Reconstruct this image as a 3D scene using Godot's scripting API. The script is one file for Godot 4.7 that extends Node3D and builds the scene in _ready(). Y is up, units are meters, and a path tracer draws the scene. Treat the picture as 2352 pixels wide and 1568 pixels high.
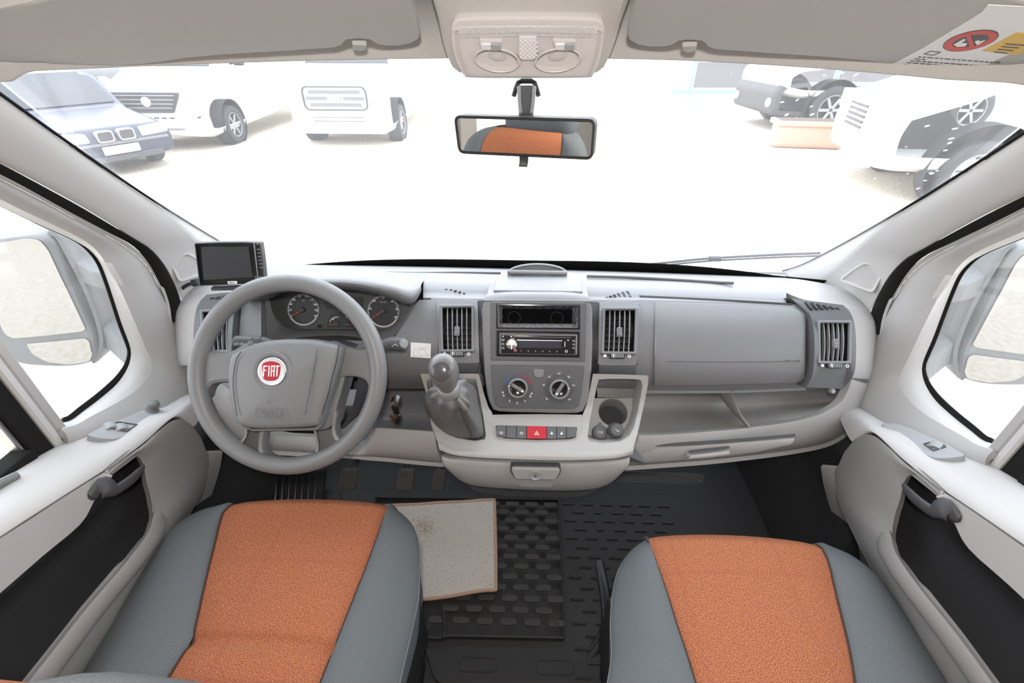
extends Node3D
# Cab of a camper van seen from between its two front seats.
# Axes: x to the right, y up, z towards the camera; cab floor at y = 0, units in metres.

const FOCAL := 1050.0
const EYE := Vector3(0, 1.35, 0)
const MIDDLE := -0.006          # x of the plane the cab is symmetrical about
var look: Basis
var M := {}
var things: Array[Node3D] = []
var taken := {}
var rng := RandomNumberGenerator.new()


func _ready() -> void:
	rng.seed = 7
	look = Basis(Vector3.UP, deg_to_rad(1.5)) * Basis(Vector3.RIGHT, deg_to_rad(-33.8)) * Basis(Vector3.BACK, deg_to_rad(0.2))
	setting_up()
	make_materials()
	build_shell()
	for s in [0, 1]:
		build_side(s)
	build_floor()
	build_seats()
	build_dashboard()
	build_console()
	build_instruments()
	build_wheel()
	build_small_things()
	build_overhead()
	build_outside()
	for t in things:
		settle(t)


func setting_up() -> void:
	var cam := Camera3D.new()
	cam.name = "camera"
	cam.fov = rad_to_deg(2.0 * atan(784.0 / FOCAL))
	cam.near = 0.01
	cam.far = 300.0
	cam.transform = Transform3D(look, EYE)
	cam.current = true
	add_child(cam)
	var env := Environment.new()
	env.background_mode = Environment.BG_SKY
	var sm := ProceduralSkyMaterial.new()
	sm.sky_top_color = Color(0.93, 0.96, 1.0)
	sm.sky_horizon_color = Color(1.0, 1.0, 1.0)
	sm.ground_bottom_color = Color(0.62, 0.58, 0.52)
	sm.ground_horizon_color = Color(0.75, 0.72, 0.68)
	sm.sky_energy_multiplier = 1.0
	sm.sun_angle_max = 0.0
	var sky := Sky.new()
	sky.sky_material = sm
	env.sky = sky
	env.background_energy_multiplier = 5.6
	env.ambient_light_source = Environment.AMBIENT_SOURCE_SKY
	env.tonemap_mode = Environment.TONE_MAPPER_LINEAR
	env.tonemap_exposure = 1.0
	env.sdfgi_enabled = true
	env.ssao_enabled = true
	env.ssil_enabled = true
	var we := WorldEnvironment.new()
	we.name = "world"
	we.environment = env
	add_child(we)
	# the photographer's flash, in the shoe above the lens: its shadows fall just under the visors
	var fl := OmniLight3D.new()
	fl.name = "camera_flash"
	fl.position = Vector3(0.0, 1.46, 0.03)
	fl.light_energy = 0.6
	fl.light_size = 0.02
	fl.light_color = Color(1.0, 0.98, 0.95)
	fl.omni_range = 8.0
	fl.omni_attenuation = 2.0
	fl.shadow_enabled = true
	add_child(fl)


# ---------------------------------------------------------------- measuring: points on real surfaces
func ray(px: float, py: float) -> Vector3:
	return look * Vector3((px - 1176.0) / FOCAL, -(py - 784.0) / FOCAL, -1.0)

func zp(px: float, py: float, d: float) -> Vector3:      # on the upright plane z = -d
	var r := ray(px, py)
	return EYE + r * (d / -r.z)

func yp(px: float, py: float, y: float) -> Vector3:      # on the level plane y
	var r := ray(px, py)
	return EYE + r * ((y - EYE.y) / r.y)

func xp(px: float, py: float, x: float) -> Vector3:      # on the lengthwise plane x
	var r := ray(px, py)
	return EYE + r * (x / r.x)

func pl(px: float, py: float, o: Vector3, n: Vector3) -> Vector3:
	var r := ray(px, py)
	return EYE + r * ((o - EYE).dot(n) / r.dot(n))

func Z(list: Array, d: float = -1.0) -> PackedVector3Array:
	var o := PackedVector3Array()
	for q in list:
		o.append(zp(q[0], q[1], q[2] if q.size() > 2 else d))
	return o

func X(list: Array, x: float = 0.0) -> PackedVector3Array:
	var o := PackedVector3Array()
	for q in list:
		o.append(xp(q[0], q[1], q[2] if q.size() > 2 else x))
	return o

func Y(list: Array, y: float = 0.0) -> PackedVector3Array:
	var o := PackedVector3Array()
	for q in list:
		o.append(yp(q[0], q[1], q[2] if q.size() > 2 else y))
	return o

func PLN(list: Array, o: Vector3, n: Vector3) -> PackedVector3Array:
	var r := PackedVector3Array()
	for q in list:
		r.append(pl(q[0], q[1], o, n))
	return r

func flip(a: PackedVector3Array) -> PackedVector3Array:
	var o := PackedVector3Array()
	for v in a:
		o.append(Vector3(2.0 * MIDDLE - v.x, v.y, v.z))
	return o

func shift(a: PackedVector3Array, by: Vector3) -> PackedVector3Array:
	var o := PackedVector3Array()
	for v in a:
		o.append(v + by)
	return o

func moved(a: PackedVector3Array, t: Transform3D) -> PackedVector3Array:
	return t * a

func frame(o: Vector3, n: Vector3, right: Vector3 = Vector3.RIGHT) -> Transform3D:   # x right, y up the face, z out of it
	var zz := n.normalized()
	var yy := zz.cross(right).normalized()
	return Transform3D(Basis(yy.cross(zz).normalized(), yy, zz), o)

func flat(list: Array, f: Transform3D) -> PackedVector2Array:   # outline measured on a face, in the face's own axes
	var o := PackedVector2Array()
	for q in list:
		var v: Vector3 = f.affine_inverse() * pl(q[0], q[1], f.origin, f.basis.z)
		o.append(Vector2(v.x, v.y))
	return o


# ---------------------------------------------------------------- shapes, as lists of triangles
func resample(a: PackedVector3Array, n: int) -> PackedVector3Array:
	var total := 0.0
	for i in a.size() - 1:
		total += a[i].distance_to(a[i + 1])
	var o := PackedVector3Array()
	var seg := 0
	var done := 0.0
	for k in n:
		var want := total * k / (n - 1)
		while seg < a.size() - 2 and done + a[seg].distance_to(a[seg + 1]) < want:
			done += a[seg].distance_to(a[seg + 1])
			seg += 1
		var l := a[seg].distance_to(a[seg + 1])
		o.append(a[seg].lerp(a[seg + 1], clampf((want - done) / maxf(l, 1e-9), 0.0, 1.0)))
	return o

func curve(a: PackedVector3Array, per: int, closed: bool = false) -> PackedVector3Array:   # smooth line through the points
	var n := a.size()
	if per <= 1 or n < 3:
		return a
	var o := PackedVector3Array()
	for i in (n if closed else n - 1):
		var p0 := a[(i - 1 + n) % n] if closed or i > 0 else a[0] * 2.0 - a[1]
		var p1 := a[i]
		var p2 := a[(i + 1) % n]
		var p3 := a[(i + 2) % n] if closed or i < n - 2 else a[n - 1] * 2.0 - a[n - 2]
		for k in per:
			o.append(p1.cubic_interpolate(p2, p0, p3, float(k) / per))
	if not closed:
		o.append(a[n - 1])
	return o

func quad(t: PackedVector3Array, a: Vector3, b: Vector3, c: Vector3, d: Vector3) -> void:
	t.append_array(PackedVector3Array([a, b, c, a, c, d]))

func net(rows: Array, wrap: bool = false) -> PackedVector3Array:
	var t := PackedVector3Array()
	for i in rows.size() - 1:
		var a: PackedVector3Array = rows[i]
		var b: PackedVector3Array = rows[i + 1]
		var n := a.size()
		for j in (n if wrap else n - 1):
			var k := (j + 1) % n
			quad(t, a[j], a[k], b[k], b[j])
	return t

func dense(rows: Array, nu: int, nv: int) -> Array:     # smooth a coarse net: nu along a row, nv between rows
	var wide := []
	for r in rows:
		wide.append(curve(r, nu))
	if nv <= 1 or wide.size() < 3:
		if nv <= 1:
			return wide
		var o2 := []
		for k in nv + 1:
			var r2 := PackedVector3Array()
			for j in wide[0].size():
				r2.append(wide[0][j].lerp(wide[1][j], float(k) / nv))
			o2.append(r2)
		return o2
	var cols := []
	for j in wide[0].size():
		var c := PackedVector3Array()
		for r in wide:
			c.append(r[j])
		cols.append(curve(c, nv))
	var o := []
	for i in cols[0].size():
		var r := PackedVector3Array()
		for c in cols:
			r.append(c[i])
		o.append(r)
	return o

func loft(rows: Array, nu: int = 1, nv: int = 1) -> PackedVector3Array:
	return net(dense(rows, nu, nv))

func between(a: PackedVector3Array, b: PackedVector3Array, n: int = 24, m: int = 1, bulge: Vector3 = Vector3.ZERO) -> Array:
	var ra := resample(a, n)
	var rb := resample(b, n)
	var rows := []
	for k in m + 1:
		var s := float(k) / m
		var r := PackedVector3Array()
		for j in n:
			r.append(ra[j].lerp(rb[j], s) + bulge * (4.0 * s * (1.0 - s)))
		rows.append(r)
	return rows

func thick(rows: Array, by: float, bevel: float = 0.0, hint: Vector3 = Vector3.BACK) -> PackedVector3Array:   # a sheet with real thickness and rounded rim; the given net is its seen face
	var h: int = rows.size()
	var w: int = rows[0].size()
	var nor := []
	for i in h:
		var r := PackedVector3Array()
		for j in w:
			var du: Vector3 = rows[i][mini(j + 1, w - 1)] - rows[i][maxi(j - 1, 0)]
			var dv: Vector3 = rows[mini(i + 1, h - 1)][j] - rows[maxi(i - 1, 0)][j]
			var n := du.cross(dv).normalized()
			r.append(n)
		nor.append(r)
	if nor[h / 2][w / 2].dot(hint) < 0.0:
		for i in h:
			for j in w:
				nor[i][j] = -nor[i][j]
	var face := []
	for i in h:
		face.append(PackedVector3Array(rows[i]))
	if bevel > 0.0:
		for i in h:
			for j in w:
				if i == 0 or j == 0 or i == h - 1 or j == w - 1:
					var ins := Vector3.ZERO
					if i == 0: ins += (rows[1][j] - rows[0][j]).normalized()
					if i == h - 1: ins += (rows[h - 2][j] - rows[h - 1][j]).normalized()
					if j == 0: ins += (rows[i][1] - rows[i][0]).normalized()
					if j == w - 1: ins += (rows[i][w - 2] - rows[i][w - 1]).normalized()
					face[i][j] = rows[i][j] + ins * bevel
	var t := net(face)
	var back := []
	for i in h:
		var r := PackedVector3Array()
		for j in w:
			r.append(rows[i][j] - nor[i][j] * by)
		back.append(r)
	var rim := []
	for j in w: rim.append(Vector2i(0, j))
	for i in range(1, h): rim.append(Vector2i(i, w - 1))
	for j in range(w - 2, -1, -1): rim.append(Vector2i(h - 1, j))
	for i in range(h - 2, 0, -1): rim.append(Vector2i(i, 0))
	var steps := [0.0, 0.3, 1.0]
	for k in rim.size():
		var a: Vector2i = rim[k]
		var b: Vector2i = rim[(k + 1) % rim.size()]
		var la := [face[a.x][a.y]]
		var lb := [face[b.x][b.y]]
		if bevel > 0.0:
			la.append(face[a.x][a.y].lerp(rows[a.x][a.y], 0.7) - nor[a.x][a.y] * bevel * 0.3)
			lb.append(face[b.x][b.y].lerp(rows[b.x][b.y], 0.7) - nor[b.x][b.y] * bevel * 0.3)
			la.append(rows[a.x][a.y] - nor[a.x][a.y] * bevel)
			lb.append(rows[b.x][b.y] - nor[b.x][b.y] * bevel)
		la.append(back[a.x][a.y])
		lb.append(back[b.x][b.y])
		for q in la.size() - 1:
			quad(t, la[q], la[q + 1], lb[q + 1], lb[q])
	var tb := net(back)
	for q in range(0, tb.size(), 3):
		t.append_array(PackedVector3Array([tb[q], tb[q + 2], tb[q + 1]]))
	return t

func soft(poly: PackedVector2Array, r: float, seg: int = 4) -> PackedVector2Array:      # round the corners of an outline
	var n := poly.size()
	var o := PackedVector2Array()
	for i in n:
		var p := poly[i]
		var a := poly[(i - 1 + n) % n]
		var b := poly[(i + 1) % n]
		var rr := minf(r, minf(p.distance_to(a), p.distance_to(b)) * 0.48)
		var s := p + (a - p).normalized() * rr
		var e := p + (b - p).normalized() * rr
		for k in seg + 1:
			var u := float(k) / seg
			o.append(s.lerp(p, u).lerp(p.lerp(e, u), u))
	return o

func spline2(poly: PackedVector2Array, per: int) -> PackedVector2Array:
	var v := PackedVector3Array()
	for p in poly: v.append(Vector3(p.x, p.y, 0))
	var o := PackedVector2Array()
	for p in curve(v, per, true): o.append(Vector2(p.x, p.y))
	return o

func rr(w: float, h: float, r: float, seg: int = 4, at: Vector2 = Vector2.ZERO) -> PackedVector2Array:
	return soft(PackedVector2Array([at + Vector2(-w, -h) / 2, at + Vector2(w, -h) / 2, at + Vector2(w, h) / 2, at + Vector2(-w, h) / 2]), r, seg)

func oval(rx: float, ry: float, seg: int = 24, at: Vector2 = Vector2.ZERO) -> PackedVector2Array:
	var o := PackedVector2Array()
	for i in seg:
		o.append(at + Vector2(cos(TAU * i / seg) * rx, sin(TAU * i / seg) * ry))
	return o

func inset(poly: PackedVector2Array, by: float) -> PackedVector2Array:
	var n := poly.size()
	var area := 0.0
	for i in n:
		area += poly[i].cross(poly[(i + 1) % n])
	var sgn := 1.0 if area > 0.0 else -1.0
	var o := PackedVector2Array()
	for i in n:
		var a := (poly[i] - poly[(i - 1 + n) % n]).normalized()
		var b := (poly[(i + 1) % n] - poly[i]).normalized()
		var na := Vector2(-a.y, a.x) * sgn
		var nb := Vector2(-b.y, b.x) * sgn
		var m := (na + nb)
		m = m / maxf(m.dot(na), 0.35)
		o.append(poly[i] + m * by)
	return o

func at2(p: PackedVector2Array, f: Transform3D, z: float) -> PackedVector3Array:
	var o := PackedVector3Array()
	for q in p:
		o.append(f * Vector3(q.x, q.y, z))
	return o

func cap(p: PackedVector2Array, f: Transform3D, z: float) -> PackedVector3Array:
	var t := PackedVector3Array()
	var ix := Geometry2D.triangulate_polygon(p)
	for i in ix:
		t.append(f * Vector3(p[i].x, p[i].y, z))
	return t

func prism(p: PackedVector2Array, f: Transform3D, z0: float, z1: float, bevel: float = 0.0) -> PackedVector3Array:
	var rows := [at2(p, f, z0)]
	var top := p
	if bevel > 0.0:
		rows.append(at2(p, f, z1 - bevel))
		rows.append(at2(inset(p, bevel * 0.3), f, z1 - bevel * 0.3))
		top = inset(p, bevel)
	rows.append(at2(top, f, z1))
	var t := net(rows, true)
	t.append_array(cap(top, f, z1))
	t.append_array(cap(p, f, z0))
	return t

func hoop(outer: PackedVector2Array, inner: PackedVector2Array, f: Transform3D, z0: float, z1: float, bevel: float = 0.0) -> PackedVector3Array:   # a frame: both outlines have as many points
	var rows := [at2(outer, f, z0), at2(outer, f, z1 - bevel)]
	if bevel > 0.0:
		rows.append(at2(inset(outer, bevel), f, z1))
		rows.append(at2(inset(inner, -bevel), f, z1))
	rows.append(at2(inner, f, z1 - bevel))
	rows.append(at2(inner, f, z0))
	rows.append(at2(outer, f, z0))
	return net(rows, true)

func tube(path: PackedVector3Array, r: Variant, sides: int = 10, closed: bool = false, squash: float = 1.0, up: Vector3 = Vector3.ZERO) -> PackedVector3Array:
	var rows := []
	var n := path.size()
	var side := Vector3.ZERO
	for i in n:
		var d: Vector3
		if closed:
			d = path[(i + 1) % n] - path[(i - 1 + n) % n]
		else:
			d = path[mini(i + 1, n - 1)] - path[maxi(i - 1, 0)]
		d = d.normalized()
		if up != Vector3.ZERO:
			side = up.cross(d).normalized()
		elif side == Vector3.ZERO:
			side = d.cross(Vector3.UP if absf(d.y) < 0.9 else Vector3.RIGHT).normalized()
		else:
			side = (side - d * side.dot(d)).normalized()
		var over := d.cross(side)
		var rad: float = r[i] if r is Array else r
		var ring := PackedVector3Array()
		for k in sides:
			var a := TAU * k / sides
			ring.append(path[i] + side * cos(a) * rad + over * sin(a) * rad * squash)
		rows.append(ring)
	if closed:
		rows.append(rows[0])
	var t := net(rows, true)
	if not closed:
		for e in [0, n - 1]:
			for k in sides:
				t.append_array(PackedVector3Array([path[e], rows[e][k], rows[e][(k + 1) % sides]]))
	return t

func lathe(prof: Array, f: Transform3D, seg: int = 28) -> PackedVector3Array:      # profile of [radius, height] about the face's z
	var rows := []
	for q in prof:
		var ring := PackedVector3Array()
		for k in seg:
			var a := TAU * k / seg
			ring.append(f * Vector3(cos(a) * q[0], sin(a) * q[0], q[1]))
		rows.append(ring)
	return net(rows, true)

func brick(f: Transform3D, size: Vector3, bevel: float = 0.002) -> PackedVector3Array:
	var b := minf(bevel, minf(size.x, minf(size.y, size.z)) * 0.45)
	var p := rr(size.x, size.y, b, 2)
	var rows := []
	rows.append(at2(inset(p, b), f, -size.z / 2))
	rows.append(at2(p, f, -size.z / 2 + b))
	rows.append(at2(p, f, size.z / 2 - b))
	rows.append(at2(inset(p, b), f, size.z / 2))
	var t := net(rows, true)
	t.append_array(cap(inset(p, b), f, size.z / 2))
	t.append_array(cap(inset(p, b), f, -size.z / 2))
	return t

func box(a: Vector3, b: Vector3, bevel: float = 0.0) -> PackedVector3Array:
	return brick(Transform3D(Basis(), (a + b) / 2), (b - a).abs(), maxf(bevel, 0.0005))

func ball(c: Vector3, r: Vector3, seg: int = 20, b: Basis = Basis()) -> PackedVector3Array:
	var rows := []
	for i in seg / 2 + 1:
		var ph := PI * i / (seg / 2)
		var ring := PackedVector3Array()
		for k in seg:
			var a := TAU * k / seg
			ring.append(c + b * Vector3(sin(ph) * cos(a) * r.x, cos(ph) * r.y, sin(ph) * sin(a) * r.z))
		rows.append(ring)
	return net(rows, true)

func words(s: String, f: Transform3D, size: float, depth: float = 0.0006, serif: bool = false, stretch: float = 1.0, weight: int = 400) -> PackedVector3Array:   # lettering lying on a face, middled on its origin
	var tm := TextMesh.new()
	var fo := SystemFont.new()
	fo.font_names = PackedStringArray(["Droid Serif" if serif else "Droid Sans"])
	fo.font_weight = weight
	tm.font = fo
	tm.text = s
	tm.font_size = 32
	tm.pixel_size = size / 32.0
	tm.depth = depth
	tm.curve_step = 1.0
	var o := PackedVector3Array()
	var ar := tm.get_mesh_arrays() if tm.get_surface_count() > 0 else []
	for k in tm.get_surface_count():
		ar = tm.surface_get_arrays(k)
		var v: PackedVector3Array = ar[Mesh.ARRAY_VERTEX]
		var ix: PackedInt32Array = ar[Mesh.ARRAY_INDEX] if ar[Mesh.ARRAY_INDEX] != null else PackedInt32Array(range(v.size()))
		for i in ix:
			o.append(f * Vector3(v[i].x * stretch, v[i].y, v[i].z + depth * 0.5))
	return o


# ---------------------------------------------------------------- from triangles to named nodes
func solid(t: PackedVector3Array, deg: float = 38.0) -> ArrayMesh:
	var n := t.size() / 3
	var fn := PackedVector3Array()
	fn.resize(n)
	var around := {}
	var v := PackedVector3Array()
	var keys: Array[Vector3i] = []
	var kept := 0
	for i in n:
		var a := t[i * 3]
		var b := t[i * 3 + 1]
		var c := t[i * 3 + 2]
		var cr := (c - a).cross(b - a)
		if cr.length_squared() < 1e-22:
			continue
		fn[kept] = cr
		v.append(a); v.append(b); v.append(c)
		for p in [a, b, c]:
			var key := Vector3i((p * 20000.0).round())
			keys.append(key)
			if around.has(key):
				around[key].append(kept)
			else:
				around[key] = PackedInt32Array([kept])
		kept += 1
	var nor := PackedVector3Array()
	nor.resize(v.size())
	var lim := cos(deg_to_rad(deg))
	var unit := PackedVector3Array()
	unit.resize(kept)
	for i in kept:
		unit[i] = fn[i].normalized()
	for i in v.size():
		var f := i / 3
		var s := Vector3.ZERO
		for q in around[keys[i]]:
			if unit[q].dot(unit[f]) > lim:
				s += fn[q]
		nor[i] = s.normalized()
	var m := ArrayMesh.new()
	if v.size() == 0:
		return m
	var arr := []
	arr.resize(Mesh.ARRAY_MAX)
	arr[Mesh.ARRAY_VERTEX] = v
	arr[Mesh.ARRAY_NORMAL] = nor
	m.add_surface_from_arrays(Mesh.PRIMITIVE_TRIANGLES, arr)
	return m

func numbered(called: String) -> String:
	var k: int = taken.get(called, 0)
	taken[called] = k + 1
	return called if k == 0 else "%s_%03d" % [called, k]

func thing(called: String, label: String, category: String, group: String = "") -> Node3D:
	var o := Node3D.new()
	o.name = numbered(called)
	o.set_meta("label", label)
	o.set_meta("category", category)
	if group: o.set_meta("group", group)
	add_child(o)
	things.append(o)
	return o

func part(parent: Node, called: String, t: PackedVector3Array, mat: Material, label: String = "", deg: float = 38.0) -> MeshInstance3D:
	var o := MeshInstance3D.new()
	o.name = called
	o.mesh = solid(t, deg)
	o.material_override = mat
	if label: o.set_meta("label", label)
	parent.add_child(o, true)
	return o

func one(called: String, t: PackedVector3Array, mat: Material, label: String, category: String, group: String = "", deg: float = 38.0) -> MeshInstance3D:
	var o := part(self, numbered(called), t, mat, label, deg)
	o.set_meta("category", category)
	if group: o.set_meta("group", group)
	return o

func structure(called: String, t: PackedVector3Array, mat: Material, deg: float = 38.0) -> MeshInstance3D:
	var o := part(self, called, t, mat, "", deg)
	o.set_meta("kind", "structure")
	return o

func settle(t: Node3D) -> void:           # put a thing's node at its base
	var box_ := AABB()
	var first := true
	for c in t.find_children("*", "MeshInstance3D", true, false):
		var b: AABB = c.mesh.get_aabb()
		box_ = b if first else box_.merge(b)
		first = false
	if first:
		return
	var base := Vector3(box_.get_center().x, box_.position.y, box_.get_center().z)
	t.position += base
	for c in t.get_children():
		c.position -= base


# ---------------------------------------------------------------- materials
func grain(seed_: int, freq: float, size: int = 256, octaves: int = 3) -> NoiseTexture2D:
	var n := FastNoiseLite.new()
	n.seed = seed_
	n.frequency = freq
	n.fractal_octaves = octaves
	var t := NoiseTexture2D.new()
	t.width = size
	t.height = size
	t.seamless = true
	t.noise = n
	return t

func plain(c: Color, rough: float, metal: float = 0.0, spec: float = 0.5) -> StandardMaterial3D:
	var m := StandardMaterial3D.new()
	m.albedo_color = c
	m.roughness = rough
	m.metallic = metal
	m.metallic_specular = spec
	m.cull_mode = BaseMaterial3D.CULL_DISABLED
	return m

func grained(c: Color, rough: float, tex: Texture2D, scale_: float, depth: float, spec: float = 0.5) -> StandardMaterial3D:
	var m := plain(c, rough, 0.0, spec)
	m.heightmap_enabled = true
	m.heightmap_texture = tex
	m.heightmap_scale = depth
	m.uv1_triplanar = true
	m.uv1_world_triplanar = true
	m.uv1_scale = Vector3.ONE * scale_
	return m

func glow(c: Color, e: float) -> StandardMaterial3D:
	var m := plain(c, 0.5)
	m.emission_enabled = true
	m.emission = c
	m.emission_energy_multiplier = e
	return m

func lin(r: float, g: float, b: float) -> Color:      # a base colour given as linear reflectance
	return Color(r, g, b).linear_to_srgb()

func speckled(seed_: int, stops: Array, freq: float, scale_: float, rough: float, size: int = 512) -> StandardMaterial3D:
	var t := grain(seed_, freq, size, 2)
	var g := Gradient.new()
	g.offsets = PackedFloat32Array(stops.map(func(s): return s[0]))
	g.colors = PackedColorArray(stops.map(func(s): return s[1]))
	t.color_ramp = g
	var m := plain(Color.WHITE, rough, 0.0, 0.25)
	m.albedo_texture = t
	m.uv1_triplanar = true
	m.uv1_world_triplanar = true
	m.uv1_scale = Vector3.ONE * scale_
	return m

func make_materials() -> void:
	var fine := grain(3, 0.16)
	M.light = grained(lin(0.345, 0.34, 0.335), 0.5, fine, 9.0, 0.012)          # pale grey moulded plastic
	M.pale = grained(lin(0.46, 0.457, 0.457), 0.6, fine, 9.0, 0.01)             # paler pillar trim
	M.taupe = grained(lin(0.21, 0.203, 0.197), 0.6, fine, 9.0, 0.012)            # lower door card
	M.dash = grained(lin(0.155, 0.158, 0.166), 0.4, fine, 9.0, 0.012)           # dashboard grey
	M.dark = grained(lin(0.075, 0.077, 0.083), 0.5, fine, 9.0, 0.01)            # charcoal panels
	M.rim = grained(lin(0.16, 0.165, 0.17), 0.45, fine, 9.0, 0.015)             # steering wheel skin
	M.black = plain(lin(0.012, 0.012, 0.013), 0.5)
	M.rubber = grained(lin(0.03, 0.03, 0.031), 0.6, fine, 6.0, 0.02)
	M.gloss = plain(lin(0.012, 0.012, 0.014), 0.12)
	M.screen = plain(lin(0.03, 0.031, 0.034), 0.25)
	M.seal = plain(lin(0.01, 0.01, 0.0095), 0.8, 0.0, 0.25)
	M.head = grained(lin(0.45, 0.435, 0.42), 0.9, fine, 14.0, 0.03, 0.2)      # woven headliner
	M.visor = grained(lin(0.42, 0.41, 0.395), 0.7, fine, 8.0, 0.01, 0.3)
	M.lampshell = plain(lin(0.58, 0.55, 0.55), 0.35)
	M.chrome = plain(lin(0.75, 0.75, 0.76), 0.22, 1.0)
	M.steel = plain(lin(0.5, 0.5, 0.5), 0.35, 1.0)
	M.white = plain(lin(0.8, 0.8, 0.8), 0.5)
	M.mark = plain(lin(0.7, 0.7, 0.7), 0.5)
	M.red = plain(lin(0.42, 0.012, 0.025), 0.4)
	M.needle = plain(lin(0.7, 0.06, 0.02), 0.5)
	M.mirror = plain(lin(0.92, 0.92, 0.92), 0.02, 1.0)
	M.cloth = speckled(11, [[0.0, lin(0.09, 0.1, 0.107)], [0.5, lin(0.118, 0.13, 0.138)], [1.0, lin(0.15, 0.162, 0.17)]], 0.12, 7.0, 0.95)
	M.orange = speckled(12, [[0.0, lin(0.07, 0.018, 0.016)], [0.38, lin(0.22, 0.062, 0.04)], [0.55, lin(0.32, 0.105, 0.06)], [0.68, lin(0.55, 0.25, 0.10)], [1.0, lin(0.8, 0.5, 0.22)]], 0.22, 5.0, 0.95)
	M.rug = speckled(13, [[0.0, lin(0.45, 0.41, 0.36)], [0.5, lin(0.62, 0.58, 0.53)], [1.0, lin(0.75, 0.72, 0.68)]], 0.15, 8.0, 1.0)
	M.rugedge = plain(lin(0.55, 0.36, 0.27), 0.95)
	M.glass = plain(Color(1, 1, 1, 0.06), 0.0)
	M.glass.transparency = BaseMaterial3D.TRANSPARENCY_ALPHA
	M.splash = plain(lin(0.85, 0.85, 0.85), 0.8)
	M.splash.backlight_enabled = true
	M.splash.backlight = Color(0.8, 0.8, 0.8)
	M.wallpaper = plain(lin(0.6, 0.57, 0.52), 0.8)
	M.pocket = plain(lin(0.016, 0.016, 0.018), 0.9)
	M.grab = grained(lin(0.05, 0.051, 0.056), 0.5, fine, 9.0, 0.01)
	M.plate = plain(lin(0.30, 0.31, 0.325), 0.5)
	M.joy = plain(lin(0.14, 0.145, 0.14), 0.5)
	M.hole = plain(lin(0.2, 0.2, 0.2), 0.9)
	M.thread = plain(lin(0.05, 0.03, 0.025), 0.9)
	M.stitch = plain(lin(0.3, 0.31, 0.32), 0.8)
	M.slat = plain(lin(0.2, 0.203, 0.21), 0.45)
	M.vane = plain(lin(0.03, 0.03, 0.032), 0.6)
	M.block = grained(lin(0.09, 0.094, 0.1), 0.5, fine, 9.0, 0.012)
	M.stack = grained(lin(0.16, 0.162, 0.17), 0.45, fine, 9.0, 0.01)
	M.shelf = plain(lin(0.2, 0.2, 0.21), 0.6)
	M.cluster = plain(lin(0.05, 0.052, 0.052), 0.5)
	M.dialblack = plain(lin(0.022, 0.023, 0.024), 0.4)
	M.hub = plain(lin(0.045, 0.045, 0.045), 0.45)
	M.scuffed = speckled(21, [[0.0, lin(0.04, 0.04, 0.05)], [0.4, lin(0.12, 0.12, 0.14)], [0.62, lin(0.3, 0.3, 0.33)], [1.0, lin(0.6, 0.6, 0.62)]], 0.03, 9.0, 0.18, 256)
	M.scuffed.metallic_specular = 0.8
	M.radiotrim = plain(lin(0.12, 0.12, 0.115), 0.35)
	M.display = plain(lin(0.03, 0.03, 0.045), 0.15)
	M.wine = plain(lin(0.2, 0.01, 0.06), 0.3)
	M.plateau = plain(lin(0.055, 0.057, 0.064), 0.5)
	M.switch = plain(lin(0.085, 0.087, 0.092), 0.5)
	M.pinkmark = plain(lin(0.75, 0.45, 0.45), 0.5)
	M.badge = plain(lin(0.36, 0.008, 0.02), 0.3)
	M.column = grained(lin(0.05, 0.05, 0.053), 0.55, fine, 9.0, 0.01)
	M.stalk = plain(lin(0.085, 0.087, 0.092), 0.45)
	M.brass = plain(lin(0.5, 0.3, 0.1), 0.35, 0.9)
	M.arc = []
	for k in 10:
		M.arc.append(plain(lin(0.02, 0.10, 0.26).lerp(lin(0.26, 0.015, 0.03), k / 9.0), 0.5))
	M.bar = plain(lin(0.035, 0.035, 0.036), 0.3)
	M.wetrubber = plain(lin(0.03, 0.03, 0.031), 0.3)
	M.stud = grained(lin(0.048, 0.046, 0.044), 0.6, fine, 6.0, 0.02)
	M.stain = plain(lin(0.44, 0.38, 0.28), 1.0)
	M.footplate = plain(lin(0.11, 0.11, 0.115), 0.5)
	M.pedal = speckled(31, [[0.0, lin(0.05, 0.045, 0.04)], [0.5, lin(0.11, 0.105, 0.1)], [1.0, lin(0.22, 0.21, 0.2)]], 0.08, 10.0, 0.8, 256)
	M.leather = grained(lin(0.125, 0.125, 0.124), 0.45, fine, 12.0, 0.03)
	M.knob = plain(lin(0.15, 0.15, 0.152), 0.3)
	M.knobcap = plain(lin(0.07, 0.07, 0.075), 0.2)
	M.monitor = plain(lin(0.035, 0.035, 0.036), 0.45)
	M.monbutton = plain(lin(0.07, 0.068, 0.075), 0.4)
	M.paper = plain(lin(0.72, 0.72, 0.73), 0.7)
	M.faintred = plain(lin(0.55, 0.18, 0.22), 0.8)
	M.pencil = plain(lin(0.35, 0.35, 0.37), 0.8)
	M.stem = plain(lin(0.055, 0.055, 0.058), 0.5)
	M.blade = plain(lin(0.03, 0.03, 0.03), 0.6)
	M.warnred = plain(lin(0.5, 0.03, 0.02), 0.6)
	M.yellow = plain(lin(0.62, 0.38, 0.05), 0.6)
	M.print = plain(lin(0.1, 0.1, 0.1), 0.8)
	M.lampcover = plain(lin(0.50, 0.48, 0.47), 0.4)
	M.lens = plain(lin(0.62, 0.6, 0.61), 0.2)
	M.sand = speckled(41, [[0.0, lin(0.5, 0.43, 0.34)], [0.5, lin(0.6, 0.54, 0.45)], [1.0, lin(0.7, 0.65, 0.57)]], 0.05, 0.6, 0.95)
	M.carwhite = plain(lin(0.78, 0.78, 0.78), 0.3)
	M.cargrey = plain(lin(0.05, 0.05, 0.055), 0.5)
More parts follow.
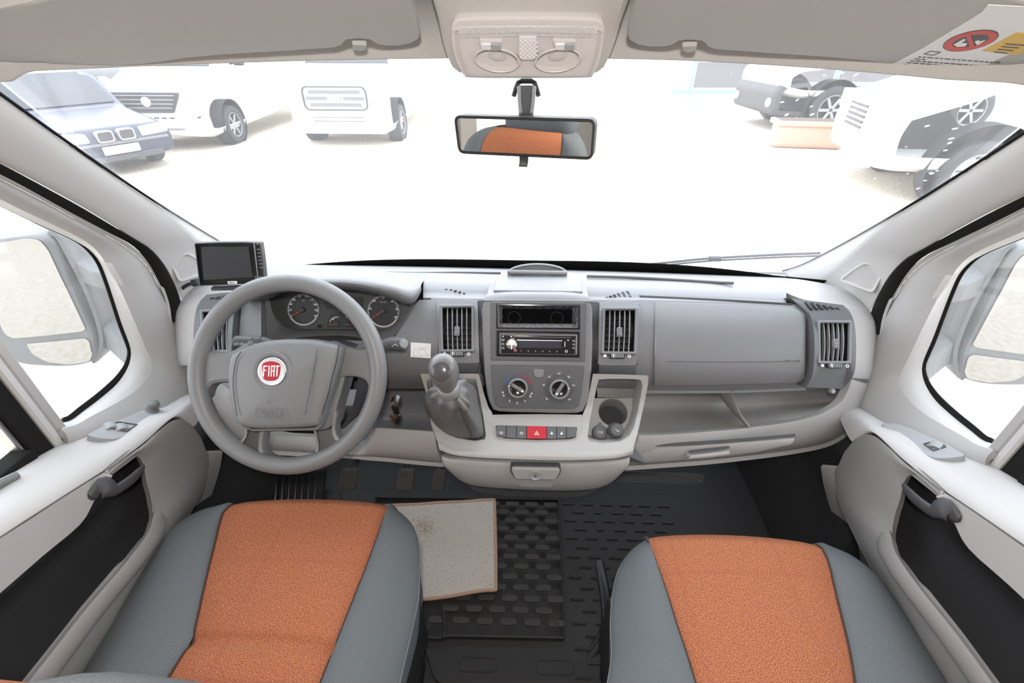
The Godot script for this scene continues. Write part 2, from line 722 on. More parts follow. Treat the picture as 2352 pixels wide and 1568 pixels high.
	M.cargrey2 = plain(lin(0.16, 0.17, 0.18), 0.4)
	M.carpale = plain(lin(0.14, 0.14, 0.15), 0.5)
	M.carblue = plain(lin(0.03, 0.035, 0.06), 0.25)
	M.carglass = plain(lin(0.04, 0.045, 0.05), 0.1)
	M.lampglass = plain(lin(0.45, 0.45, 0.46), 0.2)
	M.alloy = plain(lin(0.3, 0.3, 0.31), 0.4, 0.3)
	M.tyre = plain(lin(0.04, 0.04, 0.042), 0.85)
	M.terracotta = plain(lin(0.58, 0.34, 0.25), 0.9)
	M.soil = plain(lin(0.08, 0.06, 0.04), 1.0)
	M.teal = plain(lin(0.2, 0.42, 0.42), 0.6)
	M.mirrorcase = grained(lin(0.13, 0.14, 0.145), 0.6, fine, 8.0, 0.01)
	M.wood = speckled(51, [[0.0, lin(0.12, 0.06, 0.03)], [0.5, lin(0.24, 0.13, 0.07)], [1.0, lin(0.34, 0.2, 0.11)]], 0.03, 2.0, 0.5, 256)
	M.windscreen = plain(Color(0.97, 0.98, 1.0, 0.05), 0.0)
	M.windscreen.transparency = BaseMaterial3D.TRANSPARENCY_ALPHA
	M.windscreen.backlight_enabled = true          # film of road dust that scatters the daylight
	M.windscreen.backlight = lin(0.028, 0.028, 0.028)
	M.duskmirror = plain(lin(0.34, 0.345, 0.35), 0.03, 1.0)
	M.render_wall = plain(lin(0.5, 0.4, 0.26), 0.9)
	M.roof_tile = plain(lin(0.2, 0.09, 0.06), 0.9)


# ---------------------------------------------------------------- shell of the vehicle
func screen_point(u: float, v: float) -> Vector3:       # windscreen: u -1..1 across, v 0 at its foot, 1 at the header
	var foot := Vector3(0.86 * u + MIDDLE, 0.735 + 0.03 * u * u, -1.375 + 0.21 * u * u * absf(u))
	var top := Vector3(0.795 * u + MIDDLE, 1.40, -0.86 + 0.17 * u * u)
	return foot.lerp(top, v) + Vector3(0, 0.012, -0.012) * 4.0 * v * (1.0 - v)

func header_edge() -> PackedVector3Array:               # the headliner's front edge along the windscreen
	return Z([[-260, 225, 0.62], [-120, 200, 0.66], [0, 187, 0.70], [22, 185, 0.705], [42, 172, 0.71], [66, 163, 0.72], [110, 160, 0.73], [300, 152, 0.78], [600, 141, 0.83], [860, 135, 0.86], [1000, 133, 0.87], [1210, 130, 0.875],
		[1420, 134, 0.87], [1576, 138, 0.86], [1780, 149, 0.83], [2000, 165, 0.78], [2180, 182, 0.745], [2290, 187, 0.725], [2352, 193, 0.70], [2480, 215, 0.66], [2620, 240, 0.62]])

func build_shell() -> void:
	# windscreen
	var rows := []
	for i in 13:
		var r := PackedVector3Array()
		for j in 29:
			r.append(screen_point(j / 14.0 - 1.0, i / 12.0))
		rows.append(r)
	var w := structure("window_1", thick(rows, 0.006), M.windscreen)
	w.set_meta("label", "wide windscreen of the cab")
	var spots := PackedVector3Array()
	for k in 170:                       # dried splashes on the outside of the glass
		var u := rng.randf_range(0.42, 0.97)
		var v := rng.randf_range(0.28, 0.9)
		var c := screen_point(u, v) + Vector3(0, 0.004, -0.006)
		var du := (screen_point(u + 0.01, v) - screen_point(u, v)).normalized()
		var dv := (screen_point(u, v + 0.01) - screen_point(u, v)).normalized()
		var len := rng.randf_range(0.0012, 0.0042)
		var a := rng.randf_range(0.2, 1.2)
		var e1 := (du * cos(a) + dv * sin(a)) * len
		var e2 := (du * -sin(a) + dv * cos(a)) * len * rng.randf_range(0.35, 0.7)
		for q in 8:
			var a0 := TAU * q / 8.0
			var a1 := TAU * (q + 1) / 8.0
			spots.append_array(PackedVector3Array([c, c + e1 * cos(a0) + e2 * sin(a0), c + e1 * cos(a1) + e2 * sin(a1)]))
	var sp := part(w, "dried_splashes", spots, M.splash)
	sp.set_meta("kind", "stuff")
	# black band baked along the foot of the glass
	var band := []
	for i in 3:
		var r := PackedVector3Array()
		for j in 41:
			var u := j / 20.0 - 1.0
			r.append(screen_point(u, [-0.05, 0.018, 0.032][i] + 0.10 * maxf(absf(u) - 0.86, 0.0) * i) + Vector3(0, -0.003, 0.009))
		band.append(r)
	part(w, "glass_border", thick(band, 0.002), M.seal, "black border of the glass")
	# headliner above the windscreen
	var front := header_edge()
	var rear := PackedVector3Array()
	var mid := PackedVector3Array()
	var rise := PackedVector3Array()
	for p in front:
		rise.append(Vector3(p.x, p.y + 0.045, p.z + 0.022))
		rear.append(Vector3(p.x * 1.02, 1.47 - 0.03 * p.x * p.x, -0.44))
		mid.append(Vector3(p.x, p.y + 0.09, p.z + 0.11))
	var lip := shift(front, Vector3(0, 0.012, -0.018))
	structure("ceiling", loft([lip, front, rise, mid, rear], 2, 4), M.head)
	# roof and living room behind the camera, closed but for its own windows
	structure("ceiling_1", box(Vector3(-1.12, 2.0, -0.52), Vector3(1.12, 2.05, 3.3)), M.wallpaper)
	structure("wall_front", box(Vector3(-1.12, 1.44, -0.50), Vector3(1.12, 2.02, -0.44)), M.wallpaper)
	structure("wall_back", box(Vector3(-1.12, 0.0, 3.25), Vector3(1.12, 2.02, 3.3)), M.wallpaper)
	for s in [-1, 1]:
		var t := box(Vector3(s * 1.06, 0.0, 0.10), Vector3(s * 1.12, 0.85, 3.3))
		t.append_array(box(Vector3(s * 1.06, 1.55, -0.5), Vector3(s * 1.12, 2.05, 3.3)))
		t.append_array(box(Vector3(s * 1.06, 0.85, 0.10), Vector3(s * 1.12, 1.55, 0.5)))
		t.append_array(box(Vector3(s * 1.06, 0.85, 1.7), Vector3(s * 1.12, 1.55, 3.3)))
		structure("wall_left" if s < 0 else "wall_right", t, M.wallpaper)
	structure("wall_dash", box(Vector3(-1.0, -0.06, -1.50), Vector3(1.0, 0.66, -1.45)), M.black)


# ---------------------------------------------------------------- one side: pillar trim and door, measured on the left
func build_side(s: int) -> void:
	var own := func(a: PackedVector3Array) -> PackedVector3Array: return a if s == 0 else flip(a)
	var rowsown := func(rows: Array) -> Array: return rows if s == 0 else rows.map(func(r): return flip(r))
	var inw := Vector3.RIGHT if s == 0 else Vector3.LEFT
	# ---- pillar trim between windscreen and door opening
	var a := curve(X([[-260, 40, -0.785], [-120, 136, -0.79], [0, 219, -0.795], [116, 302, -0.805], [232, 383, -0.815], [330, 449, -0.82], [420, 506, -0.825], [505, 557, -0.83], [570, 592, -0.83], [612, 607, -0.83]]), 3)
	var b := curve(X([[-260, 250, -0.86], [-120, 318, -0.86], [0, 376, -0.86], [100, 428, -0.86], [200, 483, -0.862], [310, 550, -0.865], [345, 572, -0.868], [375, 605, -0.87], [395, 640, -0.872], [425, 700, -0.872]]), 3)
	var rows := between(a, b, 40, 6, Vector3.RIGHT * 0.012)
	structure("trim_%d" % (1 + s), thick(rowsown.call(rows), 0.012, 0.003, inw), M.pale)
	# fine black edge along the glass
	var edge := shift(a, Vector3(0.002, 0.004, 0.002))
	structure("trim_%d" % (3 + s), tube(own.call(edge), 0.0028, 8), M.seal)
	# ---- door
	var who := ["driver's door on the left, with two window switches and a mirror joystick", "passenger's door on the right, with a single window switch"]
	var door := thing("cab_door", "pale grey " + who[s], "door")
	# black rubber seal round the opening
	var s1 := curve(X([[-260, 250, -0.862], [-120, 318, -0.862], [0, 376, -0.862], [100, 428, -0.862], [200, 483, -0.864], [310, 550, -0.867], [345, 572, -0.87], [375, 605, -0.872], [395, 640, -0.874], [415, 690, -0.875], [420, 740, -0.875]]), 3)
	var s2 := curve(X([[-260, 275, -0.872], [-120, 342, -0.872], [0, 401, -0.872], [60, 432, -0.872], [150, 482, -0.874], [250, 535, -0.876], [300, 562, -0.878], [330, 590, -0.88], [355, 630, -0.882], [380, 690, -0.884], [388, 740, -0.884]]), 3)
	structure("trim_%d" % (5 + s), thick(rowsown.call(between(s1, s2, 40, 5, Vector3.RIGHT * 0.012)), 0.01, 0.002, inw), M.seal)
	# painted flange
	var f2 := curve(X([[-260, 284, -0.88], [-120, 350, -0.88], [0, 411, -0.88], [100, 462, -0.88], [200, 518, -0.882], [260, 550, -0.884], [310, 583, -0.886], [345, 620, -0.888], [367, 662, -0.89], [395, 720, -0.892], [402, 780, -0.892]]), 3)
	part(door, "door_flange", thick(rowsown.call(between(s2, f2, 40, 2)), 0.006, 0.001, inw), M.pale)
	# frame round the small window
	var g1 := curve(X([[-260, 284, -0.88], [-120, 350, -0.88], [0, 411, -0.88], [100, 462, -0.88], [200, 518, -0.882], [260, 550, -0.884], [310, 583, -0.886], [345, 620, -0.888], [367, 662, -0.89], [405, 725, -0.885], [425, 800, -0.875], [438, 870, -0.865], [440, 930, -0.85], [420, 965, -0.84], [380, 985, -0.84], [300, 1004, -0.855], [220, 1022, -0.872], [150, 1030, -0.886]]), 3)
	var g2 := curve(X([[-260, 330, -0.895], [-120, 397, -0.895], [0, 457, -0.895], [60, 487, -0.895], [130, 520, -0.897], [190, 550, -0.899], [225, 578, -0.9], [250, 618, -0.9], [275, 662, -0.902], [310, 740, -0.903], [335, 800, -0.902], [349, 832, -0.9], [346, 860, -0.897], [305, 902, -0.893], [255, 932, -0.89], [205, 958, -0.887], [178, 974, -0.886], [140, 985, -0.885]]), 3)
	part(door, "window_surround", thick(rowsown.call(between(g1, g2, 60, 8, Vector3.RIGHT * 0.01)), 0.015, 0.0, inw), M.light)
	var g3 := curve(X([[-260, 345, -0.925], [-120, 412, -0.925], [0, 473, -0.925], [50, 497, -0.925], [100, 520, -0.925], [150, 542, -0.925], [180, 557, -0.926], [205, 573, -0.926], [228, 600, -0.926], [245, 640, -0.926], [262, 690, -0.926], [280, 745, -0.926], [297, 790, -0.926], [301, 815, -0.926], [293, 845, -0.926], [270, 880, -0.926], [230, 915, -0.926], [190, 945, -0.926], [165, 964, -0.926], [145, 970, -0.926]]), 3)
	part(door, "window_lip", thick(rowsown.call(between(g2, g3, 70, 3, Vector3.RIGHT * 0.004)), 0.01, 0.0, inw), M.pale)
	var g4 := curve(X([[-260, 346, -0.93], [-120, 413, -0.93], [0, 474, -0.93], [50, 498, -0.93], [100, 522, -0.93], [150, 544, -0.93], [180, 560, -0.93], [200, 577, -0.93], [221, 604, -0.93], [237, 642, -0.93], [254, 692, -0.93], [272, 747, -0.93], [289, 792, -0.93], [293, 814, -0.93], [285, 840, -0.93], [262, 870, -0.93], [222, 905, -0.93], [182, 935, -0.93], [160, 953, -0.93], [146, 958, -0.93]]), 3)
	part(door, "glass_seal", thick(rowsown.call(between(g3, g4, 70, 1)), 0.006, 0.0, inw), M.seal, "black rubber round the small window")
	var pane := X([[-260, 300, -0.934], [0, 452, -0.934], [130, 515, -0.934], [220, 560, -0.934], [300, 740, -0.934], [320, 830, -0.934], [240, 950, -0.934], [130, 1010, -0.934], [-40, 800, -0.934], [-260, 540, -0.934]])
	var poly := PackedVector2Array()
	for p in pane: poly.append(Vector2(p.z, p.y))
	var gf := Transform3D(Basis(Vector3.BACK, Vector3.UP, Vector3.LEFT), Vector3(-0.934, 0, 0))
	part(door, "quarter_glass", own.call(prism(poly, gf, 0.0, 0.005)), M.glass)
	# post between the two windows, its cover strip, and the black glass run
	var post := box(Vector3(-0.935, 0.66, -0.632), Vector3(-0.893, 1.45, -0.611), 0.004)
	part(door, "window_post", own.call(post), M.light)
	part(door, "post_cover", own.call(box(Vector3(-0.93, 0.66, -0.611), Vector3(-0.890, 1.45, -0.594), 0.004)), M.pale)
	part(door, "glass_run", own.call(box(Vector3(-0.93, 0.66, -0.594), Vector3(-0.896, 1.45, -0.560), 0.003)), M.seal)
	part(door, "glass_run", own.call(box(Vector3(-0.93, 0.712, -0.560), Vector3(-0.903, 1.45, -0.552), 0.002)), M.steel)
	part(door, "window_glass", own.call(box(Vector3(-0.925, 0.66, -0.556), Vector3(-0.920, 1.46, 0.0))), M.glass)
	part(door, "belt_seal", own.call(box(Vector3(-0.925, 0.70, -0.56), Vector3(-0.886, 0.722, 0.0), 0.004)), M.seal)
	structure("trim_%d" % (7 + s), own.call(box(Vector3(-1.1, 0.0, 0.0), Vector3(-0.86, 2.0, 0.12), 0.01)), M.pale)
	structure("trim_%d" % (9 + s), own.call(box(Vector3(-1.1, 1.43, -0.70), Vector3(-0.86, 1.60, 0.05), 0.01)), M.pale)
	# top ledge of the door card, rolling down to the groove
	var l0 := X([[-330, 1290, -0.90], [-150, 1190, -0.895], [0, 1103, -0.892], [24, 1086, -0.892], [107, 1037, -0.892], [205, 987, -0.888], [300, 944, -0.885], [345, 937, -0.87], [375, 935, -0.86], [430, 905, -0.86], [470, 900, -0.86]])
	var l1 := X([[-330, 1345, -0.86], [-150, 1240, -0.855], [-20, 1150, -0.85], [60, 1100, -0.85], [150, 1054, -0.845], [230, 1018, -0.84], [300, 978, -0.835], [345, 955, -0.83], [382, 943, -0.825], [430, 915, -0.825], [470, 905, -0.825]])
	var l2 := X([[-330, 1400, -0.815], [-150, 1290, -0.815], [-10, 1190, -0.812], [90, 1132, -0.81], [180, 1078, -0.808], [260, 1033, -0.805], [320, 992, -0.803], [360, 966, -0.80], [395, 945, -0.80], [440, 925, -0.80], [475, 925, -0.80]])
	var l3 := X([[-330, 1450, -0.795], [-150, 1332, -0.795], [0, 1232, -0.795], [130, 1148, -0.793], [200, 1104, -0.792], [270, 1060, -0.79], [330, 1016, -0.788], [365, 985, -0.787], [392, 962, -0.787], [415, 955, -0.787], [450, 975, -0.787]])
	part(door, "door_ledge", loft(rowsown.call([shift(l0, Vector3(-0.03, -0.03, 0)), l0, l1, l2, l3, shift(l3, Vector3(-0.02, -0.008, 0))]), 3, 4), M.pale)
	# card below the groove, with the opening of the grab recess and the pocket left open
	var c0 := X([[-330, 1456, -0.795], [-150, 1338, -0.795], [0, 1237, -0.795], [70, 1192, -0.795], [130, 1153, -0.793], [200, 1108, -0.792], [250, 1077, -0.79]])
	var c1 := X([[-330, 1640, -0.785], [-150, 1490, -0.785], [0, 1362, -0.785], [100, 1275, -0.785], [185, 1203, -0.785], [216, 1150, -0.785], [243, 1092, -0.785]])
	part(door, "door_card", thick(dense(rowsown.call([c0, c1]), 3, 6), 0.01, 0.0, inw), M.light)
	var e0 := X([[243, 1086, -0.79], [270, 1064, -0.79], [330, 1020, -0.788], [365, 988, -0.787], [392, 967, -0.787], [416, 960, -0.787], [440, 975, -0.787], [462, 1005, -0.785], [479, 1050, -0.78], [476, 1095, -0.775], [462, 1135, -0.77], [446, 1165, -0.765], [420, 1215, -0.755], [300, 1420, -0.735], [180, 1600, -0.735], [60, 1790, -0.735]])
	var e1 := X([[244, 1091, -0.79], [268, 1069, -0.79], [292, 1050, -0.79], [307, 1045, -0.788], [320, 1050, -0.786], [329, 1064, -0.785], [332, 1082, -0.782], [336, 1105, -0.778], [345, 1135, -0.772], [350, 1165, -0.765], [349, 1192, -0.755], [340, 1220, -0.742], [290, 1290, -0.725], [200, 1395, -0.725], [110, 1510, -0.725], [-40, 1700, -0.725]])
	part(door, "lower_card", thick(rowsown.call(between(e0, e1, 60, 6, Vector3.RIGHT * 0.006)), 0.012, 0.0, inw), M.taupe)
	# lip of the pocket: a rounded bar along its top
	var q0 := X([[356, 1170, -0.756], [349, 1196, -0.742], [340, 1222, -0.73], [290, 1290, -0.715], [200, 1395, -0.712], [110, 1510, -0.712], [-40, 1700, -0.712]])
	var q1 := X([[372, 1178, -0.752], [384, 1200, -0.742], [375, 1230, -0.728], [330, 1295, -0.712], [245, 1400, -0.708], [160, 1515, -0.708], [30, 1700, -0.708]])
	part(door, "pocket_lip", thick(rowsown.call(between(curve(q0, 3), curve(q1, 3), 30, 4, Vector3.RIGHT * 0.006)), 0.014, 0.003, inw), M.taupe)
	# dark lining of recess and pocket, set back into the door
	var d0 := X([[-330, 1650, -0.80], [0, 1372, -0.80], [216, 1178, -0.80], [250, 1095, -0.80], [300, 1050, -0.80]])
	var d1 := X([[-330, 1700, -0.845], [0, 1400, -0.845], [225, 1185, -0.845], [300, 1080, -0.845], [345, 1040, -0.845]])
	var d2 := X([[-330, 1900, -0.84], [0, 1500, -0.835], [240, 1260, -0.83], [330, 1180, -0.82], [370, 1130, -0.815]])
	var d3 := X([[-300, 1990, -0.80], [0, 1640, -0.79], [300, 1330, -0.78], [370, 1215, -0.775], [400, 1150, -0.77]])
	part(door, "pocket_lining", loft(rowsown.call([d0, d1, d2, d3]), 3, 4), M.pocket, "black lining of the door pocket")
	# outer skin, closes the door
	part(door, "outer_skin", own.call(box(Vector3(-0.97, -0.05, -1.42), Vector3(-0.945, 0.67, 0.1))), M.pale)
	# grab handle bridging the recess
	var hp := curve(X([[221, 1134, -0.798], [230, 1122, -0.784], [246, 1121, -0.776], [264, 1125, -0.771], [284, 1114, -0.769], [304, 1099, -0.770], [320, 1083, -0.774], [331, 1070, -0.788]]), 4)
	var hr := curve(PackedVector3Array([Vector3(0.022, 0, 0), Vector3(0.0225, 0, 0), Vector3(0.0185, 0, 0), Vector3(0.0115, 0, 0), Vector3(0.0105, 0, 0), Vector3(0.0105, 0, 0), Vector3(0.009, 0, 0), Vector3(0.006, 0, 0)]), 4)
	var radii := []
	for q in hr: radii.append(q.x)
	part(door, "grab_handle", own.call(tube(hp, radii, 16, false, 0.5, Vector3.RIGHT)), M.grab, "dark charcoal grab handle")
	# switch plate let into the ledge
	var p1 := xp(205, 1000, -0.862); var p2 := xp(372, 944, -0.834); var p3 := xp(282, 1004, -0.824)
	var pn := (p2 - p1).cross(p3 - p1).normalized()
	if pn.y < 0.0: pn = -pn
	var pf := frame((p1 + p2) * 0.5 + pn * 0.004, pn)
	var outline := flat([[197, 1001], [235, 980], [320, 948], [350, 941], [378, 943], [372, 953], [290, 1001], [265, 1010], [230, 1008]] if s == 0 else [[197, 1001], [235, 980], [320, 946], [350, 936], [385, 938], [372, 950], [290, 1001], [265, 1010], [230, 1008]], pf)
	part(door, "switch_plate", own.call(prism(soft(outline, 0.008), pf, -0.012, 0.002, 0.001)), M.plate, "bluish grey switch plate")
	var bz := flat([[238, 982], [270, 970], [318, 977], [290, 995]], pf)
	if s == 1: bz = flat([[238, 984], [262, 972], [292, 980], [268, 996]], pf)
	var well := part(door, "switch_bezel", own.call(hoop(soft(bz, 0.004), inset(soft(bz, 0.004), 0.003), pf, -0.01, 0.0045, 0.001)), M.dark)
	part(well, "switch_well", own.call(prism(inset(soft(bz, 0.004), 0.003), pf, -0.01, 0.0)), M.black)
	for k in (2 if s == 0 else 1):
		var kc := flat([[254 + 24 * k, 981 + 3.5 * k]] if s == 0 else [[264, 983]], pf)[0]
		var kf := pf * Transform3D(Basis(Vector3.BACK, -0.5), Vector3(kc.x, kc.y, 0.0))
		var sw := []
		for i in 7:
			var an := PI * i / 6.0
			var r2 := PackedVector3Array()
			for j in 2:
				r2.append(kf * Vector3((j - 0.5) * 0.017, cos(an) * 0.012, sin(an) * 0.009))
			sw.append(r2)
		part(well, "window_switch", own.call(thick(sw, 0.004, 0.0, Vector3.UP)), M.plate, "pale rocker switch")
	if s == 0:
		var jc := flat([[349, 943]], pf)[0]
		var jf := pf * Transform3D(Basis(), Vector3(jc.x, jc.y, 0.002))
		var j := part(door, "mirror_joystick", lathe([[0.0, 0.0], [0.014, 0.0], [0.012, 0.004], [0.006, 0.006], [0.006, 0.009], [0.0105, 0.012], [0.0115, 0.017], [0.009, 0.022], [0.004, 0.0245], [0.0, 0.025]], jf, 20), M.joy, "small round grey joystick")
		j.set_meta("label", "small round grey joystick")
	# locking slide at the rear of the ledge
	var kp := X([[-60, 1150, -0.868], [0, 1110, -0.866], [38, 1092, -0.865]])
	part(door, "lock_slide", own.call(tube(kp, 0.0075, 10)), M.joy, "grey locking slide")
	# speaker grille in the pillar foot
	own = func(a: PackedVector3Array) -> PackedVector3Array: return flip(a) if s == 0 else a
	var gq := [[1934, 642], [1962, 621], [1987, 606], [2026, 619], [2018, 640], [2003, 668]]
	var so := xp(1985, 637, 0.834)
	var sn := (Vector3(-0.72, 0.30, 0.62)).normalized()
	var sf := frame(so, sn, Vector3(0.65, 0, 0.76))
	var so2 := soft(flat(gq, sf), 0.006)
	var grille := thing("speaker_grille", "perforated pale speaker grille at the foot of the %s pillar" % ["left, driver's side", "right, passenger's side"][s], "grille", "pillar speaker grilles")
	part(grille, "grille_frame", own.call(hoop(inset(so2, -0.005), so2, sf, -0.01, 0.004, 0.001)), M.pale)
	var mesh_ := part(grille, "grille_mesh", own.call(prism(so2, sf, -0.006, 0.0005)), M.pale)
	var dots := PackedVector3Array()
	var bb := Rect2(so2[0], Vector2.ZERO)
	for q in so2: bb = bb.expand(q)
	var step := 0.0042
	var yy := bb.position.y
	var odd := 0
	while yy < bb.end.y:
		var xx := bb.position.x + (step * 0.5 if odd % 2 else 0.0)
		while xx < bb.end.x:
			if Geometry2D.is_point_in_polygon(Vector2(xx, yy), inset(so2, 0.002)):
				dots.append_array(cap(oval(0.0011, 0.0011, 6, Vector2(xx, yy)), sf, 0.0009))
			xx += step
		yy += step * 0.87
		odd += 1
	var dm := part(mesh_, "perforations", own.call(dots), M.hole)
	dm.set_meta("kind", "stuff")
	own = func(a: PackedVector3Array) -> PackedVector3Array: return a if s == 0 else flip(a)
	# kick panel and lower pillar beside the footwell
	var k0 := Z([[512, 1040, 0.80], [505, 1080, 0.80], [485, 1140, 0.78], [455, 1190, 0.74], [420, 1260, 0.70]])
	var k1 := Z([[480, 1040, 0.77], [480, 1075, 0.765], [455, 1140, 0.735], [430, 1190, 0.70], [380, 1260, 0.66]])
	part(door, "sill_trim", thick(rowsown.call(between(curve(k0, 3), curve(k1, 3), 20, 2)), 0.01, 0.002, inw), M.light)
	structure("wall_footwell_%d" % (1 + s), own.call(box(Vector3(-0.95, -0.02, -1.46), Vector3(-0.84, 0.46, -0.70), 0.01)), M.rubber)


func build_floor() -> void:
	structure("floor", box(Vector3(-1.1, -0.08, -1.46), Vector3(1.1, -0.012, 3.3)), M.rubber)
	# rubber mat of the passenger's side, with its raised bars
	var mat := thing("floor_mat", "black rubber floor mat with rows of short raised bars, in the passenger footwell", "mat")
	var mp := Y([[1270, 1128], [1500, 1133], [1640, 1150], [1760, 1200], [1800, 1568], [1000, 1568], [960, 1440], [960, 1340], [800, 1200], [780, 1120]], 0.0)
	var poly := PackedVector2Array()
	for p in mp: poly.append(Vector2(p.x, -p.z))
	var ff := Transform3D(Basis(Vector3.RIGHT, Vector3.FORWARD, Vector3.UP), Vector3.ZERO)
	part(mat, "mat_sheet", prism(soft(poly, 0.02), ff, -0.012, 0.0, 0.002), M.rubber)
	var bar := brick(Transform3D(), Vector3(0.040, 0.005, 0.006), 0.0015)
	var z0 := yp(1400, 1161, 0.0).z
	for r in 17:
		for c in 8:
			var x := 0.172 + 0.065 * c + (0.0325 if r % 2 else 0.0)
			var z := z0 + 0.0322 * r
			if x > 0.50 - 0.02 * maxf(0, r - 8) or (x > 0.30 and z > -0.56): continue
			var w := 0.022 if (x > 0.255 and x < 0.30) else 0.040
			part(mat, "raised_bar", brick(Transform3D(Basis(Vector3.UP, -0.02), Vector3(x, 0.003, z)), Vector3(w, 0.006, 0.0045), 0.0018), M.bar)
	for q in [[1098, 1525], [1275, 1532]]:
		var c := yp(q[0], q[1], 0.0)
		part(mat, "oval_pad", hoop(spline2(rr(0.10, 0.035, 0.017), 1), spline2(rr(0.094, 0.029, 0.014), 1), ff * Transform3D(Basis(), Vector3(c.x, -c.z, 0)), -0.002, 0.0022, 0.0006), M.rubber)
	part(mat, "mat_ridge", tube(curve(Y([[1376, 1290, -0.006], [1384, 1330, 0.0], [1392, 1380, 0.004], [1395, 1420, 0.004], [1388, 1455, 0.002], [1365, 1492, -0.004], [1345, 1520, -0.01]]), 5), 0.016, 12, false, 0.6, Vector3.UP), M.wetrubber, "rounded ridge of the mat")
	# raised square lid in the floor
	var lid := thing("floor_hatch", "raised black square plate between the seats, studded with flat lozenges", "hatch")
	var lf := Transform3D(Basis(Vector3.RIGHT, Vector3.FORWARD, Vector3.UP), Vector3(0, 0.016, 0))
	var lo := PackedVector2Array()
	for p in Y([[860, 1140], [1284, 1146], [1298, 1466], [1030, 1461], [1010, 1467], [956, 1464], [900, 1380]], 0.016): lo.append(Vector2(p.x, -p.z))
	part(lid, "hatch_plate", prism(soft(lo, 0.006), lf, -0.026, 0.0, 0.004), M.rubber)
	var zt := yp(1180, 1157, 0.016).z
	var zb := yp(1180, 1428, 0.016).z
	for r in 13:
		for c in 7:
			var x := 0.108 - 0.0655 * c - (0.0325 if r % 2 else 0.0)
			var z := lerpf(zt, zb, r / 12.0)
			if x < -0.25: continue
			part(lid, "lozenge", prism(rr(0.046, 0.0175, 0.0085, 3), lf * Transform3D(Basis(), Vector3(x, -z, 0)), -0.001, 0.0022, 0.0008), M.stud)
	for q in [[978, 1437], [1270, 1437], [1262, 1190]]:
		var c := yp(q[0], q[1], 0.016)
		var sc := part(lid, "screw_cap", hoop(oval(0.0135, 0.0135, 24), oval(0.0115, 0.0115, 24), lf * Transform3D(Basis(), Vector3(c.x, -c.z, 0)), -0.001, 0.0022, 0.0005), M.stud)
		part(sc, "cap_slot", brick(lf * Transform3D(Basis(Vector3.BACK, 0.8), Vector3(c.x, -c.z, 0.001)), Vector3(0.003, 0.015, 0.002), 0.0004), M.stud)
	var rail := Y([[1018, 1405, 0.02], [1022, 1440, 0.02], [1017, 1464, 0.018]])
	part(lid, "moulded_rib", tube(curve(rail, 4), 0.005, 8), M.rubber)
	# rug lying over its left half
	var rug := thing("rug", "small cream rug with a pink stitched border, lying between the seats", "rug")
	var r0 := Y([[840, 1170, 0.03], [905, 1160, 0.032], [980, 1156, 0.031], [1060, 1151, 0.032], [1136, 1147, 0.030]])
	var r1 := Y([[850, 1240, 0.03], [920, 1232, 0.031], [985, 1226, 0.031], [1062, 1220, 0.031], [1138, 1214, 0.030]])
	var r2 := Y([[860, 1310, 0.03], [930, 1304, 0.031], [990, 1298, 0.032], [1063, 1292, 0.031], [1139, 1286, 0.031]])
	var r3 := Y([[870, 1392, 0.03], [955, 1378, 0.03], [1005, 1373, 0.032], [1095, 1358, 0.036], [1139, 1355, 0.032]])
	var rows := dense([r0, r1, r2, r3], 8, 8)
	for i in rows.size():
		for j in rows[i].size(): rows[i][j].y += 0.0012 * sin(rows[i][j].x * 40.0 + i) + rng.randf_range(-0.0006, 0.0006)
	part(rug, "pile", thick(rows, 0.008, 0.003, Vector3.UP), M.rug)
	var tuft := PackedVector3Array()
	for k in 3000:
		var i := rng.randi_range(0, rows.size() - 2); var j := rng.randi_range(0, rows[0].size() - 2)
		var p: Vector3 = rows[i][j].lerp(rows[i + 1][j], rng.randf()).lerp(rows[i][j + 1].lerp(rows[i + 1][j + 1], rng.randf()), rng.randf())
		var a := rng.randf() * TAU
		var d := Vector3(cos(a), 0, sin(a)) * 0.0012
		tuft.append_array(PackedVector3Array([p - d, p + d, p + Vector3(rng.randf_range(-0.002, 0.002), 0.003, rng.randf_range(-0.002, 0.002))]))
	var tf := part(rug, "tufts", tuft, M.rug)
	tf.set_meta("kind", "stuff")
	var edge := PackedVector3Array()
	for j in rows[0].size(): edge.append(rows[0][j])
	for i in range(1, rows.size()): edge.append(rows[i][rows[0].size() - 1])
	for j in range(rows[0].size() - 2, -1, -1): edge.append(rows[rows.size() - 1][j])
	part(rug, "stitched_border", tube(edge, 0.0048, 8), M.rugedge, "pinkish stitched border")
	# stains trodden into the pile
	var st := PackedVector3Array()
	for k in 150:
		var u := Vector2(rng.randfn(0.0, 0.5), rng.randfn(0.0, 0.6))
		var c := yp(975 + u.x * 30, 1208 + u.y * 26, 0.0355)
		var rad := rng.randf_range(0.0008, 0.0028)
		var n := 7
		var a0 := rng.randf() * TAU
		for q in n:
			var b0 := a0 + TAU * q / n; var b1 := a0 + TAU * (q + 1) / n
			st.append_array(PackedVector3Array([c, c + Vector3(cos(b0) * rad, 0, sin(b0) * rad), c + Vector3(cos(b1) * rad, 0, sin(b1) * rad)]))
	var stn := part(rug, "stain", st, M.stain, "brownish trodden stain")
	stn.set_meta("kind", "stuff")
	# metal plate low in the passenger footwell, and ribs of the driver's footrest
	var pf := frame(zp(1510, 1108, 1.12), Vector3(0, 0.55, 0.83))
	var plate := thing("footwell_plate", "dark grey steel plate with a notched corner in the passenger footwell", "plate")
	part(plate, "sheet", prism(flat([[1360, 1080], [1600, 1088], [1618, 1092], [1618, 1112], [1605, 1114], [1592, 1130], [1360, 1126]], pf), pf, -0.01, 0.0, 0.001), M.footplate)
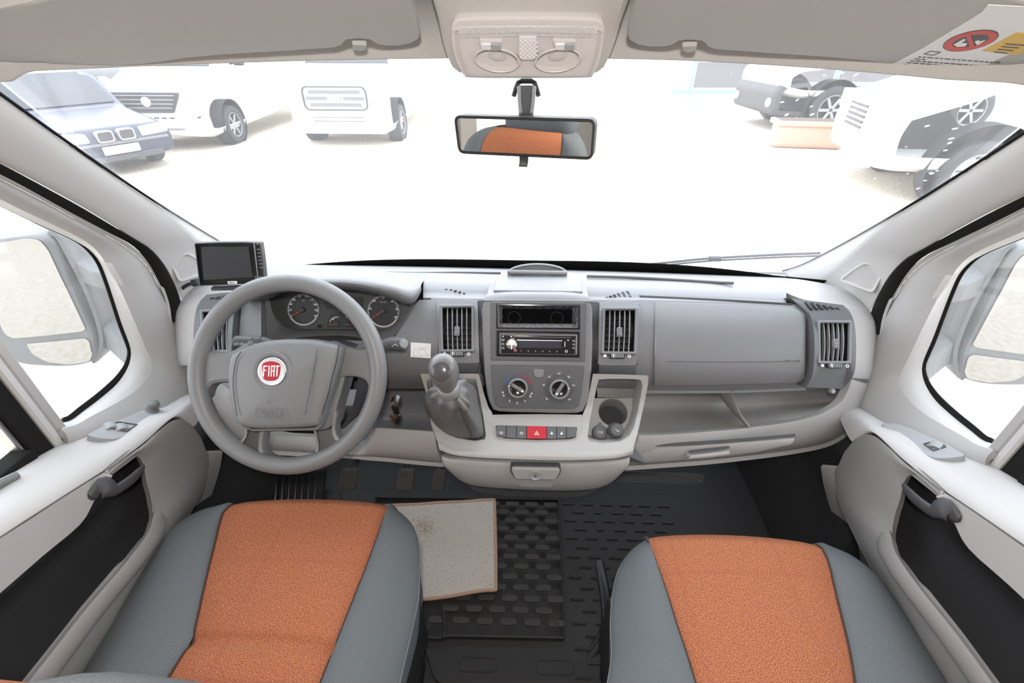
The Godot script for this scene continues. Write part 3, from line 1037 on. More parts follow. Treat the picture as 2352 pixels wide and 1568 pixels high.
	part(plate, "bolt", lathe([[0.006, 0.0], [0.006, 0.004], [0.0, 0.005]], spot(pf, 1609, 1103, 0.0), 8), M.steel)
	var rest := thing("foot_rest", "black ribbed footrest left of the clutch pedal", "footrest")
	for k in 9:
		var x := 606 + 15 * k
		part(rest, "rib", tube(Z([[x, 1085, 1.05], [x - 4, 1140, 0.98], [x - 8, 1180, 0.94]]), 0.005, 8), M.wetrubber)
	part(rest, "pad", thick([Z([[585, 1080, 1.07], [745, 1080, 1.07]]), Z([[570, 1190, 0.95], [735, 1190, 0.95]])], 0.02, 0.004, Vector3.UP), M.rubber)
	# pedals
	var spec := [[[784, 1076], [822, 1076], [814, 1124], [776, 1123], "clutch", [826, 1045]], [[914, 1077], [951, 1077], [947, 1126], [909, 1125], "brake", [934, 1050]], [[998, 1079], [1024, 1080], [1016, 1126], [989, 1124], "accelerator", [1020, 1056]]]
	for q in spec:
		var p := thing("pedal", "worn rubber %s pedal, %s of the three" % [q[4], {"clutch": "leftmost", "brake": "middle", "accelerator": "narrow rightmost"}[q[4]]], "pedal", "foot pedals")
		var f := frame(zp((q[0][0] + q[2][0]) * 0.5, 1101, 0.95), Vector3(0, 0.6, 0.8))
		part(p, "pad", prism(soft(flat([q[0], q[1], q[2], q[3]], f), 0.006), f, -0.012, 0.004, 0.002), M.pedal, "worn grey rubber pad")
		var fl := flat([q[0], q[1], q[2], q[3]], f)
		for k in 7:
			var u := (k + 0.8) / 7.6
			var a := fl[0].lerp(fl[3], u); var b := fl[1].lerp(fl[2], u)
			if q[4] == "accelerator":
				var w := (k + 0.8) / 7.6
				a = fl[0].lerp(fl[1], w); b = fl[3].lerp(fl[2], w)
			var m := (a + b) * 0.5
			part(p, "tread", brick(f * Transform3D(Basis(Vector3.BACK, (b - a).angle()), Vector3(m.x, m.y, 0.0045)), Vector3(a.distance_to(b) * 0.86, 0.0028, 0.003), 0.0008), M.pedal)
		part(p, "arm", tube(PackedVector3Array([f * Vector3(0, 0.01, -0.012), zp(q[5][0], q[5][1], 1.02), zp(q[5][0] + 6, q[5][1] - 60, 1.15), Vector3(zp(q[5][0] + 6, q[5][1] - 60, 1.15).x, 0.56, -1.455)]), 0.009, 8), M.vane)


func build_seats() -> void:
	seat(0)
	seat(1)


func seat(s: int) -> void:
	var driver := s == 0
	var t := thing("cab_seat", "driver's seat in grey cloth with speckled orange middle, behind the steering wheel" if driver else "passenger's seat in grey cloth with speckled orange middle, facing the glovebox", "seat", "front cab seats")
	var le: Array; var ls: Array; var rs: Array; var re: Array
	if driver:
		le = [[440, 1184], [380, 1220], [330, 1270], [290, 1330], [250, 1400], [215, 1480], [192, 1530]]
		ls = [[524, 1160], [508, 1180], [490, 1250], [470, 1330], [450, 1420], [437, 1465], [392, 1540]]
		rs = [[890, 1164], [878, 1195], [864, 1235], [840, 1300], [800, 1400], [772, 1470], [738, 1556]]
		re = [[908, 1170], [938, 1193], [955, 1222], [963, 1260], [962, 1340], [955, 1400], [925, 1530]]
	else:
		le = [[1480, 1243], [1448, 1265], [1420, 1310], [1407, 1370], [1403, 1440], [1406, 1500], [1396, 1568]]
		ls = [[1489, 1240], [1503, 1275], [1530, 1350], [1555, 1430], [1578, 1497], [1600, 1568], [1615, 1610]]
		rs = [[1890, 1256], [1906, 1290], [1925, 1370], [1945, 1450], [1958, 1510], [1967, 1568], [1972, 1610]]
		re = [[1900, 1256], [1950, 1275], [2010, 1320], [2060, 1380], [2110, 1450], [2150, 1510], [2185, 1568]]
	var ye := 0.445
	var ys := 0.492
	var L := curve(Y(le, ye), 3)
	var A := curve(Y(ls, ys), 3)
	var B := curve(Y(rs, ys), 3)
	var R := curve(Y(re, ye), 3)
	# carry the lines on to the back of the cushion
	for arr in [L, A, B, R]:
		var e: Vector3 = arr[arr.size() - 1]
		var d: Vector3 = (e - arr[arr.size() - 4]).normalized()
		for k in 6:
			e += d * 0.045
			arr.append(Vector3(e.x, e.y, minf(e.z, -0.08)))
	var n := 84
	L = resample(L, n); A = resample(A, n); B = resample(B, n); R = resample(R, n)
	# front roll: continue every line over the front edge and down
	var rowsI := []
	var rowsL := []
	var rowsR := []
	var drops := [[0.030, 0.20], [0.036, 0.13], [0.034, 0.075], [0.026, 0.035], [0.012, 0.008]]
	for k in drops.size() + n:
		var a: Vector3; var b: Vector3; var l: Vector3; var r: Vector3
		if k < drops.size():
			var f := Vector3(0, -drops[k][1], -drops[k][0])
			a = A[0] + f; b = B[0] + f
			l = L[0] + Vector3(0, -drops[k][1] * 0.9, -drops[k][0] * 0.6); r = R[0] + Vector3(0, -drops[k][1] * 0.9, -drops[k][0] * 0.6)
		else:
			a = A[k - drops.size()]; b = B[k - drops.size()]; l = L[k - drops.size()]; r = R[k - drops.size()]
		var ri := PackedVector3Array()
		var crown := 0.012 if k >= drops.size() else 0.0
		var dip := 0.0
		if driver and k >= drops.size():
			var zz := (a.z + b.z) * 0.5
			dip = -0.009 * exp(-pow((zz + 0.347) / 0.009, 2.0))
		for j in 13:
			var u := j / 12.0
			var p := a.lerp(b, u)
			p.y += crown * (1.0 - pow(2.0 * u - 1.0, 2.0)) + dip - 0.006 * pow(absf(2.0 * u - 1.0), 8.0)
			if k < drops.size(): p.z -= 0.012 * (1.0 - pow(2.0 * u - 1.0, 2.0))
			ri.append(p)
		rowsI.append(ri)
		for side in 2:
			var sm := a if side == 0 else b
			var ed := l if side == 0 else r
			var out := (ed - sm); out.y = 0.0
			var row := PackedVector3Array()
			row.append(sm + Vector3(0, -0.006, 0))
			var g := smoothstep(2.0, 20.0, float(k))
			row.append(sm + Vector3(0, 0.002 + 0.002 * g, 0) + out * 0.06)
			row.append(sm.lerp(ed, 0.3) + Vector3(0, 0.006 + 0.016 * g, 0))
			row.append(sm.lerp(ed, 0.6) + Vector3(0, 0.008 + 0.018 * g, 0))
			row.append(sm.lerp(ed, 0.85) + Vector3(0, 0.006 + 0.010 * g, 0))
			row.append(ed)
			row.append(ed + Vector3(0, -0.03, 0) - out * 0.01)
			row.append(ed + Vector3(0, -0.12, 0) - out * 0.10)
			row.append(Vector3(ed.x - out.x * 0.16, minf(0.25, ed.y - 0.13), ed.z))
			(rowsL if side == 0 else rowsR).append(row)
	part(t, "cushion_middle", net(rowsI), M.orange, "speckled orange cloth", 60)
	part(t, "cushion_bolster", loft(rowsL, 2, 1), M.cloth, "grey cloth", 60)
	part(t, "cushion_bolster", loft(rowsR, 2, 1), M.cloth, "grey cloth", 60)
	# seams between the cloths
	for side in 2:
		var path := PackedVector3Array()
		for k in rowsI.size():
			if k >= 2: path.append(rowsI[k][0 if side == 0 else 12] + Vector3(0, 0.002, 0))
		part(t, "seam", tube(path, 0.0018, 6), M.thread)
	var hem := PackedVector3Array()
	for k in range(drops.size(), rowsR.size()):
		hem.append((rowsR if driver else rowsL)[k][5] + Vector3(0.0, -0.004, 0))
	part(t, "stitching", tube(hem, 0.0011, 5), M.stitch)
	# base of the seat
	var cx := (A[40].x + B[40].x) * 0.5
	part(t, "seat_base", box(Vector3(cx - 0.205, 0.0, -0.52), Vector3(cx + 0.205, 0.30, -0.10), 0.02), M.black)
	part(t, "side_cover", box(Vector3(cx + (0.205 if driver else -0.23), 0.20, -0.50), Vector3(cx + (0.23 if driver else -0.205), 0.40, -0.10), 0.01), M.black)
	# backrest with its headrest
	var bx := cx - (0.012 if driver else -0.01)
	var bz := -0.205 if driver else 0.0
	var rows := [[], [], []]
	var prof := [[0.46, 0.05, 0.17, 0.25], [0.56, 0.03, 0.175, 0.26], [0.68, 0.028, 0.175, 0.265], [0.80, 0.044, 0.17, 0.262], [0.90, 0.06, 0.165, 0.26], [0.98, 0.08, 0.16, 0.25], [1.04, 0.10, 0.155, 0.23], [1.075, 0.13, 0.14, 0.19], [1.085, 0.17, 0.12, 0.15]]
	for q in prof:
		var y: float = q[0]; var z: float = bz + q[1]
		var hw: float = q[2]; var fw: float = q[3]
		var mid := PackedVector3Array()
		for j in 11:
			var u := j / 5.0 - 1.0
			mid.append(Vector3(bx + hw * u, y, z + 0.008 * u * u))
		rows[0].append(mid)
		for side in 2:
			var sg := -1.0 if side == 0 else 1.0
			var row := PackedVector3Array()
			var w := fw - hw
			row.append(Vector3(bx + sg * hw, y, z + 0.012))
			row.append(Vector3(bx + sg * (hw + w * 0.12), y, z + 0.006))
			row.append(Vector3(bx + sg * (hw + w * 0.5), y, z - 0.002))
			row.append(Vector3(bx + sg * (hw + w * 0.9), y, z + 0.008))
			row.append(Vector3(bx + sg * fw, y, z + 0.03))
			row.append(Vector3(bx + sg * (fw - 0.01), y, z + 0.07))
			row.append(Vector3(bx + sg * (fw - 0.06), y, z + 0.11))
			rows[1 + side].append(row)
	part(t, "backrest_middle", loft(rows[0], 1, 3), M.orange, "speckled orange cloth", 60)
	part(t, "backrest_bolster", loft(rows[1], 2, 3), M.cloth, "grey cloth", 60)
	part(t, "backrest_bolster", loft(rows[2], 2, 3), M.cloth, "grey cloth", 60)
	var back := PackedVector3Array()
	part(t, "backrest_shell", box(Vector3(bx - 0.20, 0.40, bz + 0.15), Vector3(bx + 0.20, 1.06, bz + 0.19), 0.02), M.black)
	var hr := []
	for q in [[1.00, 0.10, 0.03], [1.03, 0.135, 0.05], [1.10, 0.145, 0.06], [1.20, 0.14, 0.06], [1.26, 0.125, 0.05], [1.285, 0.09, 0.03]]:
		var ring := PackedVector3Array()
		for k in 24:
			var an := TAU * k / 24.0
			var cxx := signf(cos(an)) * pow(absf(cos(an)), 0.6)
			var szz := signf(sin(an)) * pow(absf(sin(an)), 0.8)
			var drop := 0.0
			if q[0] < 1.05: drop = 0.022 * cos(cxx * PI * 1.0) - 0.01
			ring.append(Vector3(bx + cxx * q[1], q[0] + 0.02 + drop, bz + 0.25 + szz * q[2]))
		hr.append(ring)
	part(t, "headrest", net(hr, true), M.cloth, "grey headrest", 60)


# ---------------------------------------------------------------- dashboard
const FACE := [[0.60, 0.85], [0.66, 0.838], [0.68, 0.830], [0.70, 0.826], [0.73, 0.830], [0.76, 0.842], [0.79, 0.863], [0.81, 0.884], [0.83, 0.912], [0.845, 0.945], [0.855, 0.98], [0.862, 1.02], [0.867, 1.08]]
const SHELF := [[840, 0.80], [858, 0.795], [900, 0.785], [945, 0.765], [980, 0.735], [1010, 0.707], [1040, 0.68], [1060, 0.672], [1130, 0.69], [1200, 0.70]]

func table(t: Array, v: float) -> float:
	if v <= t[0][0]: return t[0][1]
	for i in t.size() - 1:
		if v <= t[i + 1][0]:
			var u: float = (v - t[i][0]) / (t[i + 1][0] - t[i][0])
			return cubic_interpolate(t[i][1], t[i + 1][1], t[maxi(i - 1, 0)][1], t[mini(i + 2, t.size() - 1)][1], u)
	return t[t.size() - 1][1]

func fs(px: float, py: float, up: float = 0.0) -> Vector3:       # on the dashboard's front face, or 'up' proud of it
	var r := ray(px, py)
	r /= -r.z
	var lo := 0.6
	var hi := 1.25
	for k in 40:
		var m := (lo + hi) * 0.5
		if m > table(FACE, EYE.y + r.y * m) - up: hi = m
		else: lo = m
	return EYE + r * lo

func FS(list: Array, up: float = 0.0) -> PackedVector3Array:
	var o := PackedVector3Array()
	for q in list: o.append(fs(q[0], q[1], up + (q[2] if q.size() > 2 else 0.0)))
	return o

func cn(px: float, py: float, up: float = 0.0) -> Vector3:       # on the sloping top of the lower console
	return zp(px, py, table(SHELF, py - 0.017 * (px - 1236.0)) - up)

func CN(list: Array, up: float = 0.0) -> PackedVector3Array:
	var o := PackedVector3Array()
	for q in list: o.append(cn(q[0], q[1], up))
	return o

func face_patch(top: Array, bottom: Array, up: float, n: int = 20, m: int = 10) -> Array:     # rows on the front face between two measured edges
	var a := PackedVector3Array()
	var b := PackedVector3Array()
	for q in top: a.append(Vector3(q[0], q[1], 0))
	for q in bottom: b.append(Vector3(q[0], q[1], 0))
	a = resample(a, n); b = resample(b, n)
	var rows := []
	for i in m + 1:
		var r := PackedVector3Array()
		for j in n:
			var p := a[j].lerp(b[j], float(i) / m)
			r.append(fs(p.x, p.y, up))
		rows.append(r)
	return rows

func ring_on(outer: PackedVector3Array, inner: PackedVector3Array, n: int, sink: Vector3) -> PackedVector3Array:    # a rim round an opening, its wall going in by 'sink'
	var o := outer.duplicate(); o.append(outer[0])
	var i := inner.duplicate(); i.append(inner[0])
	o = resample(o, n); i = resample(i, n)
	var mid := PackedVector3Array()
	var lip := PackedVector3Array()
	var deep := PackedVector3Array()
	for k in n:
		mid.append(i[k].lerp(o[k], 0.12))
		lip.append(i[k] + sink * 0.06)
		deep.append(i[k] + sink)
	return net([o, mid, lip, deep])


func air_vent(owner_: Node, q: Array, bars: int, vanes: int, tab: Array, wheel: Array, up: float) -> void:
	# q: corners of the opening, clockwise from top left
	var c := fs((q[0][0] + q[2][0]) * 0.5, (q[0][1] + q[2][1]) * 0.5, up)
	var t := fs((q[0][0] + q[1][0]) * 0.5, (q[0][1] + q[1][1]) * 0.5, up)
	var b := fs((q[2][0] + q[3][0]) * 0.5, (q[2][1] + q[3][1]) * 0.5, up)
	var n := Vector3.RIGHT.cross((t - b).normalized()).normalized()
	var f := frame(c, n)
	var open := flat(q, f)
	var out := soft(inset(open, -0.006), 0.004)
	var inn := soft(open, 0.002)
	var v := part(owner_, "air_vent", hoop(out, inn, f, -0.03, 0.004, 0.0015), M.dash, "air vent with upright slats")
	part(v, "vent_well", prism(inn, f, -0.06, -0.055), M.black)
	part(v, "vent_well", hoop(inset(inn, -0.001), inset(inn, 0.0003), f, -0.056, -0.002), M.black)
	var tl := open[0]; var tr := open[1]; var br := open[2]; var bl := open[3]
	for k in range(1, bars + 1):
		var u := float(k) / (bars + 1)
		var p0 := bl.lerp(br, u)
		var p1 := tl.lerp(tr, u)
		var rows := []
		for i in 9:
			var w := i / 8.0
			var p := p0.lerp(p1, w)
			var bow := 0.004 * (1.0 - pow(2.0 * w - 1.0, 2.0))
			var hw := 0.0011
			rows.append(PackedVector3Array([f * Vector3(p.x - hw, p.y, -0.008), f * Vector3(p.x - hw, p.y, -0.003 + bow), f * Vector3(p.x + hw, p.y, -0.003 + bow), f * Vector3(p.x + hw, p.y, -0.008)]))
		part(v, "slat", net(rows, true), M.slat)
	for k in vanes:
		var u := (k + 0.5) / vanes
		var p0 := bl.lerp(tl, u)
		var p1 := br.lerp(tr, u)
		var ff := f * Transform3D(Basis(Vector3.RIGHT, 0.95), Vector3((p0.x + p1.x) * 0.5, (p0.y + p1.y) * 0.5, -0.034))
		part(v, "vane", brick(ff, Vector3(absf(p1.x - p0.x) - 0.002, 0.0015, 0.015), 0.0005), M.vane)
	var tc := flat([tab], f)[0]
	part(v, "vent_tab", brick(f * Transform3D(Basis(), Vector3(tc.x, tc.y, 0.003)), Vector3(0.011, 0.021, 0.012), 0.002), M.slat)
	for k in 4:
		part(v, "tab_rib", brick(f * Transform3D(Basis(), Vector3(tc.x, tc.y - 0.0072 + 0.0048 * k, 0.0092)), Vector3(0.009, 0.0012, 0.0012), 0.0003), M.dark)
	if wheel.size():
		var wc := flat([wheel], f)[0]
		var wf := f * Transform3D(Basis(), Vector3(wc.x, wc.y, 0.002))
		part(v, "wheel_slot", prism(rr(0.034, 0.0105, 0.003), wf, -0.004, 0.0008), M.black)
		for k in 7:
			part(v, "thumb_rib", brick(wf * Transform3D(Basis(), Vector3(-0.012 + 0.004 * k, 0, 0.002)), Vector3(0.0025, 0.0085, 0.004), 0.0006), M.mark if k == 1 else M.slat)
		part(v, "open_mark", hoop(oval(0.0035, 0.0035, 14), oval(0.002, 0.002, 14), wf * Transform3D(Basis(), Vector3(0.0265, 0, 0)), 0.0, 0.0008), M.mark)
		part(v, "shut_mark", prism(oval(0.0032, 0.0032, 14), wf * Transform3D(Basis(), Vector3(-0.0265, 0, 0)), 0.0, 0.0008), M.mark)


const PAD := [[617, 1.39], [622, 1.27], [631, 1.13], [650, 1.03], [668, 0.985], [679, 0.967]]

func on_pad(px: float, py: float, up: float = 0.0) -> Vector3:      # on top of the dashboard
	var d := table(PAD, py - 0.025 * (px - 1236.0))
	var side := pow(maxf(absf(px - 1236.0) - 300.0, 0.0) / 300.0, 2.0)
	return zp(px, py, d - (0.05 * side if d > 1.2 else 0.02 * side) - up)


func build_dashboard() -> void:
	var dash := thing("dashboard", "wide grey dashboard with pale lower half, under the windscreen", "dashboard")
	# top pad
	for half in 2:
		var xs: Array = [[585, 650, 700, 780, 850, 920, 972], [972, 1000, 1060, 1120, 1236, 1350, 1450, 1560, 1650, 1740, 1806]][half]
		var rows := []
		for q in PAD:
			if half == 0 and q[0] > 655: continue
			var r := PackedVector3Array()
			for x in xs: r.append(on_pad(x, q[0] + 0.025 * (x - 1236.0)))
			rows.append(r)
		if half == 1:
			var last := PackedVector3Array()
			for x in xs: last.append(fs(x, 690.0 + 0.025 * (x - 1236.0)))
			rows.append(last)
		part(dash, "top_pad", thick(dense(rows, 3, 3), 0.01, 0.0, Vector3.UP), M.dash)
	# step behind the pad's front, running along it
	part(dash, "pad_groove", tube(curve(Z([[1348, 634, 1.10], [1450, 637, 1.10], [1560, 643, 1.09], [1640, 648, 1.07], [1685, 650, 1.05]]), 4), 0.004, 8), M.dark)
	part(dash, "pad_groove", tube(curve(Z([[890, 626, 1.12], [960, 627, 1.12], [1050, 626, 1.13], [1150, 627, 1.13]]), 4), 0.0035, 8), M.dark)
	# long slot over the passenger's face
	part(dash, "tray_slot", loft([FS([[1467, 678], [1560, 682], [1700, 689], [1818, 696]], 0.008), FS([[1470, 683], [1560, 687], [1700, 694], [1820, 701]], 0.002)], 3, 2), M.vane)
	# face of the passenger's side
	part(dash, "fascia", thick(face_patch([[1464, 688], [1600, 691], [1700, 694], [1850, 700]], [[1464, 897], [1600, 897], [1700, 896], [1850, 890]], 0.0, 24, 12), 0.02, 0.0), M.dash)
	part(dash, "fascia", thick(face_patch([[990, 832], [1104, 833]], [[990, 886], [1112, 887]], 0.0, 10, 5), 0.02, 0.0), M.dash)
	part(dash, "fascia", thick(face_patch([[1362, 837], [1470, 838]], [[1358, 890], [1470, 892]], 0.0, 10, 5), 0.02, 0.0), M.dash)
	part(dash, "fascia", thick(face_patch([[990, 684], [1112, 686]], [[990, 700], [1112, 700]], 0.0, 10, 2), 0.012, 0.0), M.dash)
	part(dash, "fascia", thick(face_patch([[1355, 688], [1470, 689]], [[1355, 704], [1470, 705]], 0.0, 10, 2), 0.012, 0.0), M.dash)
	var und0 := FS([[1480, 897], [1600, 897], [1700, 896], [1850, 890]])
	part(dash, "fascia_underside", loft([und0, shift(und0, Vector3(0, -0.006, -0.01)), shift(und0, Vector3(0, -0.004, -0.16))], 3, 3), M.dash)
	var lid := part(dash, "glovebox_lid", thick(face_patch([[1504, 692], [1600, 694], [1720, 699], [1830, 706], [1848, 720]], [[1502, 888], [1600, 887], [1720, 884], [1838, 881], [1850, 868]], 0.007, 26, 14), 0.012, 0.004), M.dash, "smooth grey glovebox lid")
	part(lid, "lid_seam", tube(FS([[1534, 830], [1650, 831], [1780, 830], [1836, 829]], 0.0072), 0.0009, 6), M.dark)
	var af := frame(fs(1822, 829, 0.009), Vector3(0, 0.52, 0.85))
	part(lid, "airbag_mark", hoop(rr(0.03, 0.006, 0.001), rr(0.028, 0.004, 0.001), af, -0.002, 0.0005), M.slat)
	part(lid, "airbag_lettering", words("AIRBAG", af, 0.0048, 0.0006, false, 1.2), M.slat)
	# centre vents on their own raised blocks
	for k in 2:
		var q: Array
		var top: Array
		var bot: Array
		var dem: Array
		if k == 0:
			q = [[1016, 707], [1083, 706], [1083, 802], [1018, 803]]
			top = [[1004, 691], [1030, 687], [1065, 687], [1097, 692]]
			bot = [[1008, 833], [1030, 834], [1070, 834], [1101, 833]]
			dem = [[1025, 663, 1021, 681], [1036, 664, 1031, 681], [1046, 666, 1042, 681], [1056, 669, 1053, 681], [1066, 673, 1064, 681], [1076, 678, 1075, 681]]
		else:
			q = [[1390, 712], [1459, 712], [1456, 808], [1387, 807]]
			top = [[1377, 697], [1400, 692], [1440, 692], [1469, 698]]
			bot = [[1374, 838], [1400, 839], [1440, 839], [1463, 838]]
			dem = [[1441, 668, 1450, 686], [1430, 670, 1438, 686], [1420, 673, 1426, 686], [1411, 676, 1415, 686], [1402, 679, 1405, 686], [1394, 683, 1396, 686]]
		var block := face_patch(top, bot, 0.018, 12, 8)
		# the block is a frame round the opening
		var outer := PackedVector3Array()
		for p in block[0]: outer.append(p)
		for i in range(1, 9): outer.append(block[i][11])
		for j in range(10, -1, -1): outer.append(block[8][j])
		for i in range(7, 0, -1): outer.append(block[i][0])
		var inn := PackedVector3Array()
		for e in 4:
			for s in 6: inn.append(fs(lerpf(q[e][0], q[(e + 1) % 4][0], s / 6.0), lerpf(q[e][1], q[(e + 1) % 4][1], s / 6.0), 0.018))
		var bl := part(dash, "vent_block", ring_on(outer, inn, 73, Vector3(0, -0.02, -0.03)), M.dash)
		var base := FS(top, 0.0)
		var skirt := net([PackedVector3Array(outer + PackedVector3Array([outer[0]])), shift(PackedVector3Array(outer + PackedVector3Array([outer[0]])), Vector3(0, -0.014, -0.03))])
		part(bl, "block_side", skirt, M.dash)
		part(bl, "block_foot", thick(face_patch([[bot[0][0], bot[0][1]], [bot[3][0], bot[3][1]]], [[bot[0][0] + 2, bot[0][1] + 24], [bot[3][0] - 2, bot[3][1] + 24]], 0.008, 8, 3), 0.02, 0.003), M.dark)
		air_vent(dash, q, 5, 7, [1050, 762] if k == 0 else [1422, 764], [1049, 813] if k == 0 else [1417, 818], 0.018)
		for w in dem:
			var d0 := on_pad(w[0], w[1], 0.002); var d1 := on_pad(w[2], w[3], 0.002)
			var side_ := Vector3(0.0028, 0, 0)
			part(dash, "demist_slot", thick([PackedVector3Array([d0 - side_, d0 + side_]), PackedVector3Array([d1 - side_, d1 + side_])], 0.004, 0.0, Vector3(0, 0.8, 0.6)), M.black)
	# dark gaps either side of the centre stack
	part(dash, "stack_gap", thick(face_patch([[1098, 690], [1114, 690]], [[1104, 858], [1116, 858]], 0.003, 4, 8), 0.01), M.black)
	part(dash, "stack_gap", thick(face_patch([[1356, 692], [1376, 694]], [[1356, 862], [1373, 862]], 0.003, 4, 8), 0.01), M.black)
	# ---- ends, alike on both sides, measured on the right
	for s in 2:
		var own := func(a: PackedVector3Array) -> PackedVector3Array: return a if s == 0 else flip(a)
		var e_in := curve(Z([[1690, 634, 1.26], [1752, 648, 1.14], [1806, 672, 1.04], [1850, 688, 1.0], [1900, 694, 0.98], [1936, 703, 0.96], [1956, 724, 0.942], [1965, 760, 0.925], [1966, 810, 0.905], [1964, 850, 0.89], [1957, 869, 0.885]]), 3)
		var e_out := curve(Z([[1800, 636, 1.24], [1850, 643, 1.17], [1900, 652, 1.12], [1950, 668, 1.08], [1985, 688, 1.055], [2008, 712, 1.035], [2019, 742, 1.015], [2017, 790, 0.99], [2012, 840, 0.967], [2008, 869, 0.955]]), 3)
		var er := between(e_in, e_out, 40, 6, Vector3(0.006, 0.006, 0.012))
		part(dash, "end_panel", thick(er if s == 0 else er.map(func(r): return flip(r)), 0.02, 0.003, Vector3(0, 0.5, 1)), M.light, "pale end panel")
		var sl0 := Z([[2009, 746, 1.0], [2011, 790, 0.98], [2006, 843, 0.958]])
		var sl1 := Z([[2019, 746, 1.012], [2018, 790, 0.992], [2013, 843, 0.968]])
		var slot := part(dash, "side_demist", own.call(loft([shift(sl0, Vector3(0, 0, 0.014)), shift(sl1, Vector3(0.002, 0, 0.010))], 4, 1)), M.black, "narrow side demister slot")
		for k in 7:
			var u := (k + 0.7) / 7.6
			var w0 := sl0[0].lerp(sl0[2], u) + Vector3(0, 0, 0.015); var w1 := sl1[0].lerp(sl1[2], u) + Vector3(0.002, 0, 0.012)
			part(slot, "rib", own.call(tube(PackedVector3Array([w0, w1]), 0.0016, 6)), M.light)
		# lower half: the pale lip that sweeps round under the tray
		if s == 0:
			var i2 := curve(Z([[1957, 870, 0.885], [1946, 900, 0.875], [1922, 932, 0.86], [1850, 962, 0.838], [1720, 982, 0.815], [1600, 993, 0.80], [1530, 998, 0.795], [1466, 1000, 0.79]]), 4)
			var o2 := curve(Z([[2008, 870, 0.955], [1996, 915, 0.93], [1978, 958, 0.90], [1945, 992, 0.87], [1895, 1018, 0.85], [1800, 1036, 0.83], [1650, 1054, 0.81], [1540, 1063, 0.80], [1425, 1071, 0.79]]), 4)
			part(dash, "lower_lip", thick(between(i2, o2, 60, 8, Vector3(0, 0.0, 0.016)), 0.02, 0.004), M.light, "pale lip below the open tray")
			part(dash, "lip_underside", loft([o2, shift(o2, Vector3(0, -0.012, -0.02)), shift(o2, Vector3(0, -0.005, -0.3))], 1, 3), M.light)
			# tray behind the lip
			var t0 := Z([[1960, 868, 0.90], [1955, 885, 0.905], [1935, 888, 0.91], [1860, 885, 0.93], [1720, 888, 0.94], [1600, 890, 0.94], [1460, 890, 0.94]])
			var t1 := Z([[1956, 880, 0.905], [1946, 905, 0.925], [1920, 918, 0.94], [1850, 925, 0.955], [1720, 930, 0.955], [1600, 930, 0.955], [1460, 930, 0.955]])
			var t2 := Z([[1952, 890, 0.89], [1938, 917, 0.89], [1912, 930, 0.885], [1850, 945, 0.88], [1720, 958, 0.88], [1600, 965, 0.88], [1460, 970, 0.88]])
			var t3 := Z([[1949, 896, 0.878], [1934, 924, 0.865], [1910, 940, 0.856], [1850, 966, 0.84], [1720, 987, 0.818], [1600, 998, 0.803], [1460, 1006, 0.792]])
			part(dash, "open_tray", loft([t0, t1, t2, t3], 4, 5), M.light)
			var v0 := Z([[1682, 892, 0.845], [1684, 905, 0.85], [1694, 935, 0.85], [1708, 958, 0.84], [1722, 976, 0.825]])
			var dv := []
			for k in 3: dv.append(curve(shift(v0, [Vector3(-0.012, -0.03, -0.12), Vector3(-0.011, 0.0, 0.0), Vector3(0.0, 0.0, 0.0)][k]), 3))
			dv.append(curve(shift(v0, Vector3(0.004, -0.03, -0.12)), 3))
			part(dash, "tray_divider", loft(dv, 1, 2), M.light, "divider standing in the tray")
			part(dash, "tray_knob", lathe([[0.0, 0.004], [0.004, 0.004], [0.006, 0.002], [0.007, -0.004]], frame(zp(1912, 898, 0.86), Vector3(0, 0.4, 0.9)), 16), M.light)
			# drawer under the lip
			var dr0: Array = []
			var dtop := [[1470, 1032], [1552, 1026], [1650, 1020], [1750, 1012], [1826, 1005]]
			var dbot := [[1442, 1066], [1540, 1060], [1640, 1052], [1740, 1040], [1815, 1022]]
			var da := PackedVector3Array(); var db := PackedVector3Array()
			for q in dtop: da.append(zp(q[0], q[1], 0.781))
			for q in dbot: db.append(zp(q[0], q[1], 0.776))
			part(dash, "tray_drawer", thick(between(da, db, 24, 4, Vector3(0, 0, 0.004)), 0.012, 0.003), M.light, "shallow pale drawer front")
			part(dash, "drawer_gap", tube(curve(shift(da, Vector3(0, 0.005, -0.004)), 3), 0.0035, 6), M.dark)
			var ha := Z([[1584, 1044], [1620, 1040], [1676, 1034]], 0.766)
			var hb := Z([[1577, 1053], [1620, 1051], [1672, 1043]], 0.764)
			var pull := part(dash, "drawer_pull", thick(between(ha, hb, 10, 3, Vector3(0, 0, 0.006)), 0.012, 0.003), M.light)
			part(pull, "pull_shadow_gap", tube(shift(ha, Vector3(0.0, 0.004, -0.006)), 0.003, 6), M.dark)
		# outer vent block, darker than the face
		var vin := [[1816, 685], [1850, 708], [1866, 740], [1871, 790], [1868, 850], [1860, 876], [1850, 889]]
		var vout := [[1936, 700], [1952, 716], [1962, 742], [1965, 790], [1963, 848], [1953, 872], [1934, 893]]
		var va := PackedVector3Array(); var vb := PackedVector3Array()
		var vrows := []
		for i in vin.size():
			var r := PackedVector3Array()
			for j in 9:
				var u := j / 8.0
				var px := lerpf(vin[i][0], vout[i][0], u); var py := lerpf(vin[i][1], vout[i][1], u)
				r.append(fs(px, py, 0.024 - 0.018 * u))
			vrows.append(r)
		var dns := dense(vrows, 1, 3)
		# frame round the opening
		var q2 := [[1883, 742], [1949, 742], [1947, 829], [1884, 829]]
		var vo := PackedVector3Array()
		for p in dns[0]: vo.append(p)
		for i in range(1, dns.size()): vo.append(dns[i][8])
		for j in range(7, -1, -1): vo.append(dns[dns.size() - 1][j])
		for i in range(dns.size() - 2, 0, -1): vo.append(dns[i][0])
		var vi := PackedVector3Array()
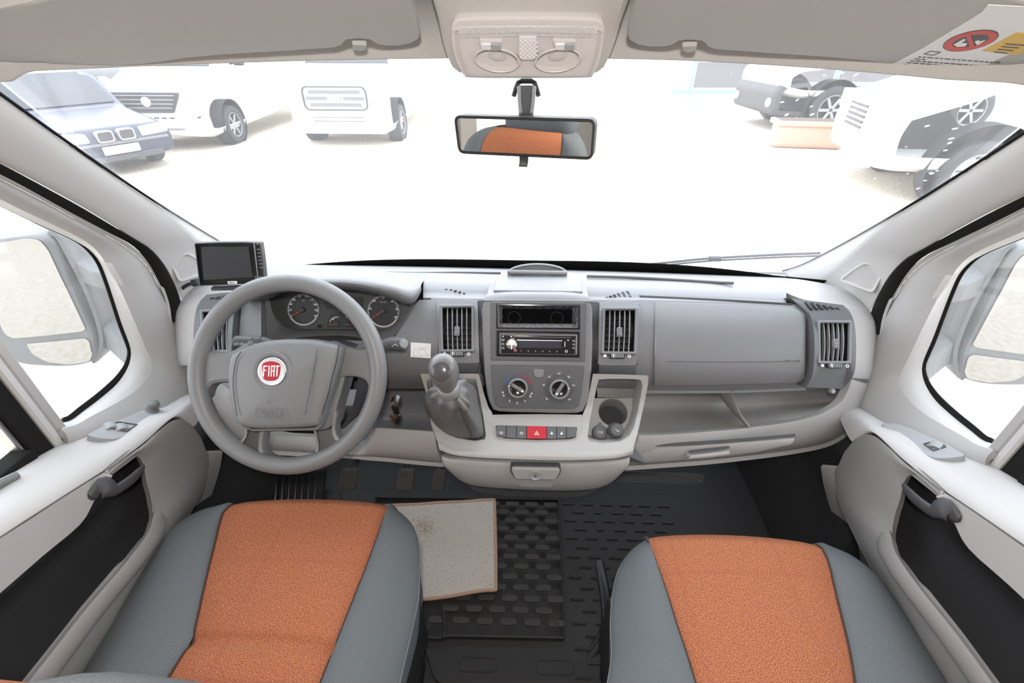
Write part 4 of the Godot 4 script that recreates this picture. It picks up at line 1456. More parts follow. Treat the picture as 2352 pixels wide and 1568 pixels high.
		for e in 4:
			for k in 6:
				var u := k / 6.0
				var px := lerpf(q2[e][0], q2[(e + 1) % 4][0], u); var py := lerpf(q2[e][1], q2[(e + 1) % 4][1], u)
				vi.append(fs(px, py, 0.024 - 0.018 * (px - 1866.0) / 98.0))
		var vb2 := part(dash, "vent_block", own.call(ring_on(vo, vi, 81, Vector3(0, -0.02, -0.03))), M.block, "charcoal outer vent block")
		var closed := vo.duplicate(); closed.append(vo[0])
		part(vb2, "block_side", own.call(net([closed, shift(closed, Vector3(-0.004, -0.02, -0.04))])), M.dark)
		if s == 0:
			air_vent(dash, q2, 5, 0, [1917, 790], [1916, 840], 0.014)
		else:
			var lq := [[466, 717], [533, 714], [528, 803], [470, 806]]
			air_vent(dash, lq, 5, 0, [500, 762], [], 0.014)
		# demist slots on top of the block
		for w in [[1852, 690, 1866, 706], [1865, 691, 1878, 706], [1879, 694, 1890, 706], [1893, 697, 1902, 706], [1907, 700, 1914, 706], [1921, 703, 1926, 706]]:
			var u0: float = (w[0] - 1850.0) / 98.0
			var d0 := fs(w[0], w[1] + 3, 0.0252 - 0.018 * u0); var d1 := fs(w[2], w[3] + 3, 0.0252 - 0.018 * u0)
			var sd := Vector3(0.003, 0, 0)
			part(dash, "demist_slot", own.call(thick([PackedVector3Array([d0 - sd, d0 + sd]), PackedVector3Array([d1 - sd, d1 + sd])], 0.004, 0.0, Vector3(0, 0.8, 0.6))), M.black)
	# ---- driver's side
	part(dash, "driver_fascia", thick(face_patch([[556, 682], [575, 676], [600, 672]], [[540, 890], [570, 890], [600, 890]], 0.0, 8, 12), 0.02), M.dash)
	part(dash, "driver_fascia", thick(face_patch([[592, 775], [640, 782], [740, 780], [850, 783], [905, 779]], [[590, 890], [640, 890], [740, 890], [850, 890], [905, 890]], 0.0, 20, 8), 0.02), M.dash)
	var fr0 := [[962, 688], [951, 706], [932, 737], [911, 767], [896, 785], [888, 800], [888, 840], [888, 886]]
	var fr1 := [[1006, 688], [1006, 710], [1006, 740], [1006, 770], [1006, 790], [1006, 810], [1006, 850], [1006, 886]]
	part(dash, "driver_fascia", thick(face_patch(fr0, fr1, 0.001, 30, 6), 0.02, 0.001), M.dash)
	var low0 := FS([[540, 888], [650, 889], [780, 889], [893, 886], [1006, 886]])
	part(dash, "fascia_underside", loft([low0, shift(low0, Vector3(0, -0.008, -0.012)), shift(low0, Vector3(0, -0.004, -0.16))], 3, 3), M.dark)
	# knee panel
	var k0 := curve(Z([[440, 850, 0.915], [480, 866, 0.885], [514, 884, 0.865], [545, 905, 0.85], [590, 925, 0.84], [640, 942, 0.83], [720, 975, 0.81], [790, 1010, 0.80], [832, 1011, 0.80], [843, 1003, 0.80], [850, 986, 0.80], [862, 981, 0.80], [920, 984, 0.80], [1000, 990, 0.80]]), 2)
	var k1 := curve(Z([[440, 930, 0.89], [462, 965, 0.865], [490, 1000, 0.84], [520, 1022, 0.825], [570, 1032, 0.81], [640, 1036, 0.80], [720, 1040, 0.79], [780, 1042, 0.785], [820, 1045, 0.78], [850, 1048, 0.78], [880, 1050, 0.78], [920, 1054, 0.78], [970, 1059, 0.78], [1020, 1063, 0.78]]), 2)
	part(dash, "knee_panel", thick(between(k0, k1, 50, 8, Vector3(0, 0, 0.02)), 0.02, 0.004), M.light, "pale knee panel under the steering wheel")
	part(dash, "knee_underside", loft([k1, shift(k1, Vector3(0, -0.01, -0.02)), shift(k1, Vector3(0, -0.004, -0.3))], 1, 3), M.light)
	part(dash, "knee_recess", loft([Z([[850, 880, 0.93], [920, 880, 0.93], [1000, 880, 0.93]]), Z([[850, 950, 0.94], [920, 950, 0.94], [1000, 950, 0.94]]), Z([[845, 986, 0.86], [920, 986, 0.86], [1010, 992, 0.86]]), Z([[845, 990, 0.81], [920, 990, 0.81], [1010, 996, 0.81]])], 3, 4), M.shelf)
	part(dash, "screw_hole", lathe([[0.008, 0.002], [0.006, 0.0], [0.005, -0.01], [0.0, -0.01]], frame(zp(506, 961, 0.838), Vector3(0.15, 0.3, 0.9)), 16), M.dark)


func build_console() -> void:
	var con := thing("centre_console", "pale grey centre console with a drawer, below the radio stack", "console")
	# stack: charcoal-grey body standing proud of the dashboard
	var P0 := zp(1236, 770, 0.845)
	var N := Vector3(0, 0.5, 0.866)
	var sf := frame(P0, N)
	var outl := flat([[1112, 690], [1107, 740], [1108, 800], [1112, 860], [1118, 905], [1128, 934], [1146, 946], [1236, 949], [1326, 950], [1343, 938], [1353, 910], [1359, 860], [1362, 800], [1361, 740], [1356, 692], [1300, 690], [1236, 689], [1170, 689]], sf)
	var so := spline2(outl, 2)
	var opening := flat([[1139, 696], [1235, 697.5], [1333, 699], [1333, 760], [1332.5, 822], [1235, 820.5], [1139, 819], [1139, 757]], sf)
	var s3 := at2(so, sf, 0.0); var o3 := PackedVector3Array(at2(opening, sf, 0.0))
	var ring_out := s3.duplicate(); ring_out.append(s3[0])
	# start the opening's outline where the body's starts, top left, running the same way round
	var oo := PackedVector3Array([o3[0], o3[7], o3[6], o3[5], o3[4], o3[3], o3[2], o3[1], o3[0]])
	var in_s := at2(inset(so, 0.006), sf, 0.0); in_s.append(in_s[0])
	var st_rows := [at2(so, sf, -0.06), at2(so, sf, -0.006), at2(inset(so, 0.002), sf, -0.002)]
	for r in st_rows: r.append(r[0])
	var st_t := net(st_rows)
	st_t.append_array(net([resample(st_rows[2], 121), resample(in_s, 121), resample(oo, 121), shift(resample(oo, 121), sf.basis.z * -0.02)]))
	var stack := part(con, "stack_body", st_t, M.stack, "grey centre stack")
	# its top rolls back to a flat lid
	var r0 := PackedVector3Array(); var r1 := PackedVector3Array(); var r2 := PackedVector3Array(); var r3 := PackedVector3Array()
	for k in 13:
		var u := k / 12.0
		var arch := pow(absf(2.0 * u - 1.0), 4.0)
		r0.append(pl(lerpf(1112, 1357, u), lerpf(690, 692, u), P0, N) )
		r1.append(zp(lerpf(1114, 1354, u), lerpf(676, 678, u) + 4 * arch, 0.90))
		r2.append(zp(lerpf(1120, 1350, u), lerpf(667, 669, u) + 5 * arch, 0.93))
		r3.append(zp(lerpf(1126, 1344, u), lerpf(628, 630, u) + 10 * arch, 1.10))
	part(con, "stack_top", thick(dense([r0, r1, r2, r3], 1, 4), 0.02, 0.0, Vector3.UP), M.stack)
	var ld := Z([[1134, 666, 0.927], [1236, 667, 0.927], [1338, 669, 0.927]])
	var lr := Z([[1141, 632, 1.078], [1236, 631, 1.078], [1333, 633, 1.078]])
	part(con, "stack_lid", thick(between(ld, lr, 10, 6, Vector3(0, 0.002, 0)), 0.006, 0.002, Vector3.UP), M.stack, "lid of the stack-top compartment")
	# half-round document clip standing behind the lid
	var dome := []
	for k in 17:
		var an := PI * k / 16.0
		dome.append([1234 - 70 * cos(an), 627 - 23 * sin(an)])
	var domef := frame(zp(1234, 618, 1.085), Vector3(0, 0.45, 0.9))
	part(con, "document_clip", prism(flat(dome, domef), domef, -0.025, 0.0, 0.005), M.stack, "rounded clip behind the lid")
	part(con, "clip_roll", tube(Z([[1166, 625, 1.07], [1236, 626, 1.065], [1302, 627, 1.07]]), 0.006, 10), M.stack)
	# trim panels round radio and heater controls
	var rp := flat([[1127, 693], [1236, 694], [1347, 695], [1346, 760], [1343, 830], [1236, 828.5], [1128, 827], [1127, 760]], sf)
	var ri0 := flat([[1141, 697.5], [1236, 698.5], [1331, 700], [1331, 760], [1331, 820], [1236, 818.5], [1140.5, 817], [1141, 757]], sf)
	part(con, "radio_surround", hoop(rp, ri0, sf, -0.004, 0.0035, 0.0012), M.dark, "charcoal radio surround")
	part(con, "radio_divider", prism(flat([[1139, 754], [1333, 756.5], [1333, 762], [1139, 759]], sf), sf, -0.004, 0.003, 0.001), M.dark)
	# lower console
	var mo := [CN([[1131, 952], [1200, 951], [1270, 951], [1337, 952]]), CN([[1131, 975], [1200, 974], [1270, 975], [1337, 976]]), CN([[1131, 1005], [1200, 1006], [1270, 1008], [1337, 1009]]), CN([[1131, 1032], [1200, 1036], [1270, 1039], [1337, 1038]])]
	part(con, "console_face", loft(mo, 4, 4), M.light)
	var lo := CN([[967, 858], [1000, 858], [1040, 858], [1070, 858], [1100, 858], [1112, 905], [1122, 935], [1131, 948], [1131, 990], [1131, 1032], [1080, 1036], [1030, 1030], [1005, 1012], [992, 975], [984, 920], [975, 885]])
	var li := CN([[980, 872], [1005, 869], [1035, 868], [1065, 868], [1092, 869], [1098, 900], [1104, 935], [1109, 965], [1114, 996], [1112, 1007], [1090, 1010], [1050, 1003], [1018, 985], [998, 955], [988, 915], [982, 890]])
	part(con, "lever_surround", ring_on(lo, li, 97, Vector3(0, -0.05, -0.02)), M.light)
	var well := CN([[976, 866], [1098, 866], [1118, 1008], [1092, 1014], [1050, 1008], [1012, 988], [990, 950]])
	var wp := PackedVector3Array()
	var wc := Vector3.ZERO
	for p in well: wc += p / well.size()
	for k in well.size(): wp.append_array(PackedVector3Array([wc, well[k], well[(k + 1) % well.size()]]))
	part(con, "lever_well", shift(wp, Vector3(0, -0.045, -0.02)), M.dark)
	var ro := CN([[1362, 858], [1400, 859], [1440, 860], [1488, 862], [1487, 880], [1480, 920], [1471, 960], [1462, 1000], [1452, 1034], [1420, 1039], [1380, 1041], [1337, 1040], [1337, 1000], [1337, 955], [1347, 930], [1356, 890]])
	var ri := CN([[1376, 873], [1400, 871], [1440, 871], [1470, 873], [1475, 886], [1470, 915], [1463, 950], [1455, 980], [1444, 1001], [1425, 1013], [1385, 1018], [1354, 1013], [1351, 1000], [1357, 965], [1364, 930], [1371, 890]])
	part(con, "cup_surround", ring_on(ro, ri, 97, Vector3(0, -0.03, -0.05)), M.light)
	# recess: back wall, step and ledge with the cup hole
	part(con, "cup_recess", loft([shift(CN([[1374, 870], [1422, 869], [1474, 871]]), Vector3(0, -0.015, -0.045)), Z([[1372, 908, 0.845], [1420, 910, 0.85], [1466, 912, 0.845]]), Z([[1368, 912, 0.838], [1420, 913, 0.84], [1464, 914, 0.838]])], 4, 4), M.light)
	var ho := Z([[1366, 914, 0.83], [1390, 914, 0.83], [1415, 914, 0.83], [1440, 914, 0.83], [1464, 914, 0.83], [1462, 940, 0.81], [1458, 965, 0.79], [1450, 990, 0.77], [1435, 1012, 0.745], [1400, 1020, 0.735], [1368, 1022, 0.735], [1346, 1016, 0.74], [1346, 1000, 0.752], [1352, 975, 0.775], [1357, 955, 0.79], [1362, 932, 0.81]])
	var plane := Plane(ho[2], ho[9], ho[13])
	var hn := plane.normal if plane.normal.y > 0 else -plane.normal
	var hf := frame(pl(1408, 946, ho[2], hn), hn)
	var hp := flat([[1366, 914], [1464, 914], [1462, 940], [1456, 975], [1446, 1003], [1425, 1019], [1380, 1023], [1346, 1018], [1346, 1000], [1356, 958]], hf)
	var hole := oval(0.0335, 0.0335, 40)
	# ledge as a fan of strips from its edge to the hole
	var hp3 := PackedVector3Array()
	for q in hp: hp3.append(Vector3(q.x, q.y, 0))
	hp3.append(hp3[0])
	var dense_edge := PackedVector3Array()
	for k in hp3.size() - 1:
		for u in 8: dense_edge.append(hp3[k].lerp(hp3[k + 1], u / 8.0))
	var inner_e := PackedVector3Array(); var outer_e := PackedVector3Array()
	for q in dense_edge:
		outer_e.append(hf * q)
		inner_e.append(hf * (Vector3(q.x, q.y, 0).normalized() * 0.0335))
	outer_e.append(outer_e[0]); inner_e.append(inner_e[0])
	part(con, "cup_ledge", net([outer_e, inner_e]), M.light)
	part(con, "cup_holder", lathe([[0.0345, 0.001], [0.0335, 0.0], [0.0325, -0.002], [0.032, -0.055], [0.0, -0.055]], hf, 40), M.light, "round cup holder")
	part(con, "cup_mat", lathe([[0.031, -0.054], [0.031, -0.050], [0.0, -0.050]], hf, 32), M.rubber, "dark mat at the bottom of the cup holder")
	# front lip, gap and drawer
	var f0 := CN([[1004, 1008], [1031, 1026], [1080, 1031], [1131, 1028], [1200, 1031], [1270, 1034], [1337, 1035], [1380, 1036], [1420, 1034], [1454, 1029]], 0.0008)
	var f1 := Z([[1011, 1034, 0.685], [1040, 1044, 0.675], [1085, 1050, 0.672], [1131, 1053, 0.67], [1200, 1056, 0.67], [1270, 1058, 0.67], [1337, 1057, 0.67], [1380, 1055, 0.672], [1420, 1051, 0.676], [1452, 1043, 0.69]])
	part(con, "console_lip", loft([f0, f0_mid(f0, f1), f1, shift(f1, Vector3(0, -0.004, -0.03))], 3, 3), M.light)
	# sides
	var s0 := CN([[967, 858], [975, 885], [984, 920], [992, 975], [1005, 1012]])
	part(con, "console_side", loft([s0, shift(s0, Vector3(-0.002, -0.012, -0.012)), shift(s0, Vector3(0.002, -0.12, -0.12))], 3, 2), M.light)
	var s1 := CN([[1488, 862], [1487, 880], [1480, 920], [1471, 960], [1462, 1000], [1453, 1034]])
	part(con, "console_side", loft([s1, shift(s1, Vector3(0.002, -0.012, -0.012)), shift(s1, Vector3(-0.002, -0.12, -0.12))], 3, 2), M.light)
	var dt := curve(Z([[1012, 1046, 0.69], [1030, 1053, 0.684], [1060, 1056, 0.68], [1100, 1059, 0.678], [1160, 1062, 0.677], [1236, 1064, 0.677], [1310, 1064, 0.677], [1370, 1062, 0.679], [1410, 1058, 0.682], [1435, 1053, 0.688], [1449, 1047, 0.695]]), 3)
	var db := curve(Z([[1022, 1066, 0.70], [1036, 1084, 0.70], [1056, 1103, 0.70], [1090, 1116, 0.695], [1160, 1123, 0.69], [1236, 1127, 0.69], [1310, 1128, 0.69], [1362, 1124, 0.695], [1398, 1112, 0.70], [1424, 1090, 0.70], [1440, 1065, 0.70]]), 3)
	var drawer := part(con, "drawer", thick(between(dt, db, 44, 8, Vector3(0, 0, 0.012)), 0.05, 0.006), M.light, "pale drawer front with a lock")
	part(con, "drawer_shadow_gap", thick(between(shift(f1, Vector3(0, -0.004, -0.012)), shift(dt, Vector3(0, 0.002, -0.012)), 30, 2), 0.02), M.black)
	part(con, "drawer_tub", thick(between(shift(db, Vector3(0, 0.02, -0.03)), Z([[1060, 1100, 0.73], [1090, 1128, 0.73], [1160, 1138, 0.73], [1236, 1141, 0.73], [1310, 1142, 0.73], [1345, 1138, 0.73], [1390, 1116, 0.73]]), 24, 3), 0.06), M.dark)
	var hc := zp(1230, 1086, 0.667)
	var hfr := frame(hc, Vector3(0, 0.12, 1.0))
	var handle := part(drawer, "drawer_handle", prism(soft(flat([[1176, 1070], [1284, 1072], [1286, 1080], [1276, 1098], [1184, 1096], [1175, 1078]], hfr), 0.005), hfr, -0.01, 0.007, 0.003), M.light)
	part(handle, "handle_gap", prism(soft(flat([[1173, 1067], [1287, 1069], [1289, 1081], [1278, 1100], [1182, 1098], [1171, 1079]], hfr), 0.006), hfr, -0.01, 0.0012), M.dark)
	part(handle, "drawer_lock", lathe([[0.0, 0.0075], [0.009, 0.0075], [0.011, 0.0095], [0.0125, 0.0095], [0.0125, 0.006]], frame(zp(1230, 1086, 0.667), Vector3(0, 0.12, 1.0)), 24), M.plate, "round lock")
	part(handle, "key_slot", brick(hfr * Transform3D(Basis(), Vector3(0, 0, 0.0085)), Vector3(0.0025, 0.008, 0.002), 0.0003), M.dark)
	var scoop := Z([[1186, 1099], [1236, 1101], [1274, 1101]], 0.6715)
	part(handle, "finger_scoop", thick([scoop, shift(scoop, Vector3(0, -0.006, 0.0)), Z([[1196, 1117], [1236, 1119], [1266, 1119]], 0.673)], 0.004, 0.001), M.light)


func f0_mid(a: PackedVector3Array, b: PackedVector3Array) -> PackedVector3Array:
	var o := PackedVector3Array()
	for k in a.size(): o.append(a[k].lerp(b[k], 0.5) + Vector3(0, 0.003, 0.004))
	return o


# ---------------------------------------------------------------- instruments, radio, heater controls
func spot(f: Transform3D, px: float, py: float, up: float = 0.0) -> Transform3D:      # a place on a face, turned as the face
	var c := flat([[px, py]], f)[0]
	return f * Transform3D(Basis(), Vector3(c.x, c.y, up))

func arc2(r0: float, r1: float, a0: float, a1: float, n: int = 24) -> PackedVector2Array:
	var o := PackedVector2Array()
	for k in n + 1:
		var a := lerpf(a0, a1, float(k) / n)
		o.append(Vector2(cos(a), sin(a)) * r1)
	for k in range(n, -1, -1):
		var a := lerpf(a0, a1, float(k) / n)
		o.append(Vector2(cos(a), sin(a)) * r0)
	return o

func build_instruments() -> void:
	var cl := thing("instrument_cluster", "dark instrument cluster with two round dials behind the steering wheel", "instrument cluster")
	var P := zp(790, 715, 0.955)
	var f := frame(P, Vector3(0, 0.5, 0.866))
	part(cl, "cluster_plate", prism(flat([[610, 668], [960, 672], [948, 705], [925, 738], [895, 756], [680, 756], [650, 748], [628, 722]], f), f, -0.012, 0.0), M.cluster)
	# bowl round the instruments and cowl over them
	var bi := curve(Z([[620, 690, 0.955], [626, 716, 0.952], [644, 741, 0.948], [674, 754, 0.945], [750, 757, 0.945], [830, 757, 0.945], [882, 755, 0.945], [912, 742, 0.948], [930, 722, 0.95], [944, 698, 0.955]]), 3)
	var bo := curve(Z([[584, 690, 0.93], [588, 728, 0.915], [601, 764, 0.90], [630, 782, 0.892], [740, 781, 0.89], [830, 784, 0.89], [886, 785, 0.892], [918, 757, 0.905], [940, 725, 0.92], [960, 692, 0.94]]), 3)
	part(cl, "cluster_bowl", loft([bi, f0_mid(bi, bo), bo], 1, 4), M.dash)
	var c0 := curve(Z([[565, 690, 0.90], [600, 678, 0.885], [640, 668, 0.87], [700, 660, 0.86], [780, 659, 0.86], [850, 668, 0.865], [900, 683, 0.875], [930, 695, 0.885], [948, 696, 0.895], [960, 684, 0.91], [967, 668, 0.93]]), 3)
	var c1 := curve(Z([[560, 678, 0.905], [600, 662, 0.885], [640, 651, 0.87], [700, 643, 0.86], [780, 641, 0.86], [850, 649, 0.865], [905, 661, 0.875], [935, 672, 0.885], [950, 674, 0.895], [960, 666, 0.91], [967, 657, 0.93]]), 3)
	var c2 := curve(Z([[556, 670, 0.93], [600, 650, 0.92], [640, 640, 0.92], [700, 633, 0.92], [780, 631, 0.92], [850, 637, 0.92], [905, 647, 0.93], [935, 654, 0.935], [952, 655, 0.94], [962, 652, 0.95], [969, 650, 0.955]]), 3)
	var c3 := curve(Z([[556, 650, 1.06], [600, 634, 1.1], [640, 628, 1.1], [700, 622, 1.1], [780, 620, 1.1], [850, 622, 1.1], [905, 627, 1.09], [935, 631, 1.08], [952, 634, 1.07], [964, 640, 1.05], [974, 644, 1.03]]), 3)
	var cin := curve(Z([[600, 692, 0.93], [625, 684, 0.94], [650, 672, 0.95], [700, 665, 0.95], [780, 664, 0.95], [850, 672, 0.95], [895, 685, 0.95], [922, 696, 0.95], [935, 698, 0.95], [945, 694, 0.95], [955, 684, 0.95]]), 3)
	part(cl, "cowl", loft([cin, c0, c1, c2, c3], 1, 5), M.dash, "hood over the instruments")
	# dials
	var mm := 0.955 / FOCAL * 1.09
	for k in 2:
		var cx: float = [697.5, 881.0][k]
		var cy: float = [711.5, 715.5][k]
		var df := spot(f, cx, cy, 0.0)
		var dial := part(cl, "dial_face", prism(oval(0.0385, 0.0385, 48), df, -0.002, 0.001), M.dialblack, ["speedometer", "rev counter"][k])
		part(dial, "dial_ring", hoop(oval(0.0395, 0.0395, 48), oval(0.0372, 0.0372, 48), df, -0.002, 0.003, 0.0006), M.slat)
		part(dial, "dial_arc", prism(arc2(0.0350, 0.0372, deg_to_rad(-150), deg_to_rad(-30), 30), df, 0.001, 0.0016), M.mark)
		var ticks := PackedVector3Array()
		for q in 19:
			var a := deg_to_rad(lerpf(-148.0, -392.0, q / 18.0))
			ticks.append_array(brick(df * Transform3D(Basis(Vector3.BACK, a), Vector3(cos(a), sin(a), 0) * 0.0358 + Vector3(0, 0, 0.0013)), Vector3(0.003 if q % 2 == 0 else 0.002, 0.0011, 0.0005), 0.0001))
		ticks.append_array(prism(arc2(0.0366, 0.0372, deg_to_rad(-30), deg_to_rad(210), 40), df, 0.001, 0.0014))
		part(dial, "tick_marks", ticks, M.mark)
		var nums: Array = [[["0", 670, 725], ["20", 667.5, 711.5], ["40", 668.5, 698], ["60", 676, 688], ["80", 688.5, 680.5], ["100", 705, 680.5], ["120", 716.5, 688.5], ["140", 724.5, 699], ["160", 727.5, 712], ["180", 726.5, 725.5]],
			[["10", 850.5, 708.5], ["20", 859.5, 690.5], ["30", 880.5, 682.5], ["40", 901.5, 691.5], ["50", 912, 709.5], ["60", 909.5, 728.5]]][k]
		var tx := PackedVector3Array()
		for q in nums: tx.append_array(words(q[0], spot(f, q[1], q[2], 0.0012), 0.0078, 0.0004, false, 0.85, 700))
		tx.append_array(words("km/h" if k == 0 else "rpm x 100", spot(f, cx - 0.5, cy - 22.0, 0.0012), 0.0034, 0.0004))
		part(dial, "numerals", tx, M.mark)
		var hub := spot(f, [695.0, 880.0][k], [711.5, 714.0][k], 0.0)
		part(dial, "needle_hub", lathe([[0.0065, 0.001], [0.0065, 0.007], [0.005, 0.0085], [0.0, 0.0088]], hub, 24), M.hub)
		var e := flat([[[670, 855][k], [728, 732][k]]], f)[0]
		var h0 := flat([[[695, 880][k], [711.5, 714][k]]], f)[0]
		var dirv := (e - h0)
		part(dial, "needle", prism(PackedVector2Array([h0 + dirv.orthogonal().normalized() * 0.0013, h0 - dirv.orthogonal().normalized() * 0.0013, e - dirv.orthogonal().normalized() * 0.0004, e + dirv.orthogonal().normalized() * 0.0004]), f, 0.004, 0.005), M.needle)
	# small gauges and display between the dials
	part(cl, "display", prism(flat([[748, 680], [834, 682], [834, 711], [748, 710]], f), f, -0.001, 0.0008), M.dialblack, "blank display between the dials")
	part(cl, "lower_panel", prism(flat([[745, 713], [838, 714], [838, 755], [745, 754]], f), f, -0.001, 0.0006), M.cluster)
	for k in 2:
		var g := spot(f, [774.0, 798.0][k], 745.0, 0.0)
		var gb := part(cl, "small_gauge", prism(soft(flat([[751, 752], [752, 738], [760, 722], [775, 716], [787, 716], [787, 752]] if k == 0 else [[787, 752], [787, 716], [800, 716], [815, 722], [824, 738], [825, 752]], f), 0.003), f, -0.001, 0.0010), M.dialblack, ["fuel gauge", "temperature gauge"][k])
		var a0 := deg_to_rad([175.0, 5.0][k]); var a1 := deg_to_rad([75.0, 105.0][k])
		part(gb, "gauge_arc", prism(arc2(0.0175, 0.019, lerpf(a0, a1, 0.15), a1, 14), g, 0.0008, 0.0014), M.mark)
		part(gb, "gauge_needle", prism(PackedVector2Array([Vector2(0, 0.0008), Vector2(0, -0.0008), Vector2([-0.019, 0.019][k], -0.0006), Vector2([-0.019, 0.019][k], 0.0006)]), g, 0.002, 0.003), M.needle)
		part(gb, "gauge_hub", lathe([[0.0055, 0.001], [0.0055, 0.004], [0.004, 0.0052], [0.0, 0.0055]], g, 18), M.hub)
		part(gb, "gauge_symbol", prism(oval(0.0018, 0.0018, 10), spot(f, [766.0, 802.0][k], [733.0, 729.0][k], 0.0), 0.0008, 0.0014), M.mark)
	part(cl, "reset_knob", lathe([[0.004, 0.0], [0.004, 0.006], [0.003, 0.007], [0.0, 0.007]], spot(f, 734, 749, 0.0), 16), M.black)

	# ---- radio slot and radio, on the stack's face
	var sf := frame(zp(1236, 770, 0.845), Vector3(0, 0.5, 0.866))
	var tray := thing("radio_tray", "empty open slot above the car radio, with shiny scuffed back", "storage tray")
	var to := soft(flat([[1141, 697], [1331, 700], [1330, 756], [1141, 754]], sf), 0.003)
	var ti := soft(flat([[1145.5, 702], [1326.5, 704], [1326, 751.5], [1145.5, 750]], sf), 0.002)
	part(tray, "tray_frame", hoop(to, ti, sf, -0.002, 0.006, 0.001), M.gloss, "black frame")
	var b0 := at2(ti, sf, 0.004); var b1 := at2(inset(ti, 0.006), sf, -0.05)
	b0.append(b0[0]); b1.append(b1[0])
	part(tray, "tray_wall", net([b0, b1]), M.scuffed, "black plastic walls")
	part(tray, "tray_back", cap(inset(ti, 0.006), sf, -0.0498), M.scuffed, "scuffed shiny back")
	for q in [[1180.0, 730.0], [1283.0, 731.0]]:
		part(tray, "round_stamp", hoop(oval(0.0145, 0.0145, 28), oval(0.0138, 0.0138, 28), spot(sf, q[0], q[1], -0.0495), 0.0, 0.0005), M.vane)
	var ra := thing("car_radio", "slim black car radio with silver volume knob", "car radio")
	var rf := sf
	part(ra, "radio_cage", prism(soft(flat([[1140, 759], [1331, 762], [1331, 820], [1140, 817]], rf), 0.005), rf, -0.02, 0.005, 0.001), M.gloss)
	part(ra, "radio_trim", prism(soft(flat([[1147, 764], [1326, 767], [1325, 815], [1147, 813]], rf), 0.004), rf, 0.0, 0.010, 0.004), M.radiotrim, "grey bevelled fascia edge")
	part(ra, "radio_face", prism(soft(flat([[1152, 770], [1321, 773], [1320, 812], [1151, 810]], rf), 0.005), rf, 0.0, 0.0118, 0.0012), M.gloss, "black glossy front")
	part(ra, "disc_slot", prism(soft(flat([[1180, 770.5], [1310, 773], [1310, 776], [1178, 774]], rf), 0.001), rf, 0.0, 0.0126), M.vane)
	part(ra, "radio_display", prism(soft(flat([[1189, 781], [1288, 783], [1288, 799], [1189, 797]], rf), 0.002), rf, 0.0, 0.0124), M.display, "dark blank display")
	part(ra, "chrome_line", prism(flat([[1187, 779], [1290, 781], [1290, 782.2], [1187, 780.4]], rf), rf, 0.0, 0.0126), M.steel)
	var kn := spot(rf, 1175.5, 789, 0.0118)
	var knob := part(ra, "volume_knob", lathe([[0.0125, 0.0], [0.0125, 0.004], [0.0115, 0.0065], [0.009, 0.0075], [0.0, 0.008]], kn, 32), M.chrome, "silver volume knob")
	for a in 2:
		part(knob, "knob_rib", brick(kn * Transform3D(Basis(Vector3.BACK, a * PI / 2), Vector3(0, 0, 0.0076)), Vector3(0.002, 0.022, 0.0015), 0.0004), M.white)
	for q in 6:
		part(ra, "preset_label", words(str(q + 1), spot(rf, 1197 + 16.2 * q, 804.6 + 0.3 * q, 0.0122), 0.0042, 0.0004), M.mark)
	for q in [[1156, 771.5], [1174.5, 772], [1303.5, 780.5]]:
		part(ra, "indicator_dot", prism(oval(0.0014, 0.0014, 10), spot(rf, q[0], q[1], 0.0118), 0.0, 0.0008), M.white)
	part(ra, "red_button", lathe([[0.004, 0.0], [0.004, 0.0015], [0.0, 0.002]], spot(rf, 1183.5, 804, 0.0118), 16), M.wine, "small dark red button")
	for q in 3: part(ra, "side_button", brick(spot(rf, 1156, 780 + 9 * q, 0.0125), Vector3(0.007, 0.005, 0.002), 0.0006), M.radiotrim)
	for q in 3: part(ra, "side_button", brick(spot(rf, 1316, 782 + 8 * q, 0.0125), Vector3(0.006, 0.004, 0.002), 0.0006), M.radiotrim)
	part(ra, "socket_ring", hoop(oval(0.0028, 0.0028, 18), oval(0.0019, 0.0019, 18), spot(rf, 1299.5, 805.5, 0.0118), 0.0, 0.0012), M.white)
	part(ra, "usb_slot", brick(spot(rf, 1296.3, 789.5, 0.0125), Vector3(0.0016, 0.011, 0.0012), 0.0003), M.mark)

	# ---- heater controls
	var he := thing("heater_panel", "charcoal heater panel with two round dials below the radio", "control panel")
	var hf := sf
	part(he, "panel", prism(soft(flat([[1127, 837], [1343, 840], [1336, 900], [1329, 932], [1318, 938], [1236, 937], [1150, 936], [1139, 930], [1132, 900]], hf), 0.004), hf, -0.001, 0.0042, 0.001), M.dark)
	for k in 2:
		var cx: float = [1189.5, 1284.0][k]
		var cy: float = [889.5, 892.0][k]
		var base := spot(hf, cx, cy, 0.004)
		var di := part(he, "dial_plate", prism(oval(0.033, 0.033, 44), base, 0.0, 0.0008), M.plateau, "round dial plate")
		var kb := part(he, "dial_knob", lathe([[0.0222, 0.0], [0.0222, 0.009], [0.0212, 0.0115], [0.0193, 0.012], [0.0180, 0.0112], [0.0172, 0.006]], base, 44), M.slat, "grey ringed knob")
		part(kb, "knob_bowl", lathe([[0.0175, 0.0075], [0.0172, 0.005], [0.012, 0.0025], [0.0, 0.002]], base, 40), M.gloss)
		var an: float = [deg_to_rad(-31.0), deg_to_rad(59.0)][k]
		part(kb, "knob_bar", brick(base * Transform3D(Basis(Vector3.BACK, an), Vector3(0, 0, 0.006)), Vector3(0.034, 0.0085, 0.010), 0.002), M.stack)
		var tip: Vector2 = Vector2(cos(an), sin(an)) * (0.0115 if k == 0 else -0.0115)
		part(kb, "pointer", brick(base * Transform3D(Basis(Vector3.BACK, an), Vector3(tip.x, tip.y, 0.0112)), Vector3(0.006, 0.0032, 0.0008), 0.0003), M.white)
		var ta: float = [deg_to_rad(166.0), deg_to_rad(8.0)][k]
